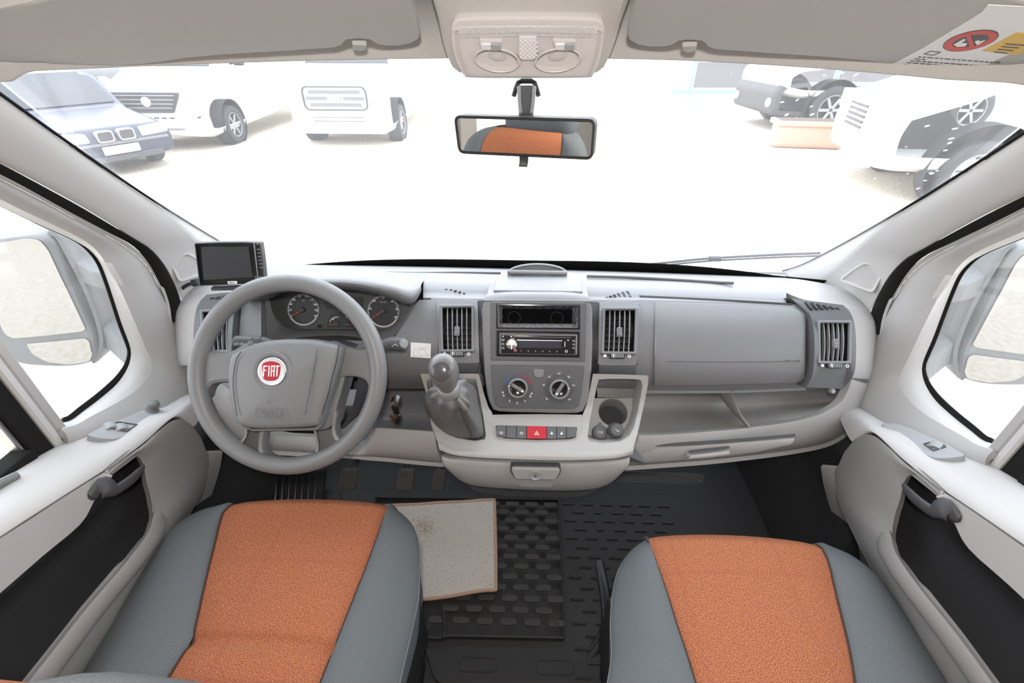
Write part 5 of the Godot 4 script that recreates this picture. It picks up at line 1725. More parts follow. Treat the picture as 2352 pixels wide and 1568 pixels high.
		part(kb, "ring_mark", brick(base * Transform3D(Basis(Vector3.BACK, ta), Vector3(cos(ta), sin(ta), 0) * 0.0203 + Vector3(0, 0, 0.0121)), Vector3(0.004, 0.0016, 0.0006), 0.0002), M.white)
		if k == 0:
			for s in 10:
				var u := s / 9.0
				part(di, "temperature_arc", prism(arc2(0.0272, 0.0318, deg_to_rad(lerpf(165, 15, s / 10.0)), deg_to_rad(lerpf(165, 15, (s + 1) / 10.0)), 4), base, 0.0008, 0.0014), M.arc[s])
			var tx := PackedVector3Array()
			for q in [["4", 1157, 907], ["3", 1170.5, 919.5], ["2", 1188, 924], ["1", 1205.5, 920], ["0", 1218, 909]]: tx.append_array(words(q[0], spot(hf, q[1], q[2], 0.0052), 0.0072, 0.0004, false, 1.0, 700))
			for q in [[1155, 900], [1221, 902.5]]:
				for a in 3: tx.append_array(brick(spot(hf, q[0], q[1], 0.0052) * Transform3D(Basis(Vector3.BACK, a * PI / 3.0), Vector3.ZERO), Vector3(0.005, 0.0011, 0.0004), 0.0001))
			part(di, "fan_numerals", tx, M.mark)
		else:
			var tx := PackedVector3Array()
			for q in [[1249.5, 883, 0.3], [1262, 864.5, 0.6], [1284, 857, 0.0], [1306, 865, -0.5], [1317, 884, 0.2], [1308, 916, 0.4], [1256, 915, -0.4]]:
				var b := spot(hf, q[0], q[1], 0.0048) * Transform3D(Basis(Vector3.BACK, q[2]), Vector3.ZERO)
				tx.append_array(tube(curve(PackedVector3Array([b * Vector3(-0.0032, 0.0012, 0), b * Vector3(-0.001, -0.0012, 0), b * Vector3(0.0012, -0.001, 0), b * Vector3(0.0034, 0.0018, 0)]), 3), 0.0005, 5))
				tx.append_array(brick(b * Transform3D(Basis(), Vector3(-0.0012, 0.0012, 0)), Vector3(0.0018, 0.0018, 0.0006), 0.0002))
			part(di, "airflow_symbols", tx, M.mark)
	var rb := flat([[1224, 846], [1250, 847], [1248, 862], [1243, 866], [1232, 866], [1227, 862]], hf)
	var rc := part(he, "recirculation_button", prism(soft(rb, 0.002), hf, 0.0, 0.0062, 0.001), M.stack)
	part(rc, "button_mark", prism(oval(0.0014, 0.0014, 8), spot(hf, 1236.5, 859.5, 0.006), 0.0, 0.0006), M.slat)

	# ---- row of switches
	var st := thing("switch_strip", "strip of seven switches with a red hazard button in the middle", "switch strip")
	var a := cn(1232, 978); var b2 := cn(1232, 1008)
	var nn := Vector3.RIGHT.cross((a - b2).normalized()).normalized()
	var wf := frame(cn(1232, 994, 0.001), nn)
	var xs := [1140.0, 1163.0, 1186.0, 1209.5, 1255.5, 1278.0, 1300.5, 1324.0]
	part(st, "strip_bed", prism(soft(flat([[1138, 977], [1326, 981], [1322, 1004], [1310, 1008], [1232, 1010], [1160, 1006], [1143, 1000]], wf), 0.004), wf, -0.004, 0.0015), M.vane)
	for k in 7:
		var x0: float = xs[k] + 0.6
		var x1: float = xs[k + 1] - 0.6
		var ty := func(x: float) -> float: return 979.0 + (x - 1140.0) * 0.017
		var by := func(x: float) -> float: return 1008.5 + (x - 1232.0) * 0.012 - pow((x - 1232.0) / 92.0, 4.0) * 6.0
		var sw := part(st, "hazard_button" if k == 3 else "switch", prism(soft(flat([[x0, ty.call(x0)], [x1, ty.call(x1)], [x1, by.call(x1)], [x0, by.call(x0)]], wf), 0.002 if k in [0, 6] else 0.0008), wf, 0.0, 0.006 if k == 3 else 0.005, 0.0009), M.red if k == 3 else M.switch, "bright red hazard button" if k == 3 else "")
		var c := spot(wf, (x0 + x1) * 0.5, 997 + (k - 3) * 0.4, 0.005)
		if k == 3:
			part(sw, "warning_triangle", hoop(PackedVector2Array([Vector2(-0.0062, -0.0042), Vector2(0.0062, -0.0042), Vector2(0, 0.0062)]), PackedVector2Array([Vector2(-0.0042, -0.0031), Vector2(0.0042, -0.0031), Vector2(0, 0.0039)]), c * Transform3D(Basis(), Vector3(0, 0, 0.001)), 0.0, 0.0005), M.pinkmark)
			part(sw, "warning_triangle", hoop(PackedVector2Array([Vector2(-0.0030, -0.0023), Vector2(0.0030, -0.0023), Vector2(0, 0.0026)]), PackedVector2Array([Vector2(-0.0017, -0.0015), Vector2(0.0017, -0.0015), Vector2(0, 0.0012)]), c * Transform3D(Basis(), Vector3(0, 0, 0.001)), 0.0, 0.0005), M.pinkmark)
		elif k in [4, 5]:
			part(sw, "lock_symbol", brick(c, Vector3(0.0048, 0.0038, 0.0006), 0.0002), M.mark)
			part(sw, "lock_symbol", hoop(oval(0.0019, 0.0026, 12, Vector2(0.0 if k == 4 else 0.0012, 0.002)), oval(0.0012, 0.0019, 12, Vector2(0.0 if k == 4 else 0.0012, 0.002)), c, 0.0, 0.0005), M.mark)
		elif k in [0, 2]:
			part(sw, "switch_symbol", hoop(rr(0.007, 0.0052, 0.001), rr(0.0056, 0.0038, 0.0008), c, 0.0, 0.0005), M.mark)
			part(sw, "switch_symbol", brick(c, Vector3(0.004, 0.0008, 0.0006), 0.0001), M.mark)


# ---------------------------------------------------------------- steering wheel and column
func build_wheel() -> void:
	var ax := 0.912
	var o := EYE + ray(662, 859) * ax
	var f := Transform3D(look, o)
	var k := ax / FOCAL
	var W := func(list: Array) -> PackedVector2Array:
		var r := PackedVector2Array()
		for q in list: r.append(Vector2((q[0] - 662.0) * k, -(q[1] - 859.0) * k))
		return r
	var at := func(px: float, py: float, up: float) -> Vector3: return f * Vector3((px - 662.0) * k, -(py - 859.0) * k, up)
	var sw := thing("steering_wheel", "large grey four-spoke steering wheel with a red and chrome badge", "steering wheel")
	var ring := PackedVector3Array()
	for i in 96:
		var a := TAU * i / 96.0
		ring.append(f * Vector3(cos(a) * 207.0 * k, sin(a) * 210.0 * k, 0.0))
	part(sw, "rim", tube(ring, 0.0172, 20, true, 1.08), M.rim, "moulded grey rim", 60)
	# spokes
	var slab := func(px: Array, z0: float, z1: float) -> PackedVector3Array: return prism(spline2(W.call(px), 3), f, z0, z1, 0.008)
	part(sw, "spoke", slab.call([[448, 812], [468, 803], [500, 809], [535, 804], [572, 790], [572, 880], [535, 879], [497, 881], [482, 893], [474, 915], [452, 905], [446, 860]], -0.022, 0.004), M.rim)
	part(sw, "spoke", slab.call([[877, 812], [857, 798], [825, 801], [790, 796], [752, 786], [752, 870], [790, 866], [822, 867], [841, 877], [850, 900], [872, 905], [879, 860]], -0.022, 0.004), M.rim)
	part(sw, "spoke", slab.call([[552, 955], [608, 965], [606, 1000], [604, 1030], [616, 1048], [645, 1058], [636, 1078], [590, 1072], [548, 1050], [512, 1018], [540, 1016], [556, 1004], [560, 985]], -0.024, 0.002), M.rim)
	part(sw, "spoke", slab.call([[772, 940], [716, 965], [720, 1000], [724, 1028], [712, 1046], [683, 1058], [690, 1078], [736, 1072], [778, 1050], [816, 1016], [790, 1012], [776, 1000], [772, 980]], -0.024, 0.002), M.rim)
	part(sw, "hub_back", prism(spline2(W.call([[560, 815], [600, 795], [720, 785], [785, 800], [795, 850], [775, 930], [755, 985], [660, 990], [575, 988], [550, 930], [548, 860]]), 3), f, -0.05, 0.0, 0.006), M.rim)
	# airbag pad: a gently domed cushion
	var pad := spline2(W.call([[546, 828], [560, 806], [600, 789], [650, 780], [720, 779], [765, 786], [794, 796], [790, 835], [778, 880], [763, 925], [750, 962], [735, 974], [650, 979], [595, 978], [568, 968], [553, 935], [544, 885]]), 4)
	var rows := [at2(pad, f, -0.005)]
	for q in [[0.0, 0.020], [0.0015, 0.028], [0.005, 0.033], [0.012, 0.0365]]:
		rows.append(at2(inset(pad, q[0]), f, q[1]))
	var core := inset(pad, 0.012)
	var mid := Vector2.ZERO
	for q in core: mid += q / core.size()
	for s in [0.75, 0.5, 0.25, 0.02]:
		var r := PackedVector3Array()
		for q in core:
			var p := mid.lerp(q, s)
			r.append(f * Vector3(p.x, p.y, 0.0365 + 0.008 * (1.0 - s * s)))
		rows.append(r)
	var padp := part(sw, "airbag_pad", net(rows, true), M.rim, "smooth airbag cover", 50)
	part(padp, "pad_foot", prism(soft(W.call([[556, 955], [760, 940], [748, 975], [735, 986], [590, 988], [566, 978]]), 0.004), f, -0.004, 0.018, 0.006), M.dash)
	var seam := func(pts: Array) -> PackedVector3Array:
		var r := PackedVector3Array()
		for q in pts:
			r.append(at.call(q[0], q[1], 0.0405 + 0.004 * (1.0 - pow((q[0] - 665.0) / 100.0, 2.0))))
		return tube(curve(r, 4), 0.0011, 6)
	part(padp, "pad_seam", seam.call([[582, 806], [571, 825], [565, 855], [564, 885], [568, 920], [573, 947]]), M.dark)
	part(padp, "pad_seam", seam.call([[749, 800], [744, 830], [738, 865], [730, 905], [723, 945]]), M.dark)
	part(padp, "pad_edge", seam.call([[795, 792], [789, 830], [780, 865], [772, 900], [758, 945]]), M.black)
	# badge
	var bc: Vector3 = at.call(652, 849, 0.0415)
	var bf := Transform3D(look, bc)
	var badge := part(sw, "badge", lathe([[0.036, -0.002], [0.0375, 0.0015], [0.036, 0.003], [0.030, 0.002]], bf, 48), M.stack, "round badge")
	part(badge, "chrome_disc", lathe([[0.0282, 0.0], [0.0282, 0.003], [0.0262, 0.0058], [0.024, 0.006], [0.0, 0.0055]], bf, 48), M.chrome, "polished chrome disc")
	var K := k * 0.96
	var sh := PackedVector2Array()
	for q in [[-19.5, 14], [-14, 20], [0, 23], [14, 20], [21, 14], [20.5, 2], [17, -13], [10, -20], [-4, -21.5], [-15, -18], [-18, -8]]:
		sh.append(Vector2(q[0] - 0.8, q[1]) * K)
	part(badge, "red_field", prism(spline2(sh, 4), bf, 0.004, 0.0078, 0.001), M.badge, "deep red shield")
	var lt := PackedVector3Array()
	var bars := [
		[[-17, -11.5, 2.4, 25], [-12.5, 11.8, 8, 2.6], [-13, 2.5, 6, 2.4]],
		[[-5.2, -11.5, 2.6, 25]],
		[[0.4, -11.5, 2.4, 25], [6.6, -11.5, 2.4, 25], [4.5, 11.8, 6, 2.6], [4.2, 1.0, 5, 2.2]],
		[[13.2, -11.5, 2.6, 25], [14, 11.8, 8.4, 2.6]]]
	for letter in bars:
		for q in letter:
			var y: float = q[1] + (q[3] / 2.0 if q[3] > 10 else 0.0)
			var shear := 0.10 * y
			lt.append_array(brick(bf * Transform3D(Basis(Vector3.BACK, -0.06 if q[3] > 10 else 0.0), Vector3((q[0] + shear + (1.2 if q[3] > 10 else 0.0)) * K, y * K, 0.0082)), Vector3(q[2] * K, q[3] * K, 0.0016), 0.0003))
	part(badge, "badge_letters", lt, M.white, "silver letters FIAT")
	# moulded marks on the pad
	var tf := Transform3D(look, at.call(646, 940, 0.0432))
	var em := words("Airbag", tf, 0.011, 0.0006, false, 1.35)
	em.append_array(words("airbag", tf * Transform3D(Basis(), Vector3(0, -0.0065, 0)), 0.007, 0.0006, false, 1.3))
	for s in [-1.0, 1.0]:
		em.append_array(tube(PackedVector3Array([tf * Vector3(0.026 * s, 0.008, 0), tf * Vector3(0.029 * s, 0.0, 0), tf * Vector3(0.028 * s, -0.0085, 0)]), 0.0006, 5))
	em.append_array(tube(PackedVector3Array([tf * Vector3(-0.028, 0.008, 0), tf * Vector3(0.028, 0.008, 0)]), 0.0005, 5))
	em.append_array(tube(PackedVector3Array([tf * Vector3(-0.028, -0.0095, 0), tf * Vector3(0.028, -0.0095, 0)]), 0.0005, 5))
	em.append_array(words("L>", Transform3D(look, at.call(645, 917, 0.0436)), 0.007, 0.0006))
	part(padp, "moulded_lettering", em, M.stack)

	# ---- column with its stalks
	var col := thing("steering_column", "charcoal steering column shroud with light and wiper stalks, behind the wheel", "steering column")
	var cz := -0.05
	var fr := [[0.0, -0.055, 0.0], [0.11, -0.10, 0.0]]
	var prof: PackedVector2Array = W.call([[590, 800], [740, 795], [790, 830], [800, 880], [780, 960], [735, 1005], [600, 1000], [560, 960], [555, 880], [565, 830]])
	var prof2: PackedVector2Array = W.call([[585, 770], [745, 768], [810, 800], [840, 870], [830, 920], [760, 960], [580, 960], [530, 910], [530, 860], [545, 800]])
	part(col, "shroud", net([at2(spline2(prof, 3), f, -0.055), at2(inset(spline2(prof, 3), -0.004), f, -0.075), at2(spline2(prof2, 3), f, -0.20)], true), M.column)
	# light stalk, left
	var p0: Vector3 = at.call(506, 787, -0.055); var p1: Vector3 = at.call(548, 788, -0.056); var p2: Vector3 = at.call(566, 789, -0.057); var p3: Vector3 = at.call(640, 805, -0.06)
	var stalk := part(col, "light_stalk", tube(PackedVector3Array([p2, p2.lerp(p3, 0.3), p3]), [0.0155, 0.0135, 0.009], 18), M.stalk, "stalk for the lights")
	part(stalk, "stalk_end", tube(PackedVector3Array([at.call(503, 787, -0.055), p0, p0.lerp(p1, 0.5), p1]), [0.0135, 0.0152, 0.0155, 0.0158], 18), M.stalk)
	part(stalk, "stalk_collar", tube(PackedVector3Array([p1, p1.lerp(p2, 0.1), p1.lerp(p2, 0.9), p2]), [0.0158, 0.0162, 0.0162, 0.0155], 18), M.dark)
	var sym := PackedVector3Array()
	var sfm := func(px: float, py: float) -> Transform3D: return Transform3D(look, at.call(px, py, -0.0392))
	for q in [[517, 790], [530, 790], [552, 786]]:
		var lf: Transform3D = sfm.call(q[0], q[1])
		sym.append_array(hoop(oval(0.0028, 0.0026, 14), oval(0.002, 0.0018, 14), lf, 0.0, 0.0005))
		for e in 3: sym.append_array(brick(lf * Transform3D(Basis(), Vector3(-0.0052, 0.0022 - 0.0022 * e, 0)), Vector3(0.003, 0.0006, 0.0006), 0.0001))
	for q in [[560, 791], [567, 791]]:
		sym.append_array(brick((sfm.call(q[0], q[1]) as Transform3D) * Transform3D(Basis(Vector3.BACK, PI / 4), Vector3.ZERO), Vector3(0.0035, 0.0035, 0.0005), 0.0001))
	part(stalk, "stalk_symbols", sym, M.mark)
	# wiper stalk, right
	var q0: Vector3 = at.call(915, 790, -0.055); var q1: Vector3 = at.call(885, 789, -0.056); var q2: Vector3 = at.call(800, 805, -0.06)
	var st2 := part(col, "wiper_stalk", tube(PackedVector3Array([at.call(918, 790, -0.055), q0, q0.lerp(q1, 0.5), q1, q1.lerp(q2, 0.2), q2]), [0.012, 0.0155, 0.0158, 0.0155, 0.0135, 0.010], 18), M.stalk, "stalk for the wipers")
	part(st2, "stalk_button", lathe([[0.010, 0.0], [0.010, 0.003], [0.006, 0.004], [0.0, 0.0042]], frame(at.call(914, 789, -0.045), (look * Vector3(0.7, 0.1, 0.7))), 20), M.slat)
	part(st2, "stalk_symbols", tube(PackedVector3Array([at.call(889, 796, -0.0385), at.call(896, 790, -0.0385), at.call(903, 795, -0.0385)]), 0.0006, 5), M.mark)
	# ignition lock and keys
	var key := thing("ignition_key", "bunch of keys hanging from the ignition, right of the steering column", "key")
	var kc := zp(906, 928, 0.80)
	part(key, "ignition_barrel", lathe([[0.0, 0.004], [0.009, 0.004], [0.011, 0.0], [0.012, -0.03]], frame(kc, Vector3(0.1, 0.35, 0.9)), 20), M.steel, "chrome ignition barrel")
	part(key, "key_head", brick(Transform3D(Basis(Vector3.RIGHT, 0.2), zp(908, 940, 0.785)), Vector3(0.014, 0.03, 0.006), 0.002), M.black)
	part(key, "key_ring", tube(circle_path(zp(908, 950, 0.782), 0.010, Vector3(1, 0.2, 0.4)), 0.0009, 6, true), M.steel)
	part(key, "spare_key", brick(Transform3D(Basis(Vector3.BACK, 0.2) * Basis(Vector3.RIGHT, 0.1), zp(903, 962, 0.785)), Vector3(0.008, 0.032, 0.003), 0.001), M.brass, "brass key")
	part(key, "key_fob", brick(Transform3D(Basis(Vector3.BACK, -0.35), zp(915, 962, 0.785)), Vector3(0.012, 0.03, 0.006), 0.002), M.black)


func circle_path(c: Vector3, r: float, n: Vector3, seg: int = 20) -> PackedVector3Array:
	var f := frame(c, n, Vector3(0.3, 0.9, 0.2))
	var o := PackedVector3Array()
	for i in seg: o.append(f * Vector3(cos(TAU * i / seg) * r, sin(TAU * i / seg) * r, 0))
	return o


# ---------------------------------------------------------------- gear lever, screen, sticker, plugs, mirror, wipers
func build_small_things() -> void:
	# gear lever in its leather boot
	var gl := thing("gear_lever", "grey gear lever with a rounded knob and a pleated leather boot", "gear lever")
	var base := Y([[985, 925], [1000, 965], [1035, 998], [1075, 1006], [1108, 1000], [1104, 960], [1095, 915], [1080, 890], [1040, 880], [1000, 890]], 0.60)
	var foot := PackedVector3Array()
	for q in [[978, 916, 0.77], [984, 950, 0.755], [1003, 980, 0.735], [1035, 1002, 0.715], [1072, 1007, 0.71], [1106, 1003, 0.71], [1109, 975, 0.735], [1100, 930, 0.77], [1090, 895, 0.80], [1040, 880, 0.81], [995, 890, 0.80]]: foot.append(zp(q[0], q[1], q[2]))
	foot = curve(foot, 9, true)
	var neck := zp(1031, 893, 0.668)
	var kaxis := (zp(1011, 820, 0.640) - zp(1031, 893, 0.668)).normalized()
	var kf := frame(neck, kaxis, Vector3.RIGHT)
	var n := foot.size()
	var rows := []
	var levels := [[0.0, 1.0], [0.25, 0.92], [0.5, 0.78], [0.72, 0.66], [0.86, 0.60], [0.94, 0.46], [1.0, 0.30]]
	var fc := Vector3.ZERO
	for p in foot: fc += p / n
	for L in levels:
		var c := fc.lerp(neck - kaxis * 0.006, L[0])
		c += Vector3(0, 0.010 * sin(L[0] * PI), 0.010 * sin(L[0] * PI))
		var ring := PackedVector3Array()
		for i in n:
			var off := foot[i] - fc
			if L[0] > 0.0:
				off -= kaxis * off.dot(kaxis) * minf(1.0, L[0] * 1.3)
			var pleat := 1.0 + (0.11 * sin(TAU * 10.0 * i / n) * smoothstep(0.55, 0.9, L[0])) + 0.06 * sin(TAU * 3.0 * i / n + 0.6) * sin(L[0] * PI)
			ring.append(c + off * L[1] * pleat)
		rows.append(ring)
	part(gl, "leather_boot", loft_closed(rows, 4), M.leather, "pleated grey leather boot", 60)
	var seam := PackedVector3Array()
	for r in rows: seam.append(r[int(n * 0.40)] + Vector3(0, 0.001, 0.003))
	part(gl, "boot_seam", tube(curve(seam, 4), 0.0011, 6), M.vane)
	part(gl, "collar", lathe([[0.022, -0.008], [0.0225, 0.004], [0.020, 0.010], [0.017, 0.012]], kf, 28), M.slat)
	part(gl, "chrome_band", lathe([[0.0175, 0.011], [0.0185, 0.013], [0.0175, 0.015]], kf, 28), M.steel)
	var kn := part(gl, "knob", lathe([[0.0172, 0.013], [0.0195, 0.022], [0.0235, 0.036], [0.0262, 0.050], [0.0268, 0.062], [0.0255, 0.073], [0.0215, 0.083], [0.015, 0.089], [0.007, 0.0915], [0.0, 0.092]], kf, 36), M.knob, "smooth egg-shaped knob", 60)
	var cap_f := frame(neck + kaxis * 0.072 + Vector3(0, 0.004, 0.0195), (Vector3(0, 0.35, 1.0) + kaxis * 0.5).normalized())
	part(kn, "knob_cap", lathe([[0.0178, -0.006], [0.0175, 0.000], [0.015, 0.0028], [0.008, 0.0046], [0.0, 0.005]], cap_f, 32), M.knobcap, "glossy round cap with the shift pattern")

	# screen on the left end of the dashboard
	var mo := thing("monitor", "small black reversing-camera monitor standing on the left end of the dashboard", "monitor")
	var f := frame(zp(520, 606, 0.985), Vector3(0.18, 0.22, 0.95), Vector3(1, 0, 0.0))
	part(mo, "monitor_body", prism(soft(flat([[445, 558], [500, 555.5], [560, 555], [598, 557], [603, 590], [608, 645], [606, 650], [560, 653], [457, 657]], f), 0.004), f, -0.022, 0.0, 0.003), M.monitor)
	part(mo, "screen_glass", prism(soft(flat([[462, 567], [571, 566], [580, 636], [468, 643]], f), 0.001), f, -0.001, 0.0008), M.screen, "blank grey screen")
	part(mo, "silver_strip", prism(flat([[582, 556.5], [585, 557], [594, 640], [592, 640]], f), f, -0.001, 0.0012), M.slat)
	for k in 6: part(mo, "monitor_button", brick(spot(f, 594 + k * 1.35, 573 + k * 8.3, 0.001), Vector3(0.008, 0.0045, 0.002), 0.0008), M.monbutton)
	part(mo, "indicator_dot", prism(oval(0.0012, 0.0012, 10), spot(f, 591.5, 560.5, 0.0), 0.0, 0.0008), M.mark)
	var lb := part(mo, "maker_label", prism(rr(0.021, 0.0065, 0.0015), spot(f, 534, 648.5, 0.0), 0.0, 0.001), M.white, "small white maker's label")
	part(lb, "label_lettering", words("WAECO", spot(f, 533, 648.5, 0.001), 0.0042, 0.0004), M.vane)
	part(mo, "monitor_foot", thick([Z([[490, 655, 0.99], [580, 653, 0.99]]), Z([[484, 662, 0.965], [585, 660, 0.965]])], 0.006, 0.001, Vector3.UP), M.vane)
	part(mo, "cable", tube(curve(Z([[456, 648, 1.0], [446, 650, 1.0], [436, 652, 1.01], [424, 658, 1.02], [414, 668, 1.03]]), 5), 0.0045, 8), M.black)
	part(mo, "cable_plug", tube(Z([[457, 647, 0.999], [444, 650, 1.0]]), 0.009, 12), M.black)

	# handwritten sticker on the fascia
	var sf := frame(fs(967, 806, 0.0035), Vector3(0, 0.52, 0.85))
	var sk := thing("paper_sticker", "white paper sticker with a small sketched van, right of the steering wheel", "sticker")
	part(sk, "paper", prism(flat([[943.5, 786], [990, 789], [989, 822.5], [943, 819.5]], sf), sf, -0.001, 0.0004), M.paper)
	part(sk, "red_scribble", tube(PackedVector3Array([spot(sf, 964, 797, 0.0005).origin, spot(sf, 967, 803, 0.0005).origin, spot(sf, 969, 797, 0.0005).origin, spot(sf, 972, 803, 0.0005).origin, spot(sf, 974, 798, 0.0005).origin, spot(sf, 979, 798, 0.0005).origin]), 0.0004, 5), M.faintred)
	var ln := PackedVector3Array()
	for q in [[[949, 812], [952, 802], [961, 801]], [[961, 801], [978, 803], [978, 815]], [[947, 816], [960, 816], [986, 818]], [[962, 803], [962, 813]]]:
		var pth := PackedVector3Array()
		for e in q: pth.append(spot(sf, e[0], e[1], 0.0005).origin)
		ln.append_array(tube(pth, 0.0003, 4))
	for q in [[951, 815.5], [968, 816.5], [980, 815], [984, 815]]:
		ln.append_array(hoop(oval(0.0018, 0.0018, 10), oval(0.0013, 0.0013, 10), spot(sf, q[0], q[1], 0.0004), 0.0, 0.0003))
	part(sk, "sketch", ln, M.pencil)

	# two plugs in the console
	for k in 2:
		var c := [Vector2(1378.5, 993), Vector2(1414.5, 988)][k] as Vector2
		var pn := frame(zp(c.x, c.y, 0.738 - 0.004 * k), Vector3(0.0, 0.72, 0.69))
		var pg := thing("socket_cap", ["dark round socket cap with a lug, left of the cigarette lighter", "dark round cigarette lighter below the cup holder"][k], "cap")
		part(pg, "cap_body", lathe([[0.0172, -0.012], [0.0172, 0.0], [0.0165, 0.002], [0.0135, 0.003 + 0.006 * k], [0.0128, 0.0065 + 0.008 * k], [0.011, 0.0075 + 0.008 * k], [0.0, 0.0072 + 0.008 * k]], pn, 32), M.dark)
		if k == 0: part(pg, "cap_lug", prism(soft(PackedVector2Array([Vector2(-0.006, 0.012), Vector2(0.006, 0.012), Vector2(0.003, 0.022), Vector2(-0.003, 0.022)]), 0.002), pn, -0.002, 0.002, 0.0005), M.dark)
		part(pg, "cap_symbol", words("12V" if k == 0 else "L", pn * Transform3D(Basis(Vector3.BACK, 0.0 if k == 0 else 0.9), Vector3(0, 0, 0.0076 + 0.008 * k)), 0.007 if k == 0 else 0.011, 0.0005), M.mark)

	# rear-view mirror
	var rm := thing("rear_view_mirror", "black-framed rear-view mirror hanging from the windscreen, reflecting an orange seat", "mirror")
	var mf := frame(zp(1207, 313, 0.82), Vector3(-0.262, 0.004, 0.96).normalized())
	var ow := soft(flat([[1043, 264], [1369, 273], [1362, 367], [1054, 352]], mf), 0.012, 6)
	part(rm, "mirror_shell", prism(ow, mf, -0.022, 0.0, 0.003), M.black)
	part(rm, "mirror_frame", hoop(ow, inset(ow, 0.0045), mf, -0.004, 0.0035, 0.0012), M.black)
	part(rm, "mirror_glass", prism(inset(ow, 0.004), mf, -0.001, 0.001), M.mirror, "mirror glass")
	part(rm, "dip_tab", thick([Z([[1193, 358, 0.815], [1214, 359, 0.815]]), Z([[1193, 372, 0.81], [1213, 373, 0.81]]), Z([[1191, 382, 0.808], [1211, 383, 0.808]])], 0.008, 0.002), M.black)
	var top := zp(1209, 196, 0.895)
	part(rm, "mirror_stem", thick([Z([[1191, 194, 0.885], [1228, 194, 0.885]]), Z([[1196, 215, 0.875], [1222, 215, 0.875]]), Z([[1196, 262, 0.84], [1220, 262, 0.84]])], 0.012, 0.003), M.stem)
	var hookp := Z([[1180, 220, 0.885], [1184, 205, 0.89], [1190, 190, 0.893], [1198, 186, 0.893], [1220, 186, 0.893], [1228, 190, 0.893], [1233, 205, 0.89], [1237, 220, 0.885]])
	part(rm, "mirror_bracket", tube(hookp, 0.0042, 8), M.black)
	part(rm, "stem_side", tube(Z([[1192, 200, 0.884], [1193, 230, 0.866], [1196, 262, 0.842]]), 0.0035, 8), M.slat)
	part(rm, "stem_side", tube(Z([[1227, 200, 0.884], [1225, 230, 0.866], [1221, 262, 0.842]]), 0.0035, 8), M.slat)

	# wipers lying along the foot of the windscreen, outside
	var arms := [
		[[[790, 604, 1.43], [900, 603, 1.43], [1000, 602, 1.43], [1100, 603, 1.43], [1200, 605, 1.43], [1300, 607, 1.43], [1402, 611, 1.43]], [1168, 598], "long wiper blade lying along the middle of the windscreen foot"],
		[[[1448, 611, 1.42], [1530, 603, 1.41], [1620, 594, 1.39], [1720, 588, 1.36], [1800, 584, 1.32], [1885, 581, 1.28]], [1642, 588], "shorter wiper blade on the right of the windscreen, raised at its tip"]]
	for q in arms:
		var wi := thing("wiper", q[2], "wiper", "windscreen wipers")
		var path := curve(Z(q[0]), 5)
		part(wi, "wiper_blade", tube(path, 0.0042, 8), M.blade)
		part(wi, "wiper_rubber", tube(shift(path, Vector3(0, -0.007, 0.004)), 0.003, 6), M.blade)
		part(wi, "blade_joint", brick(Transform3D(Basis(), zp(q[1][0], q[1][1] + 6, path[path.size() / 2].z * -1.0 - 0.01)), Vector3(0.04, 0.016, 0.016), 0.004), M.blade)


func loft_closed(rows: Array, nv: int) -> PackedVector3Array:
	var cols := []
	for j in rows[0].size():
		var c := PackedVector3Array()
		for r in rows: c.append(r[j])
		cols.append(curve(c, nv))
	var o := []
	for i in cols[0].size():
		var r := PackedVector3Array()
		for c in cols: r.append(c[i])
		o.append(r)
	return net(o, true)


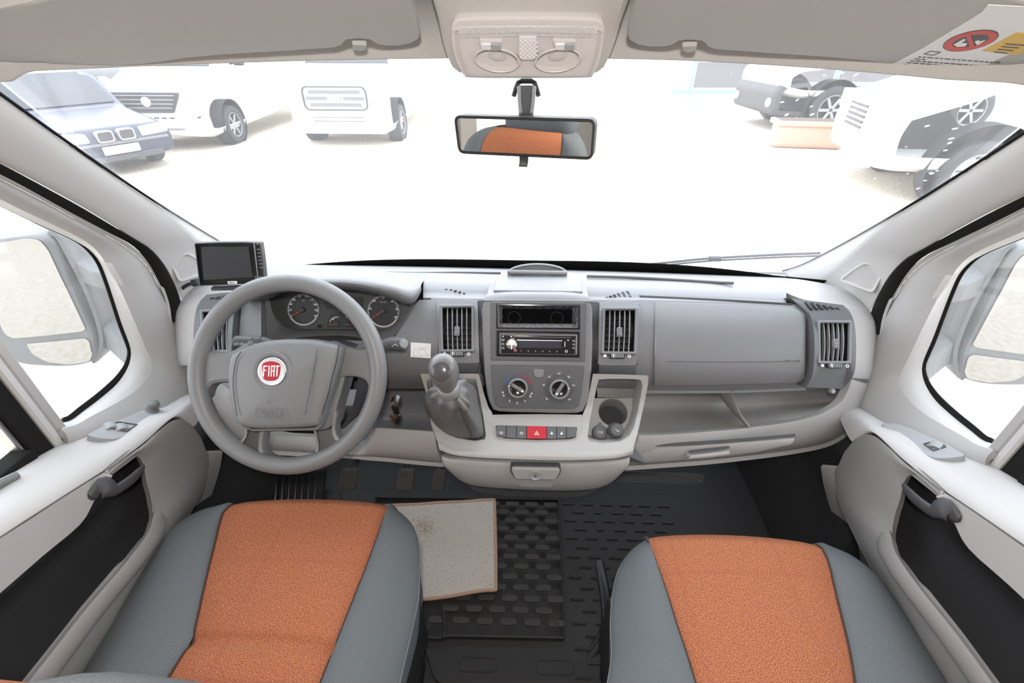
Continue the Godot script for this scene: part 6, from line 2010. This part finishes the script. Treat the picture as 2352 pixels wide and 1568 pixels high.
# ---------------------------------------------------------------- visors and lamp overhead
func build_overhead() -> void:
	for s in 2:
		var own := func(a: PackedVector3Array) -> PackedVector3Array: return a if s == 0 else flip(a)
		var a := zp(950, 102, 0.815); var b := zp(0, 150, 0.715); var c := zp(0, 21, 0.545)
		var n := (b - a).cross(c - a).normalized()
		if n.y > 0.0: n = -n
		var f := frame(a, n)
		var vz := thing("sun_visor", ["plain grey-beige sun visor folded up above the driver", "grey-beige sun visor with a white airbag warning label, above the passenger"][s], "sun visor", "folded sun visors")
		var ol := PackedVector2Array()
		for q in flat([[-150, 170], [-60, 152], [0, 149], [60, 143], [95, 143], [120, 148], [150, 158], [200, 155], [260, 152], [340, 147], [385, 141], [430, 134], [520, 126], [640, 119], [730, 113], [772, 110], [786, 105], [792, 98], [800, 92], [825, 90], [848, 92], [856, 98], [866, 103], [885, 106], [915, 106], [945, 101], [962, 92], [966, 80], [962, 60], [952, 30], [940, -6], [928, -40]], f): ol.append(q)
		var back := flat([[560, -30], [300, -24], [140, -8], [60, 8], [0, 21], [-120, 45]], f)
		for q in back: ol.append(q)
		part(vz, "visor_board", own.call(prism(ol, f, -0.016, 0.0, 0.004)), M.visor)
		var hf2 := spot(f, 824, 101, -0.006)
		part(vz, "visor_pin", own.call(tube(PackedVector3Array([spot(f, 788, 98, -0.009).origin, spot(f, 860, 97, -0.009).origin]), 0.0035, 8)), M.dark)
		var clip := part(vz, "visor_clip", own.call(prism(soft(flat([[808, 96], [842, 97], [840, 107], [832, 111], [818, 111], [810, 107]], f), 0.003), f, -0.012, 0.004, 0.002)), M.visor, "pale plastic clip")
		if s == 1:
			var lab := part(vz, "warning_label", own.call(PackedVector3Array()), M.paper, "white warning label")
			# the label is measured on the right-hand visor itself
			var fr := Transform3D(Basis(Vector3(f.basis.x.x, -f.basis.x.y, -f.basis.x.z), Vector3(-f.basis.y.x, f.basis.y.y, f.basis.y.z), Vector3(-f.basis.z.x, f.basis.z.y, f.basis.z.z)), Vector3(2.0 * MIDDLE - f.origin.x, f.origin.y, f.origin.z))
			var R := func(list: Array) -> PackedVector2Array: return flat(list, fr)
			lab.mesh = solid(prism(R.call([[2270, 10], [2255, 28], [2200, 62], [2120, 110], [2060, 142], [2034, 154], [2120, 164], [2215, 171], [2300, 132], [2352, 108], [2420, 75], [2440, 30], [2352, 14]]), fr, -0.002, 0.0006))
			var rd := part(lab, "prohibition_disc", PackedVector3Array(), M.warnred, "red prohibition disc")
			var ring := PackedVector2Array(); var inn := PackedVector2Array(); var edge := PackedVector2Array()
			for k in 36:
				var t := TAU * k / 36.0
				var u := Vector2(cos(t), sin(t))
				var ex := Vector2(64, -15) * u.x + Vector2(6, 20) * u.y
				edge.append(R.call([[2230.5 + ex.x, 91.5 + ex.y]])[0])
				ring.append(R.call([[2230.5 + ex.x * 0.96, 91.5 + ex.y * 0.95]])[0])
				inn.append(R.call([[2230.5 + ex.x * 0.66, 91.5 + ex.y * 0.62]])[0])
			rd.mesh = solid(hoop(ring, inn, fr, 0.0004, 0.0012))
			part(rd, "disc_rim", hoop(edge, ring, fr, 0.0002, 0.0010), M.vane)
			part(rd, "disc_field", prism(inn, fr, 0.0004, 0.0009), M.vane, "black field with a seat symbol")
			part(rd, "disc_bar", prism(R.call([[2220, 79], [2230, 77], [2240, 105], [2229, 107]]), fr, 0.0004, 0.0013), M.warnred)
			part(rd, "seat_symbol", prism(R.call([[2191, 100], [2215, 87], [2219, 89], [2207, 98], [2222, 97], [2218, 104], [2200, 105]]), fr, 0.0008, 0.0013), M.paper)
			part(rd, "child_symbol", prism(R.call([[2240, 93], [2248, 90], [2252, 93], [2264, 90], [2254, 97], [2245, 101], [2243, 98]]), fr, 0.0008, 0.0013), M.paper)
			part(lab, "yellow_panel", prism(R.call([[2337, 72], [2256, 115], [2336, 124], [2352, 116], [2420, 82]]), fr, 0.0004, 0.001), M.yellow, "yellow warning panel")
			var tx := PackedVector3Array()
			for k in 4:
				var p0 := Vector2(2312 - 9 * k, 97 + 6.2 * k); var p1 := p0 + Vector2(44 - 4 * k, 3.4)
				tx.append_array(prism(R.call([[p0.x, p0.y], [p1.x, p1.y], [p1.x - 3, p1.y + 2.4], [p0.x - 3, p0.y + 2.4]]), fr, 0.0008, 0.0012))
			for row in 8:
				var y := 128.0 + row * 4.4
				var x0 := 2110.0 - row * 8.4; var x1 := [2290, 2120, 2268, 2160, 2255, 2245, 2150, 2230][row] as float
				var x := x0
				while x < x1:
					var w := rng.randf_range(6, 15)
					tx.append_array(prism(R.call([[x, y + (x - x0) * 0.075], [x + w, y + (x + w - x0) * 0.075], [x + w - 2, y + 2.1 + (x + w - x0) * 0.075], [x - 2, y + 2.1 + (x - x0) * 0.075]]), fr, 0.0004, 0.0008))
					x += w + 3.0
			part(lab, "small_print", tx, M.print, "lines of small print")
			part(lab, "book_symbol", hoop(R.call([[2121, 123], [2138, 115], [2163, 118], [2145, 126]]), R.call([[2125, 122.6], [2139, 116.4], [2158, 118.6], [2144, 124.8]]), fr, 0.0004, 0.001), M.print)

	# pod between the visors
	var P := zp(1213, 103, 0.80)
	var pn := Vector3(0, -0.66, 0.75).normalized()
	var pf := frame(P, pn)
	var po := flat([[975, -40], [988, 0], [1003, 50], [1014, 100], [1024, 135], [1036, 160], [1054, 173], [1080, 177], [1213, 178], [1345, 177], [1372, 173], [1390, 160], [1403, 135], [1416, 100], [1432, 50], [1450, 0], [1462, -40]], pf)
	structure("ceiling_2", prism(po, pf, -0.05, 0.0, 0.010), M.head)
	var la := thing("overhead_lamp", "pale moulded reading-lamp unit with two round lamps, above the mirror", "lamp")
	var lf := frame(P + pn * 0.001, pn)
	var oshape := flat([[1044, 36], [1080, 30], [1213, 28], [1345, 30], [1382, 36], [1389, 60], [1384, 105], [1374, 145], [1362, 166], [1345, 172], [1213, 173], [1085, 172], [1066, 166], [1052, 145], [1040, 105], [1036, 60]], lf)
	part(la, "lamp_shell", prism(spline2(oshape, 2), lf, -0.01, 0.008, 0.004), M.lampshell)
	var ish := flat([[1050, 50], [1213, 47], [1376, 50], [1382, 75], [1376, 115], [1362, 155], [1345, 167], [1213, 168], [1085, 167], [1066, 155], [1050, 115], [1045, 75]], lf)
	part(la, "lamp_cover", prism(spline2(ish, 3), lf, 0.0, 0.0105, 0.004), M.lampcover, "fine-ribbed pale cover")
	var ribs := PackedVector3Array()
	for k in 86:
		var x := 1060 + k * 3.6
		ribs.append_array(brick(spot(lf, x, 56 + 0.5 * pow((x - 1213) / 160.0, 2.0) * 6.0, 0.0115), Vector3(0.0012, 0.016, 0.002), 0.0004))
	part(la, "ribbed_lens", prism(flat([[1056, 51], [1213, 48], [1371, 51], [1371, 64], [1213, 60], [1056, 64]], lf), lf, 0.0, 0.0112), M.lens, "clear ribbed lens")
	var rb := part(la, "lens_ribs", ribs, M.lens)
	rb.set_meta("kind", "stuff")
	for k in 2:
		var cx: float = [1128.0, 1296.0][k]
		var sw := part(la, "lamp_switch", prism(soft(flat([[cx - 28, 71], [cx + 28, 72], [cx + 26, 96], [cx - 24, 93]], lf), 0.004), lf, 0.0, 0.015, 0.002), M.lampshell)
		part(sw, "rocker", brick(spot(lf, cx - 10, 86, 0.016), Vector3(0.014, 0.011, 0.004), 0.001), M.lens)
		part(sw, "rocker", brick(spot(lf, cx + 12, 87, 0.016), Vector3(0.014, 0.011, 0.004), 0.001), M.plate)
		var rc: float = [1142.0, 1281.0][k]
		var rf := spot(lf, rc, 124, 0.0105)
		var turn := rf * Transform3D(Basis(Vector3.BACK, [-0.16, 0.16][k]), Vector3.ZERO)
		var oo := oval(0.0315, 0.0185, 36)
		part(la, "reading_lamp", hoop(oval(0.035, 0.0215, 36), oo, turn, -0.002, 0.003, 0.0012), M.lampcover, "round reading lamp")
		var rows := []
		for q in [[1.0, 0.0015], [0.95, -0.002], [0.7, -0.004 if k == 0 else -0.004], [0.35, -0.002], [0.02, -0.001]]:
			var r := PackedVector3Array()
			for o2 in oo: r.append(turn * Vector3(o2.x * q[0], o2.y * q[0], q[1] + o2.y * 0.12 * q[0]))
			rows.append(r)
		part(la, "lamp_lens", net(rows, true), M.lampcover)
	var ml := part(la, "centre_lens", prism(soft(flat([[1191, 66], [1233, 66], [1233, 112], [1228, 122], [1197, 122], [1191, 112]], lf), 0.003), lf, 0.0, 0.014, 0.002), M.lens, "dimpled centre lens")
	for i in 4:
		for j in 9:
			part(ml, "lens_dimple", lathe([[0.0024, 0.0], [0.0016, 0.0012], [0.0, 0.0016]], spot(lf, 1197 + 10 * i + (5 if j % 2 else 0), 76 + j * 4.8, 0.014), 6), M.lens)


# ---------------------------------------------------------------- outside: yard, parked vehicles, own door mirrors
const GROUND := -0.42

func side_body(outline: Array, width: float, f: Transform3D, bevel: float) -> PackedVector3Array:      # a side view [forward, up] given its width, edges rounded
	var p := PackedVector2Array()
	for q in outline: p.append(Vector2(q[0], q[1]))
	p = soft(p, 0.10, 4)
	var sf := f * Transform3D(Basis(Vector3.BACK, Vector3.UP, Vector3.LEFT), Vector3.ZERO)
	var rows := []
	for q in [[bevel, -width / 2], [bevel * 0.35, -width / 2 + bevel * 0.25], [0.0, -width / 2 + bevel], [0.0, width / 2 - bevel], [bevel * 0.35, width / 2 - bevel * 0.25], [bevel, width / 2]]:
		rows.append(at2(inset(p, q[0]), sf, q[1]))
	var t := net(rows, true)
	t.append_array(cap(inset(p, bevel), sf, width / 2))
	t.append_array(cap(inset(p, bevel), sf, -width / 2))
	return t

func road_wheel(owner_: Node, f: Transform3D, at: Vector3, r: float, out: float) -> void:      # out: +1 when the hub faces +x
	var wf := f * Transform3D(Basis(Vector3.BACK, Vector3.UP, Vector3.LEFT) if out < 0 else Basis(Vector3.FORWARD, Vector3.UP, Vector3.RIGHT), at)
	var w := part(owner_, "wheel", lathe([[r * 0.62, 0.02], [r * 0.66, 0.05], [r * 0.8, 0.065], [r * 0.94, 0.05], [r, 0.02], [r, -0.12], [r * 0.9, -0.14], [r * 0.6, -0.12]], wf, 36), M.tyre, "dusty tyre")
	var rim := part(w, "wheel_rim", lathe([[r * 0.64, 0.03], [r * 0.6, 0.045], [r * 0.57, 0.02], [r * 0.5, -0.05], [r * 0.12, -0.04], [r * 0.1, 0.02], [0.0, 0.02]], wf, 30), M.tyre)
	for k in 6:
		var a := TAU * k / 6.0
		part(w, "spoke", brick(wf * Transform3D(Basis(Vector3.BACK, a), Vector3(cos(a), sin(a), 0) * r * 0.33 + Vector3(0, 0, 0.012)), Vector3(r * 0.52, r * 0.13, 0.03), 0.008), M.alloy)
	part(w, "rim_edge", lathe([[r * 0.66, 0.04], [r * 0.63, 0.052], [r * 0.59, 0.04]], wf, 36), M.alloy)

func spot_on(front: Vector3, yaw_deg: float, s: float) -> Transform3D:
	return Transform3D(Basis(Vector3.UP, deg_to_rad(yaw_deg)).scaled(Vector3.ONE * s), front)

func build_outside() -> void:
	structure("floor_yard", box(Vector3(-45, GROUND - 0.2, -60), Vector3(45, GROUND, 25)), M.sand)

	# white motorhome with a wide dark grille
	var f := spot_on(Vector3(-6.5, GROUND, -8.65), 0.0, 0.91)
	var v := thing("motorhome", "white motorhome with a wide dark trapezoid grille, parked facing the van on the left", "motorhome")
	part(v, "body", side_body([[0.0, 0.28], [0.04, 0.75], [-0.04, 1.08], [-0.25, 1.16], [-0.85, 1.40], [-1.7, 2.15], [-2.2, 2.75], [-6.5, 2.8], [-6.5, 0.4], [-0.3, 0.22]], 2.0, f, 0.16), M.carwhite)
	var gf := f * Transform3D(Basis(), Vector3(0, 0, 0.045))
	var gr := part(v, "grille", prism(soft(PackedVector2Array([Vector2(-0.66, 1.04), Vector2(0.66, 1.04), Vector2(0.46, 0.70), Vector2(-0.46, 0.70)]), 0.04), gf, -0.05, 0.012), M.cargrey, "dark trapezoid grille")
	for k in 4: part(gr, "grille_bar", brick(gf * Transform3D(Basis(), Vector3(0, 0.78 + 0.07 * k, 0.018)), Vector3(0.92 + 0.08 * k, 0.018, 0.012), 0.004), M.alloy)
	part(gr, "grille_badge", lathe([[0.085, 0.01], [0.085, 0.03], [0.07, 0.04], [0.0, 0.042]], gf * Transform3D(Basis(), Vector3(0, 0.885, 0)), 28), M.carwhite)
	for k in 6: part(v, "bumper_slot", brick(gf * Transform3D(Basis(), Vector3(-0.38 + 0.15 * k, 0.61, 0.0)), Vector3(0.09, 0.022, 0.02), 0.004), M.cargrey)
	part(v, "lower_intake", brick(gf * Transform3D(Basis(), Vector3(0, 0.42, -0.012)), Vector3(1.1, 0.03, 0.03), 0.006), M.alloy)
	for s in [-1.0, 1.0]:
		part(v, "headlight", prism(soft(PackedVector2Array([Vector2(s * 0.66, 1.02), Vector2(s * 0.93, 1.12), Vector2(s * 0.96, 1.28), Vector2(s * 0.86, 1.25)]), 0.02), f * Transform3D(Basis(Vector3.UP, 0.2 * s), Vector3(0, 0, -0.03)), -0.1, 0.03), M.lampglass)
		part(v, "arch", lathe([[0.44, 0.0], [0.44, -0.25], [0.0, -0.25]], f * Transform3D(Basis(Vector3.FORWARD, Vector3.UP, Vector3.RIGHT) if s > 0 else Basis(Vector3.BACK, Vector3.UP, Vector3.LEFT), Vector3(s * 1.005, 0.40, -0.92)), 30), M.tyre)
		road_wheel(v, f, Vector3(s * 0.96, 0.36, -0.92), 0.36, s)
		part(v, "side_window", prism(soft(PackedVector2Array([Vector2(-1.55, 1.45), Vector2(-2.4, 1.45), Vector2(-2.4, 2.0), Vector2(-1.95, 2.0)]), 0.05), f * Transform3D(Basis(Vector3.BACK, Vector3.UP, Vector3.LEFT), Vector3(s * 1.0, 0, 0)), -0.01, 0.01), M.carglass)
		part(v, "door_mirror", brick(f * Transform3D(Basis(), Vector3(s * 1.2, 1.62, -1.35)), Vector3(0.22, 0.42, 0.12), 0.04), M.cargrey)
		part(v, "mirror_arm", tube(PackedVector3Array([f * Vector3(s * 0.99, 1.45, -1.4), f * Vector3(s * 1.15, 1.5, -1.37)]), 0.03, 8), M.cargrey)
		part(v, "bumper_vent", brick(f * Transform3D(Basis(Vector3.BACK, s * 0.3), Vector3(s * 0.82, 0.60, 0.0)), Vector3(0.2, 0.03, 0.05), 0.01), M.cargrey)
	part(v, "windscreen_glass", prism(PackedVector2Array([Vector2(-0.85, 0.0), Vector2(0.85, 0.0), Vector2(0.75, 1.05), Vector2(-0.75, 1.05)]), f * Transform3D(Basis(Vector3.RIGHT, -0.86), Vector3(0, 1.42, -0.86)), -0.01, 0.02), M.carglass)

	# white van with a three-bar oval grille
	f = spot_on(Vector3(-3.4, GROUND, -9.1), 0.0, 0.92)
	v = thing("panel_van", "white van with a rounded three-bar grille, beside the motorhome", "van")
	part(v, "body", side_body([[0.0, 0.26], [0.05, 0.7], [0.0, 1.05], [-0.15, 1.18], [-0.95, 1.42], [-1.7, 2.1], [-2.2, 2.5], [-5.5, 2.55], [-5.5, 0.4], [-0.3, 0.22]], 2.02, f, 0.2), M.carwhite)
	gf = f * Transform3D(Basis(), Vector3(0, 0, 0.05))
	gr = part(v, "grille", hoop(rr(1.26, 0.42, 0.12, 5, Vector2(0, 0.90)), rr(1.2, 0.37, 0.10, 5, Vector2(0, 0.90)), gf, -0.02, 0.02, 0.006), M.cargrey, "three-bar grille")
	for k in 3:
		part(gr, "grille_slot", prism(rr(1.0 if k != 1 else 0.40, 0.06, 0.02, 3, Vector2(0 if k != 1 else -0.36, 0.79 + 0.11 * k)), gf, -0.02, 0.008), M.carpale)
	part(gr, "grille_slot", prism(rr(0.40, 0.06, 0.02, 3, Vector2(0.36, 0.90)), gf, -0.02, 0.008), M.carpale)
	part(gr, "grille_badge", lathe([[0.12, 0.0], [0.11, 0.02], [0.0, 0.025]], gf * Transform3D(Basis().scaled(Vector3(1, 0.5, 1)), Vector3(0, 0.90, 0)), 24), M.alloy)
	for k in 2: part(v, "bumper_slot", brick(gf * Transform3D(Basis(), Vector3(0, 0.50 + 0.07 * k, -0.01)), Vector3(1.0, 0.018, 0.02), 0.004), M.carpale)
	for s in [-1.0, 1.0]:
		part(v, "headlight", prism(soft(PackedVector2Array([Vector2(s * 0.70, 0.95), Vector2(s * 0.95, 1.0), Vector2(s * 0.98, 1.35), Vector2(s * 0.88, 1.32)]), 0.02), f * Transform3D(Basis(), Vector3(0, 0, -0.06)), -0.1, 0.05), M.lampglass)
		part(v, "arch", lathe([[0.43, 0.0], [0.43, -0.25], [0.0, -0.25]], f * Transform3D(Basis(Vector3.FORWARD, Vector3.UP, Vector3.RIGHT) if s > 0 else Basis(Vector3.BACK, Vector3.UP, Vector3.LEFT), Vector3(s * 1.015, 0.40, -0.95)), 30), M.tyre)
		road_wheel(v, f, Vector3(s * 0.97, 0.35, -0.95), 0.35, s)
	part(v, "windscreen_glass", prism(PackedVector2Array([Vector2(-0.85, 0.0), Vector2(0.85, 0.0), Vector2(0.75, 0.95), Vector2(-0.75, 0.95)]), f * Transform3D(Basis(Vector3.RIGHT, -0.85), Vector3(0, 1.44, -0.96)), -0.01, 0.02), M.carglass)

	# dark saloon with a twin-oval grille
	f = spot_on(Vector3(-5.95, GROUND, -7.0), 62.0, 0.92)
	v = thing("saloon_car", "dark blue saloon car with a twin chrome-ringed grille and white number plate, far left", "car")
	part(v, "body", side_body([[0.0, 0.25], [0.03, 0.55], [-0.08, 0.70], [-1.2, 0.90], [-1.9, 1.36], [-3.2, 1.38], [-4.0, 0.98], [-4.4, 0.95], [-4.45, 0.35], [-0.4, 0.2]], 1.74, f, 0.16), M.carblue)
	gf = f * Transform3D(Basis(), Vector3(0, 0, 0.03))
	for s in [-1.0, 1.0]:
		gr = part(v, "grille", hoop(rr(0.24, 0.17, 0.05, 4, Vector2(s * 0.15, 0.60)), rr(0.19, 0.12, 0.035, 4, Vector2(s * 0.15, 0.60)), gf, -0.05, 0.03, 0.01), M.alloy, "chrome-ringed grille half")
		part(gr, "grille_mesh", prism(rr(0.19, 0.12, 0.035, 4, Vector2(s * 0.15, 0.60)), gf, -0.05, 0.008), M.cargrey)
		part(v, "headlight", prism(soft(PackedVector2Array([Vector2(s * 0.36, 0.54), Vector2(s * 0.78, 0.56), Vector2(s * 0.80, 0.70), Vector2(s * 0.38, 0.67)]), 0.03), gf, -0.1, -0.012), M.lampglass)
		road_wheel(v, f, Vector3(s * 0.80, 0.31, -0.75), 0.31, s)
		road_wheel(v, f, Vector3(s * 0.80, 0.31, -3.4), 0.31, s)
	part(v, "number_plate", brick(gf * Transform3D(Basis(), Vector3(0, 0.40, 0.01)), Vector3(0.52, 0.12, 0.02), 0.005), M.carwhite)
	part(v, "bumper_strip", brick(gf * Transform3D(Basis(), Vector3(0, 0.495, 0.0)), Vector3(1.5, 0.04, 0.04), 0.01), M.carpale)
	part(v, "lower_intake", brick(gf * Transform3D(Basis(), Vector3(0, 0.28, -0.012)), Vector3(1.2, 0.10, 0.05), 0.02), M.cargrey)
	part(v, "windscreen_glass", prism(PackedVector2Array([Vector2(-0.7, 0.0), Vector2(0.7, 0.0), Vector2(0.58, 0.75), Vector2(-0.58, 0.75)]), f * Transform3D(Basis(Vector3.RIGHT, -0.95), Vector3(0, 0.93, -1.25)), -0.01, 0.02), M.carglass)

	# grey off-roader behind it
	f = spot_on(Vector3(-10.6, GROUND, -12.4), 80.0, 1.15)
	v = thing("off_road_car", "grey off-road car partly hidden behind the dark saloon", "car")
	part(v, "body", side_body([[0.0, 0.4], [0.03, 0.9], [-0.1, 1.05], [-1.1, 1.15], [-1.8, 1.75], [-4.3, 1.8], [-4.5, 1.0], [-4.5, 0.5], [-0.4, 0.38]], 1.85, f, 0.14), M.cargrey2)
	for s in [-1.0, 1.0]:
		road_wheel(v, f, Vector3(s * 0.86, 0.36, -0.85), 0.36, s)
		road_wheel(v, f, Vector3(s * 0.86, 0.36, -3.5), 0.36, s)
		part(v, "side_window", prism(soft(PackedVector2Array([Vector2(-1.45, 1.15), Vector2(-4.0, 1.15), Vector2(-4.0, 1.65), Vector2(-1.95, 1.65)]), 0.05), f * Transform3D(Basis(Vector3.BACK, Vector3.UP, Vector3.LEFT), Vector3(s * 0.925, 0, 0)), -0.01, 0.01), M.carglass)
	part(v, "front_bumper", brick(f * Transform3D(Basis(), Vector3(0, 0.55, 0.0)), Vector3(1.75, 0.22, 0.14), 0.04), M.cargrey)

	# white car with black bumper behind the planter, seen from its side
	f = spot_on(Vector3(5.3, GROUND, -12.1), -88.0, 1.2)
	v = thing("sport_utility_car", "white car with a black lower bumper and alloy wheel, behind the terracotta planter", "car")
	part(v, "body", side_body([[0.0, 0.62], [0.02, 0.95], [-0.2, 1.10], [-1.2, 1.22], [-1.9, 1.75], [-4.2, 1.75], [-4.6, 1.0], [-4.6, 0.55], [-0.4, 0.55]], 1.8, f, 0.14), M.carwhite)
	part(v, "black_bumper", side_body([[0.05, 0.28], [0.07, 0.66], [-0.02, 0.80], [-0.5, 0.85], [-0.62, 0.6], [-0.55, 0.25]], 1.78, f, 0.10), M.cargrey, "black plastic bumper")
	part(v, "sill", side_body([[-1.45, 0.24], [-1.45, 0.62], [-2.9, 0.62], [-2.9, 0.24]], 1.84, f, 0.04), M.cargrey, "black sill")
	for s in [-1.0, 1.0]:
		part(v, "arch", lathe([[0.46, 0.012], [0.46, -0.25], [0.0, -0.25]], f * Transform3D(Basis(Vector3.FORWARD, Vector3.UP, Vector3.RIGHT) if s > 0 else Basis(Vector3.BACK, Vector3.UP, Vector3.LEFT), Vector3(s * 0.905, 0.40, -0.98)), 30), M.cargrey)
		road_wheel(v, f, Vector3(s * 0.88, 0.38, -0.98), 0.38, s)
		road_wheel(v, f, Vector3(s * 0.88, 0.38, -3.5), 0.38, s)
		part(v, "fog_lamp", lathe([[0.08, 0.0], [0.07, 0.03], [0.0, 0.035]], f * Transform3D(Basis(), Vector3(s * 0.68, 0.48, 0.06)), 18), M.lampglass)
		part(v, "door_mirror", brick(f * Transform3D(Basis(), Vector3(s * 1.05, 1.28, -1.75)), Vector3(0.2, 0.18, 0.12), 0.04), M.cargrey)

	# white van at the right edge
	f = spot_on(Vector3(4.6, GROUND, -7.1), -104.0, 1.05)
	v = thing("delivery_van", "white van with a large dark front wheel, cut by the right windscreen pillar", "van")
	part(v, "body", side_body([[0.0, 0.36], [0.05, 0.75], [-0.02, 1.05], [-0.7, 1.32], [-1.6, 2.0], [-2.1, 2.3], [-5.2, 2.35], [-5.2, 0.42], [-0.3, 0.32]], 1.95, f, 0.2), M.carwhite)
	for s in [-1.0, 1.0]:
		part(v, "arch", lathe([[0.50, 0.012], [0.50, -0.25], [0.0, -0.25]], f * Transform3D(Basis(Vector3.FORWARD, Vector3.UP, Vector3.RIGHT) if s > 0 else Basis(Vector3.BACK, Vector3.UP, Vector3.LEFT), Vector3(s * 0.98, 0.40, -1.05)), 30), M.tyre)
		road_wheel(v, f, Vector3(s * 0.95, 0.36, -1.05), 0.37, s)
		part(v, "side_window", prism(soft(PackedVector2Array([Vector2(-1.35, 1.38), Vector2(-2.6, 1.38), Vector2(-2.6, 2.0), Vector2(-1.9, 2.0)]), 0.05), f * Transform3D(Basis(Vector3.BACK, Vector3.UP, Vector3.LEFT), Vector3(s * 0.975, 0, 0)), -0.01, 0.012), M.carglass)
		part(v, "headlight", prism(soft(PackedVector2Array([Vector2(s * 0.62, 0.80), Vector2(s * 0.92, 0.86), Vector2(s * 0.92, 1.08), Vector2(s * 0.70, 1.04)]), 0.02), f * Transform3D(Basis(), Vector3(0, 0, -0.05)), -0.1, 0.06), M.lampglass)
	gf = f * Transform3D(Basis(), Vector3(0, 0, 0.05))
	for k in 5: part(v, "grille_slot", brick(gf * Transform3D(Basis(), Vector3(0, 0.72 + 0.06 * k, 0.0)), Vector3(0.6, 0.03, 0.02), 0.005), M.cargrey)

	# terracotta planter
	v = thing("planter_box", "pale terracotta planter box standing on the sandy yard", "planter")
	f = spot_on(Vector3(5.35, GROUND, -9.55), -8.0, 1.0)
	part(v, "box", side_body([[-0.2, 0.0], [-0.24, 0.42], [0.24, 0.42], [0.2, 0.0]], 1.22, f, 0.05), M.terracotta)
	part(v, "rim", brick(f * Transform3D(Basis(), Vector3(0, 0.43, 0)), Vector3(1.32, 0.09, 0.54), 0.02), M.terracotta)
	part(v, "soil", brick(f * Transform3D(Basis(), Vector3(0, 0.47, 0)), Vector3(1.18, 0.02, 0.42), 0.005), M.soil)

	# teal railing far behind
	v = thing("yard_fence", "pale teal metal fence at the far side of the yard", "fence")
	for k in 7:
		var x := 5.6 + 2.4 * k
		part(v, "post", box(Vector3(x - 0.05, GROUND, -18.05), Vector3(x + 0.05, 1.6, -17.95), 0.01), M.teal)
	for h in [0.12, 1.1]: part(v, "rail", box(Vector3(5.0, GROUND + h, -18.02), Vector3(20, GROUND + h + 0.12, -17.98), 0.01), M.teal)
	for k in 6:
		part(v, "panel", box(Vector3(5.7 + 2.4 * k, GROUND + 0.3, -18.01), Vector3(7.9 + 2.4 * k, GROUND + 1.05, -17.99), 0.004), M.carpale)

	# house behind the van, seen only in its mirrors
	v = thing("yard_house", "tan rendered house with a tiled roof, reflected in the driver's door mirror", "house")
	part(v, "wall", box(Vector3(-16, GROUND, 13), Vector3(-3.4, 3.2, 17)), M.render_wall)
	part(v, "roof", side_body([[17.4, 3.1], [15, 4.8], [12.6, 3.1]], 13.0, Transform3D(Basis(), Vector3(-9.7, 0, 0)), 0.05), M.roof_tile)
	part(v, "door", box(Vector3(-8.6, GROUND, 12.95), Vector3(-7.6, 1.7, 13.02), 0.01), M.wood)
	for k in 3: part(v, "window", box(Vector3(-6.8 + 1.2 * k, 0.6, 12.95), Vector3(-6.0 + 1.2 * k, 1.8, 13.02), 0.01), M.carglass)

	# the van's own door mirrors
	for s in 2:
		var own := func(a: PackedVector3Array) -> PackedVector3Array: return a if s == 0 else flip(a)
		var m := thing("door_mirror", ["large two-glass door mirror outside the driver's window", "large two-glass door mirror outside the passenger's window"][s], "mirror", "door mirrors")
		var mf := frame(zp(110, 690, 0.95), Vector3(0.20, 0.06, 1.0).normalized())
		var hs := spline2(flat([[-110, 600], [-60, 556], [0, 546], [60, 538], [95, 540], [118, 556], [140, 598], [165, 655], [196, 728], [214, 770], [218, 812], [206, 834], [160, 844], [90, 843], [40, 836], [0, 810], [-60, 760]], mf), 3)
		part(m, "mirror_housing", own.call(prism(hs, mf, -0.13, 0.0, 0.012)), M.mirrorcase, "grey mirror housing")
		part(m, "housing_side", own.call(prism(spline2(flat([[95, 538], [125, 543], [150, 584], [190, 660], [220, 735], [232, 790], [222, 830], [200, 840], [190, 760], [150, 640]], mf), 3), mf, -0.16, -0.012, 0.01)), M.mirrorcase)
		var up := soft(flat([[-100, 610], [-50, 566], [0, 556], [62, 546], [92, 549], [112, 572], [138, 628], [170, 694], [198, 754], [190, 760], [100, 770], [30, 776], [12, 765], [-10, 715], [-60, 660]], mf), 0.01)
		part(m, "main_glass", own.call(prism(up, mf, 0.0, 0.003)), M.duskmirror, "large upper mirror glass")
		var lowg := soft(flat([[62, 788], [150, 780], [196, 775], [206, 782], [213, 815], [206, 829], [160, 836], [110, 830], [76, 812]], mf), 0.008)
		part(m, "wide_glass", own.call(prism(lowg, mf, 0.0, 0.003)), M.duskmirror, "small lower mirror glass")
		part(m, "mirror_arm", own.call(thick([Z([[150, 590, 1.0], [165, 640, 1.0]]), Z([[205, 622, 0.97], [214, 660, 0.97]]), Z([[234, 626, 0.96], [246, 668, 0.96]]), Z([[262, 631, 0.965], [270, 676, 0.965]])], 0.04, 0.006)), M.mirrorcase)
		part(m, "mirror_arm", own.call(thick([Z([[208, 735, 1.0], [222, 795, 1.0]]), Z([[245, 758, 0.97], [250, 805, 0.97]]), Z([[282, 785, 0.945], [285, 838, 0.945]]), Z([[302, 792, 0.94], [304, 860, 0.94]])], 0.04, 0.006)), M.mirrorcase)
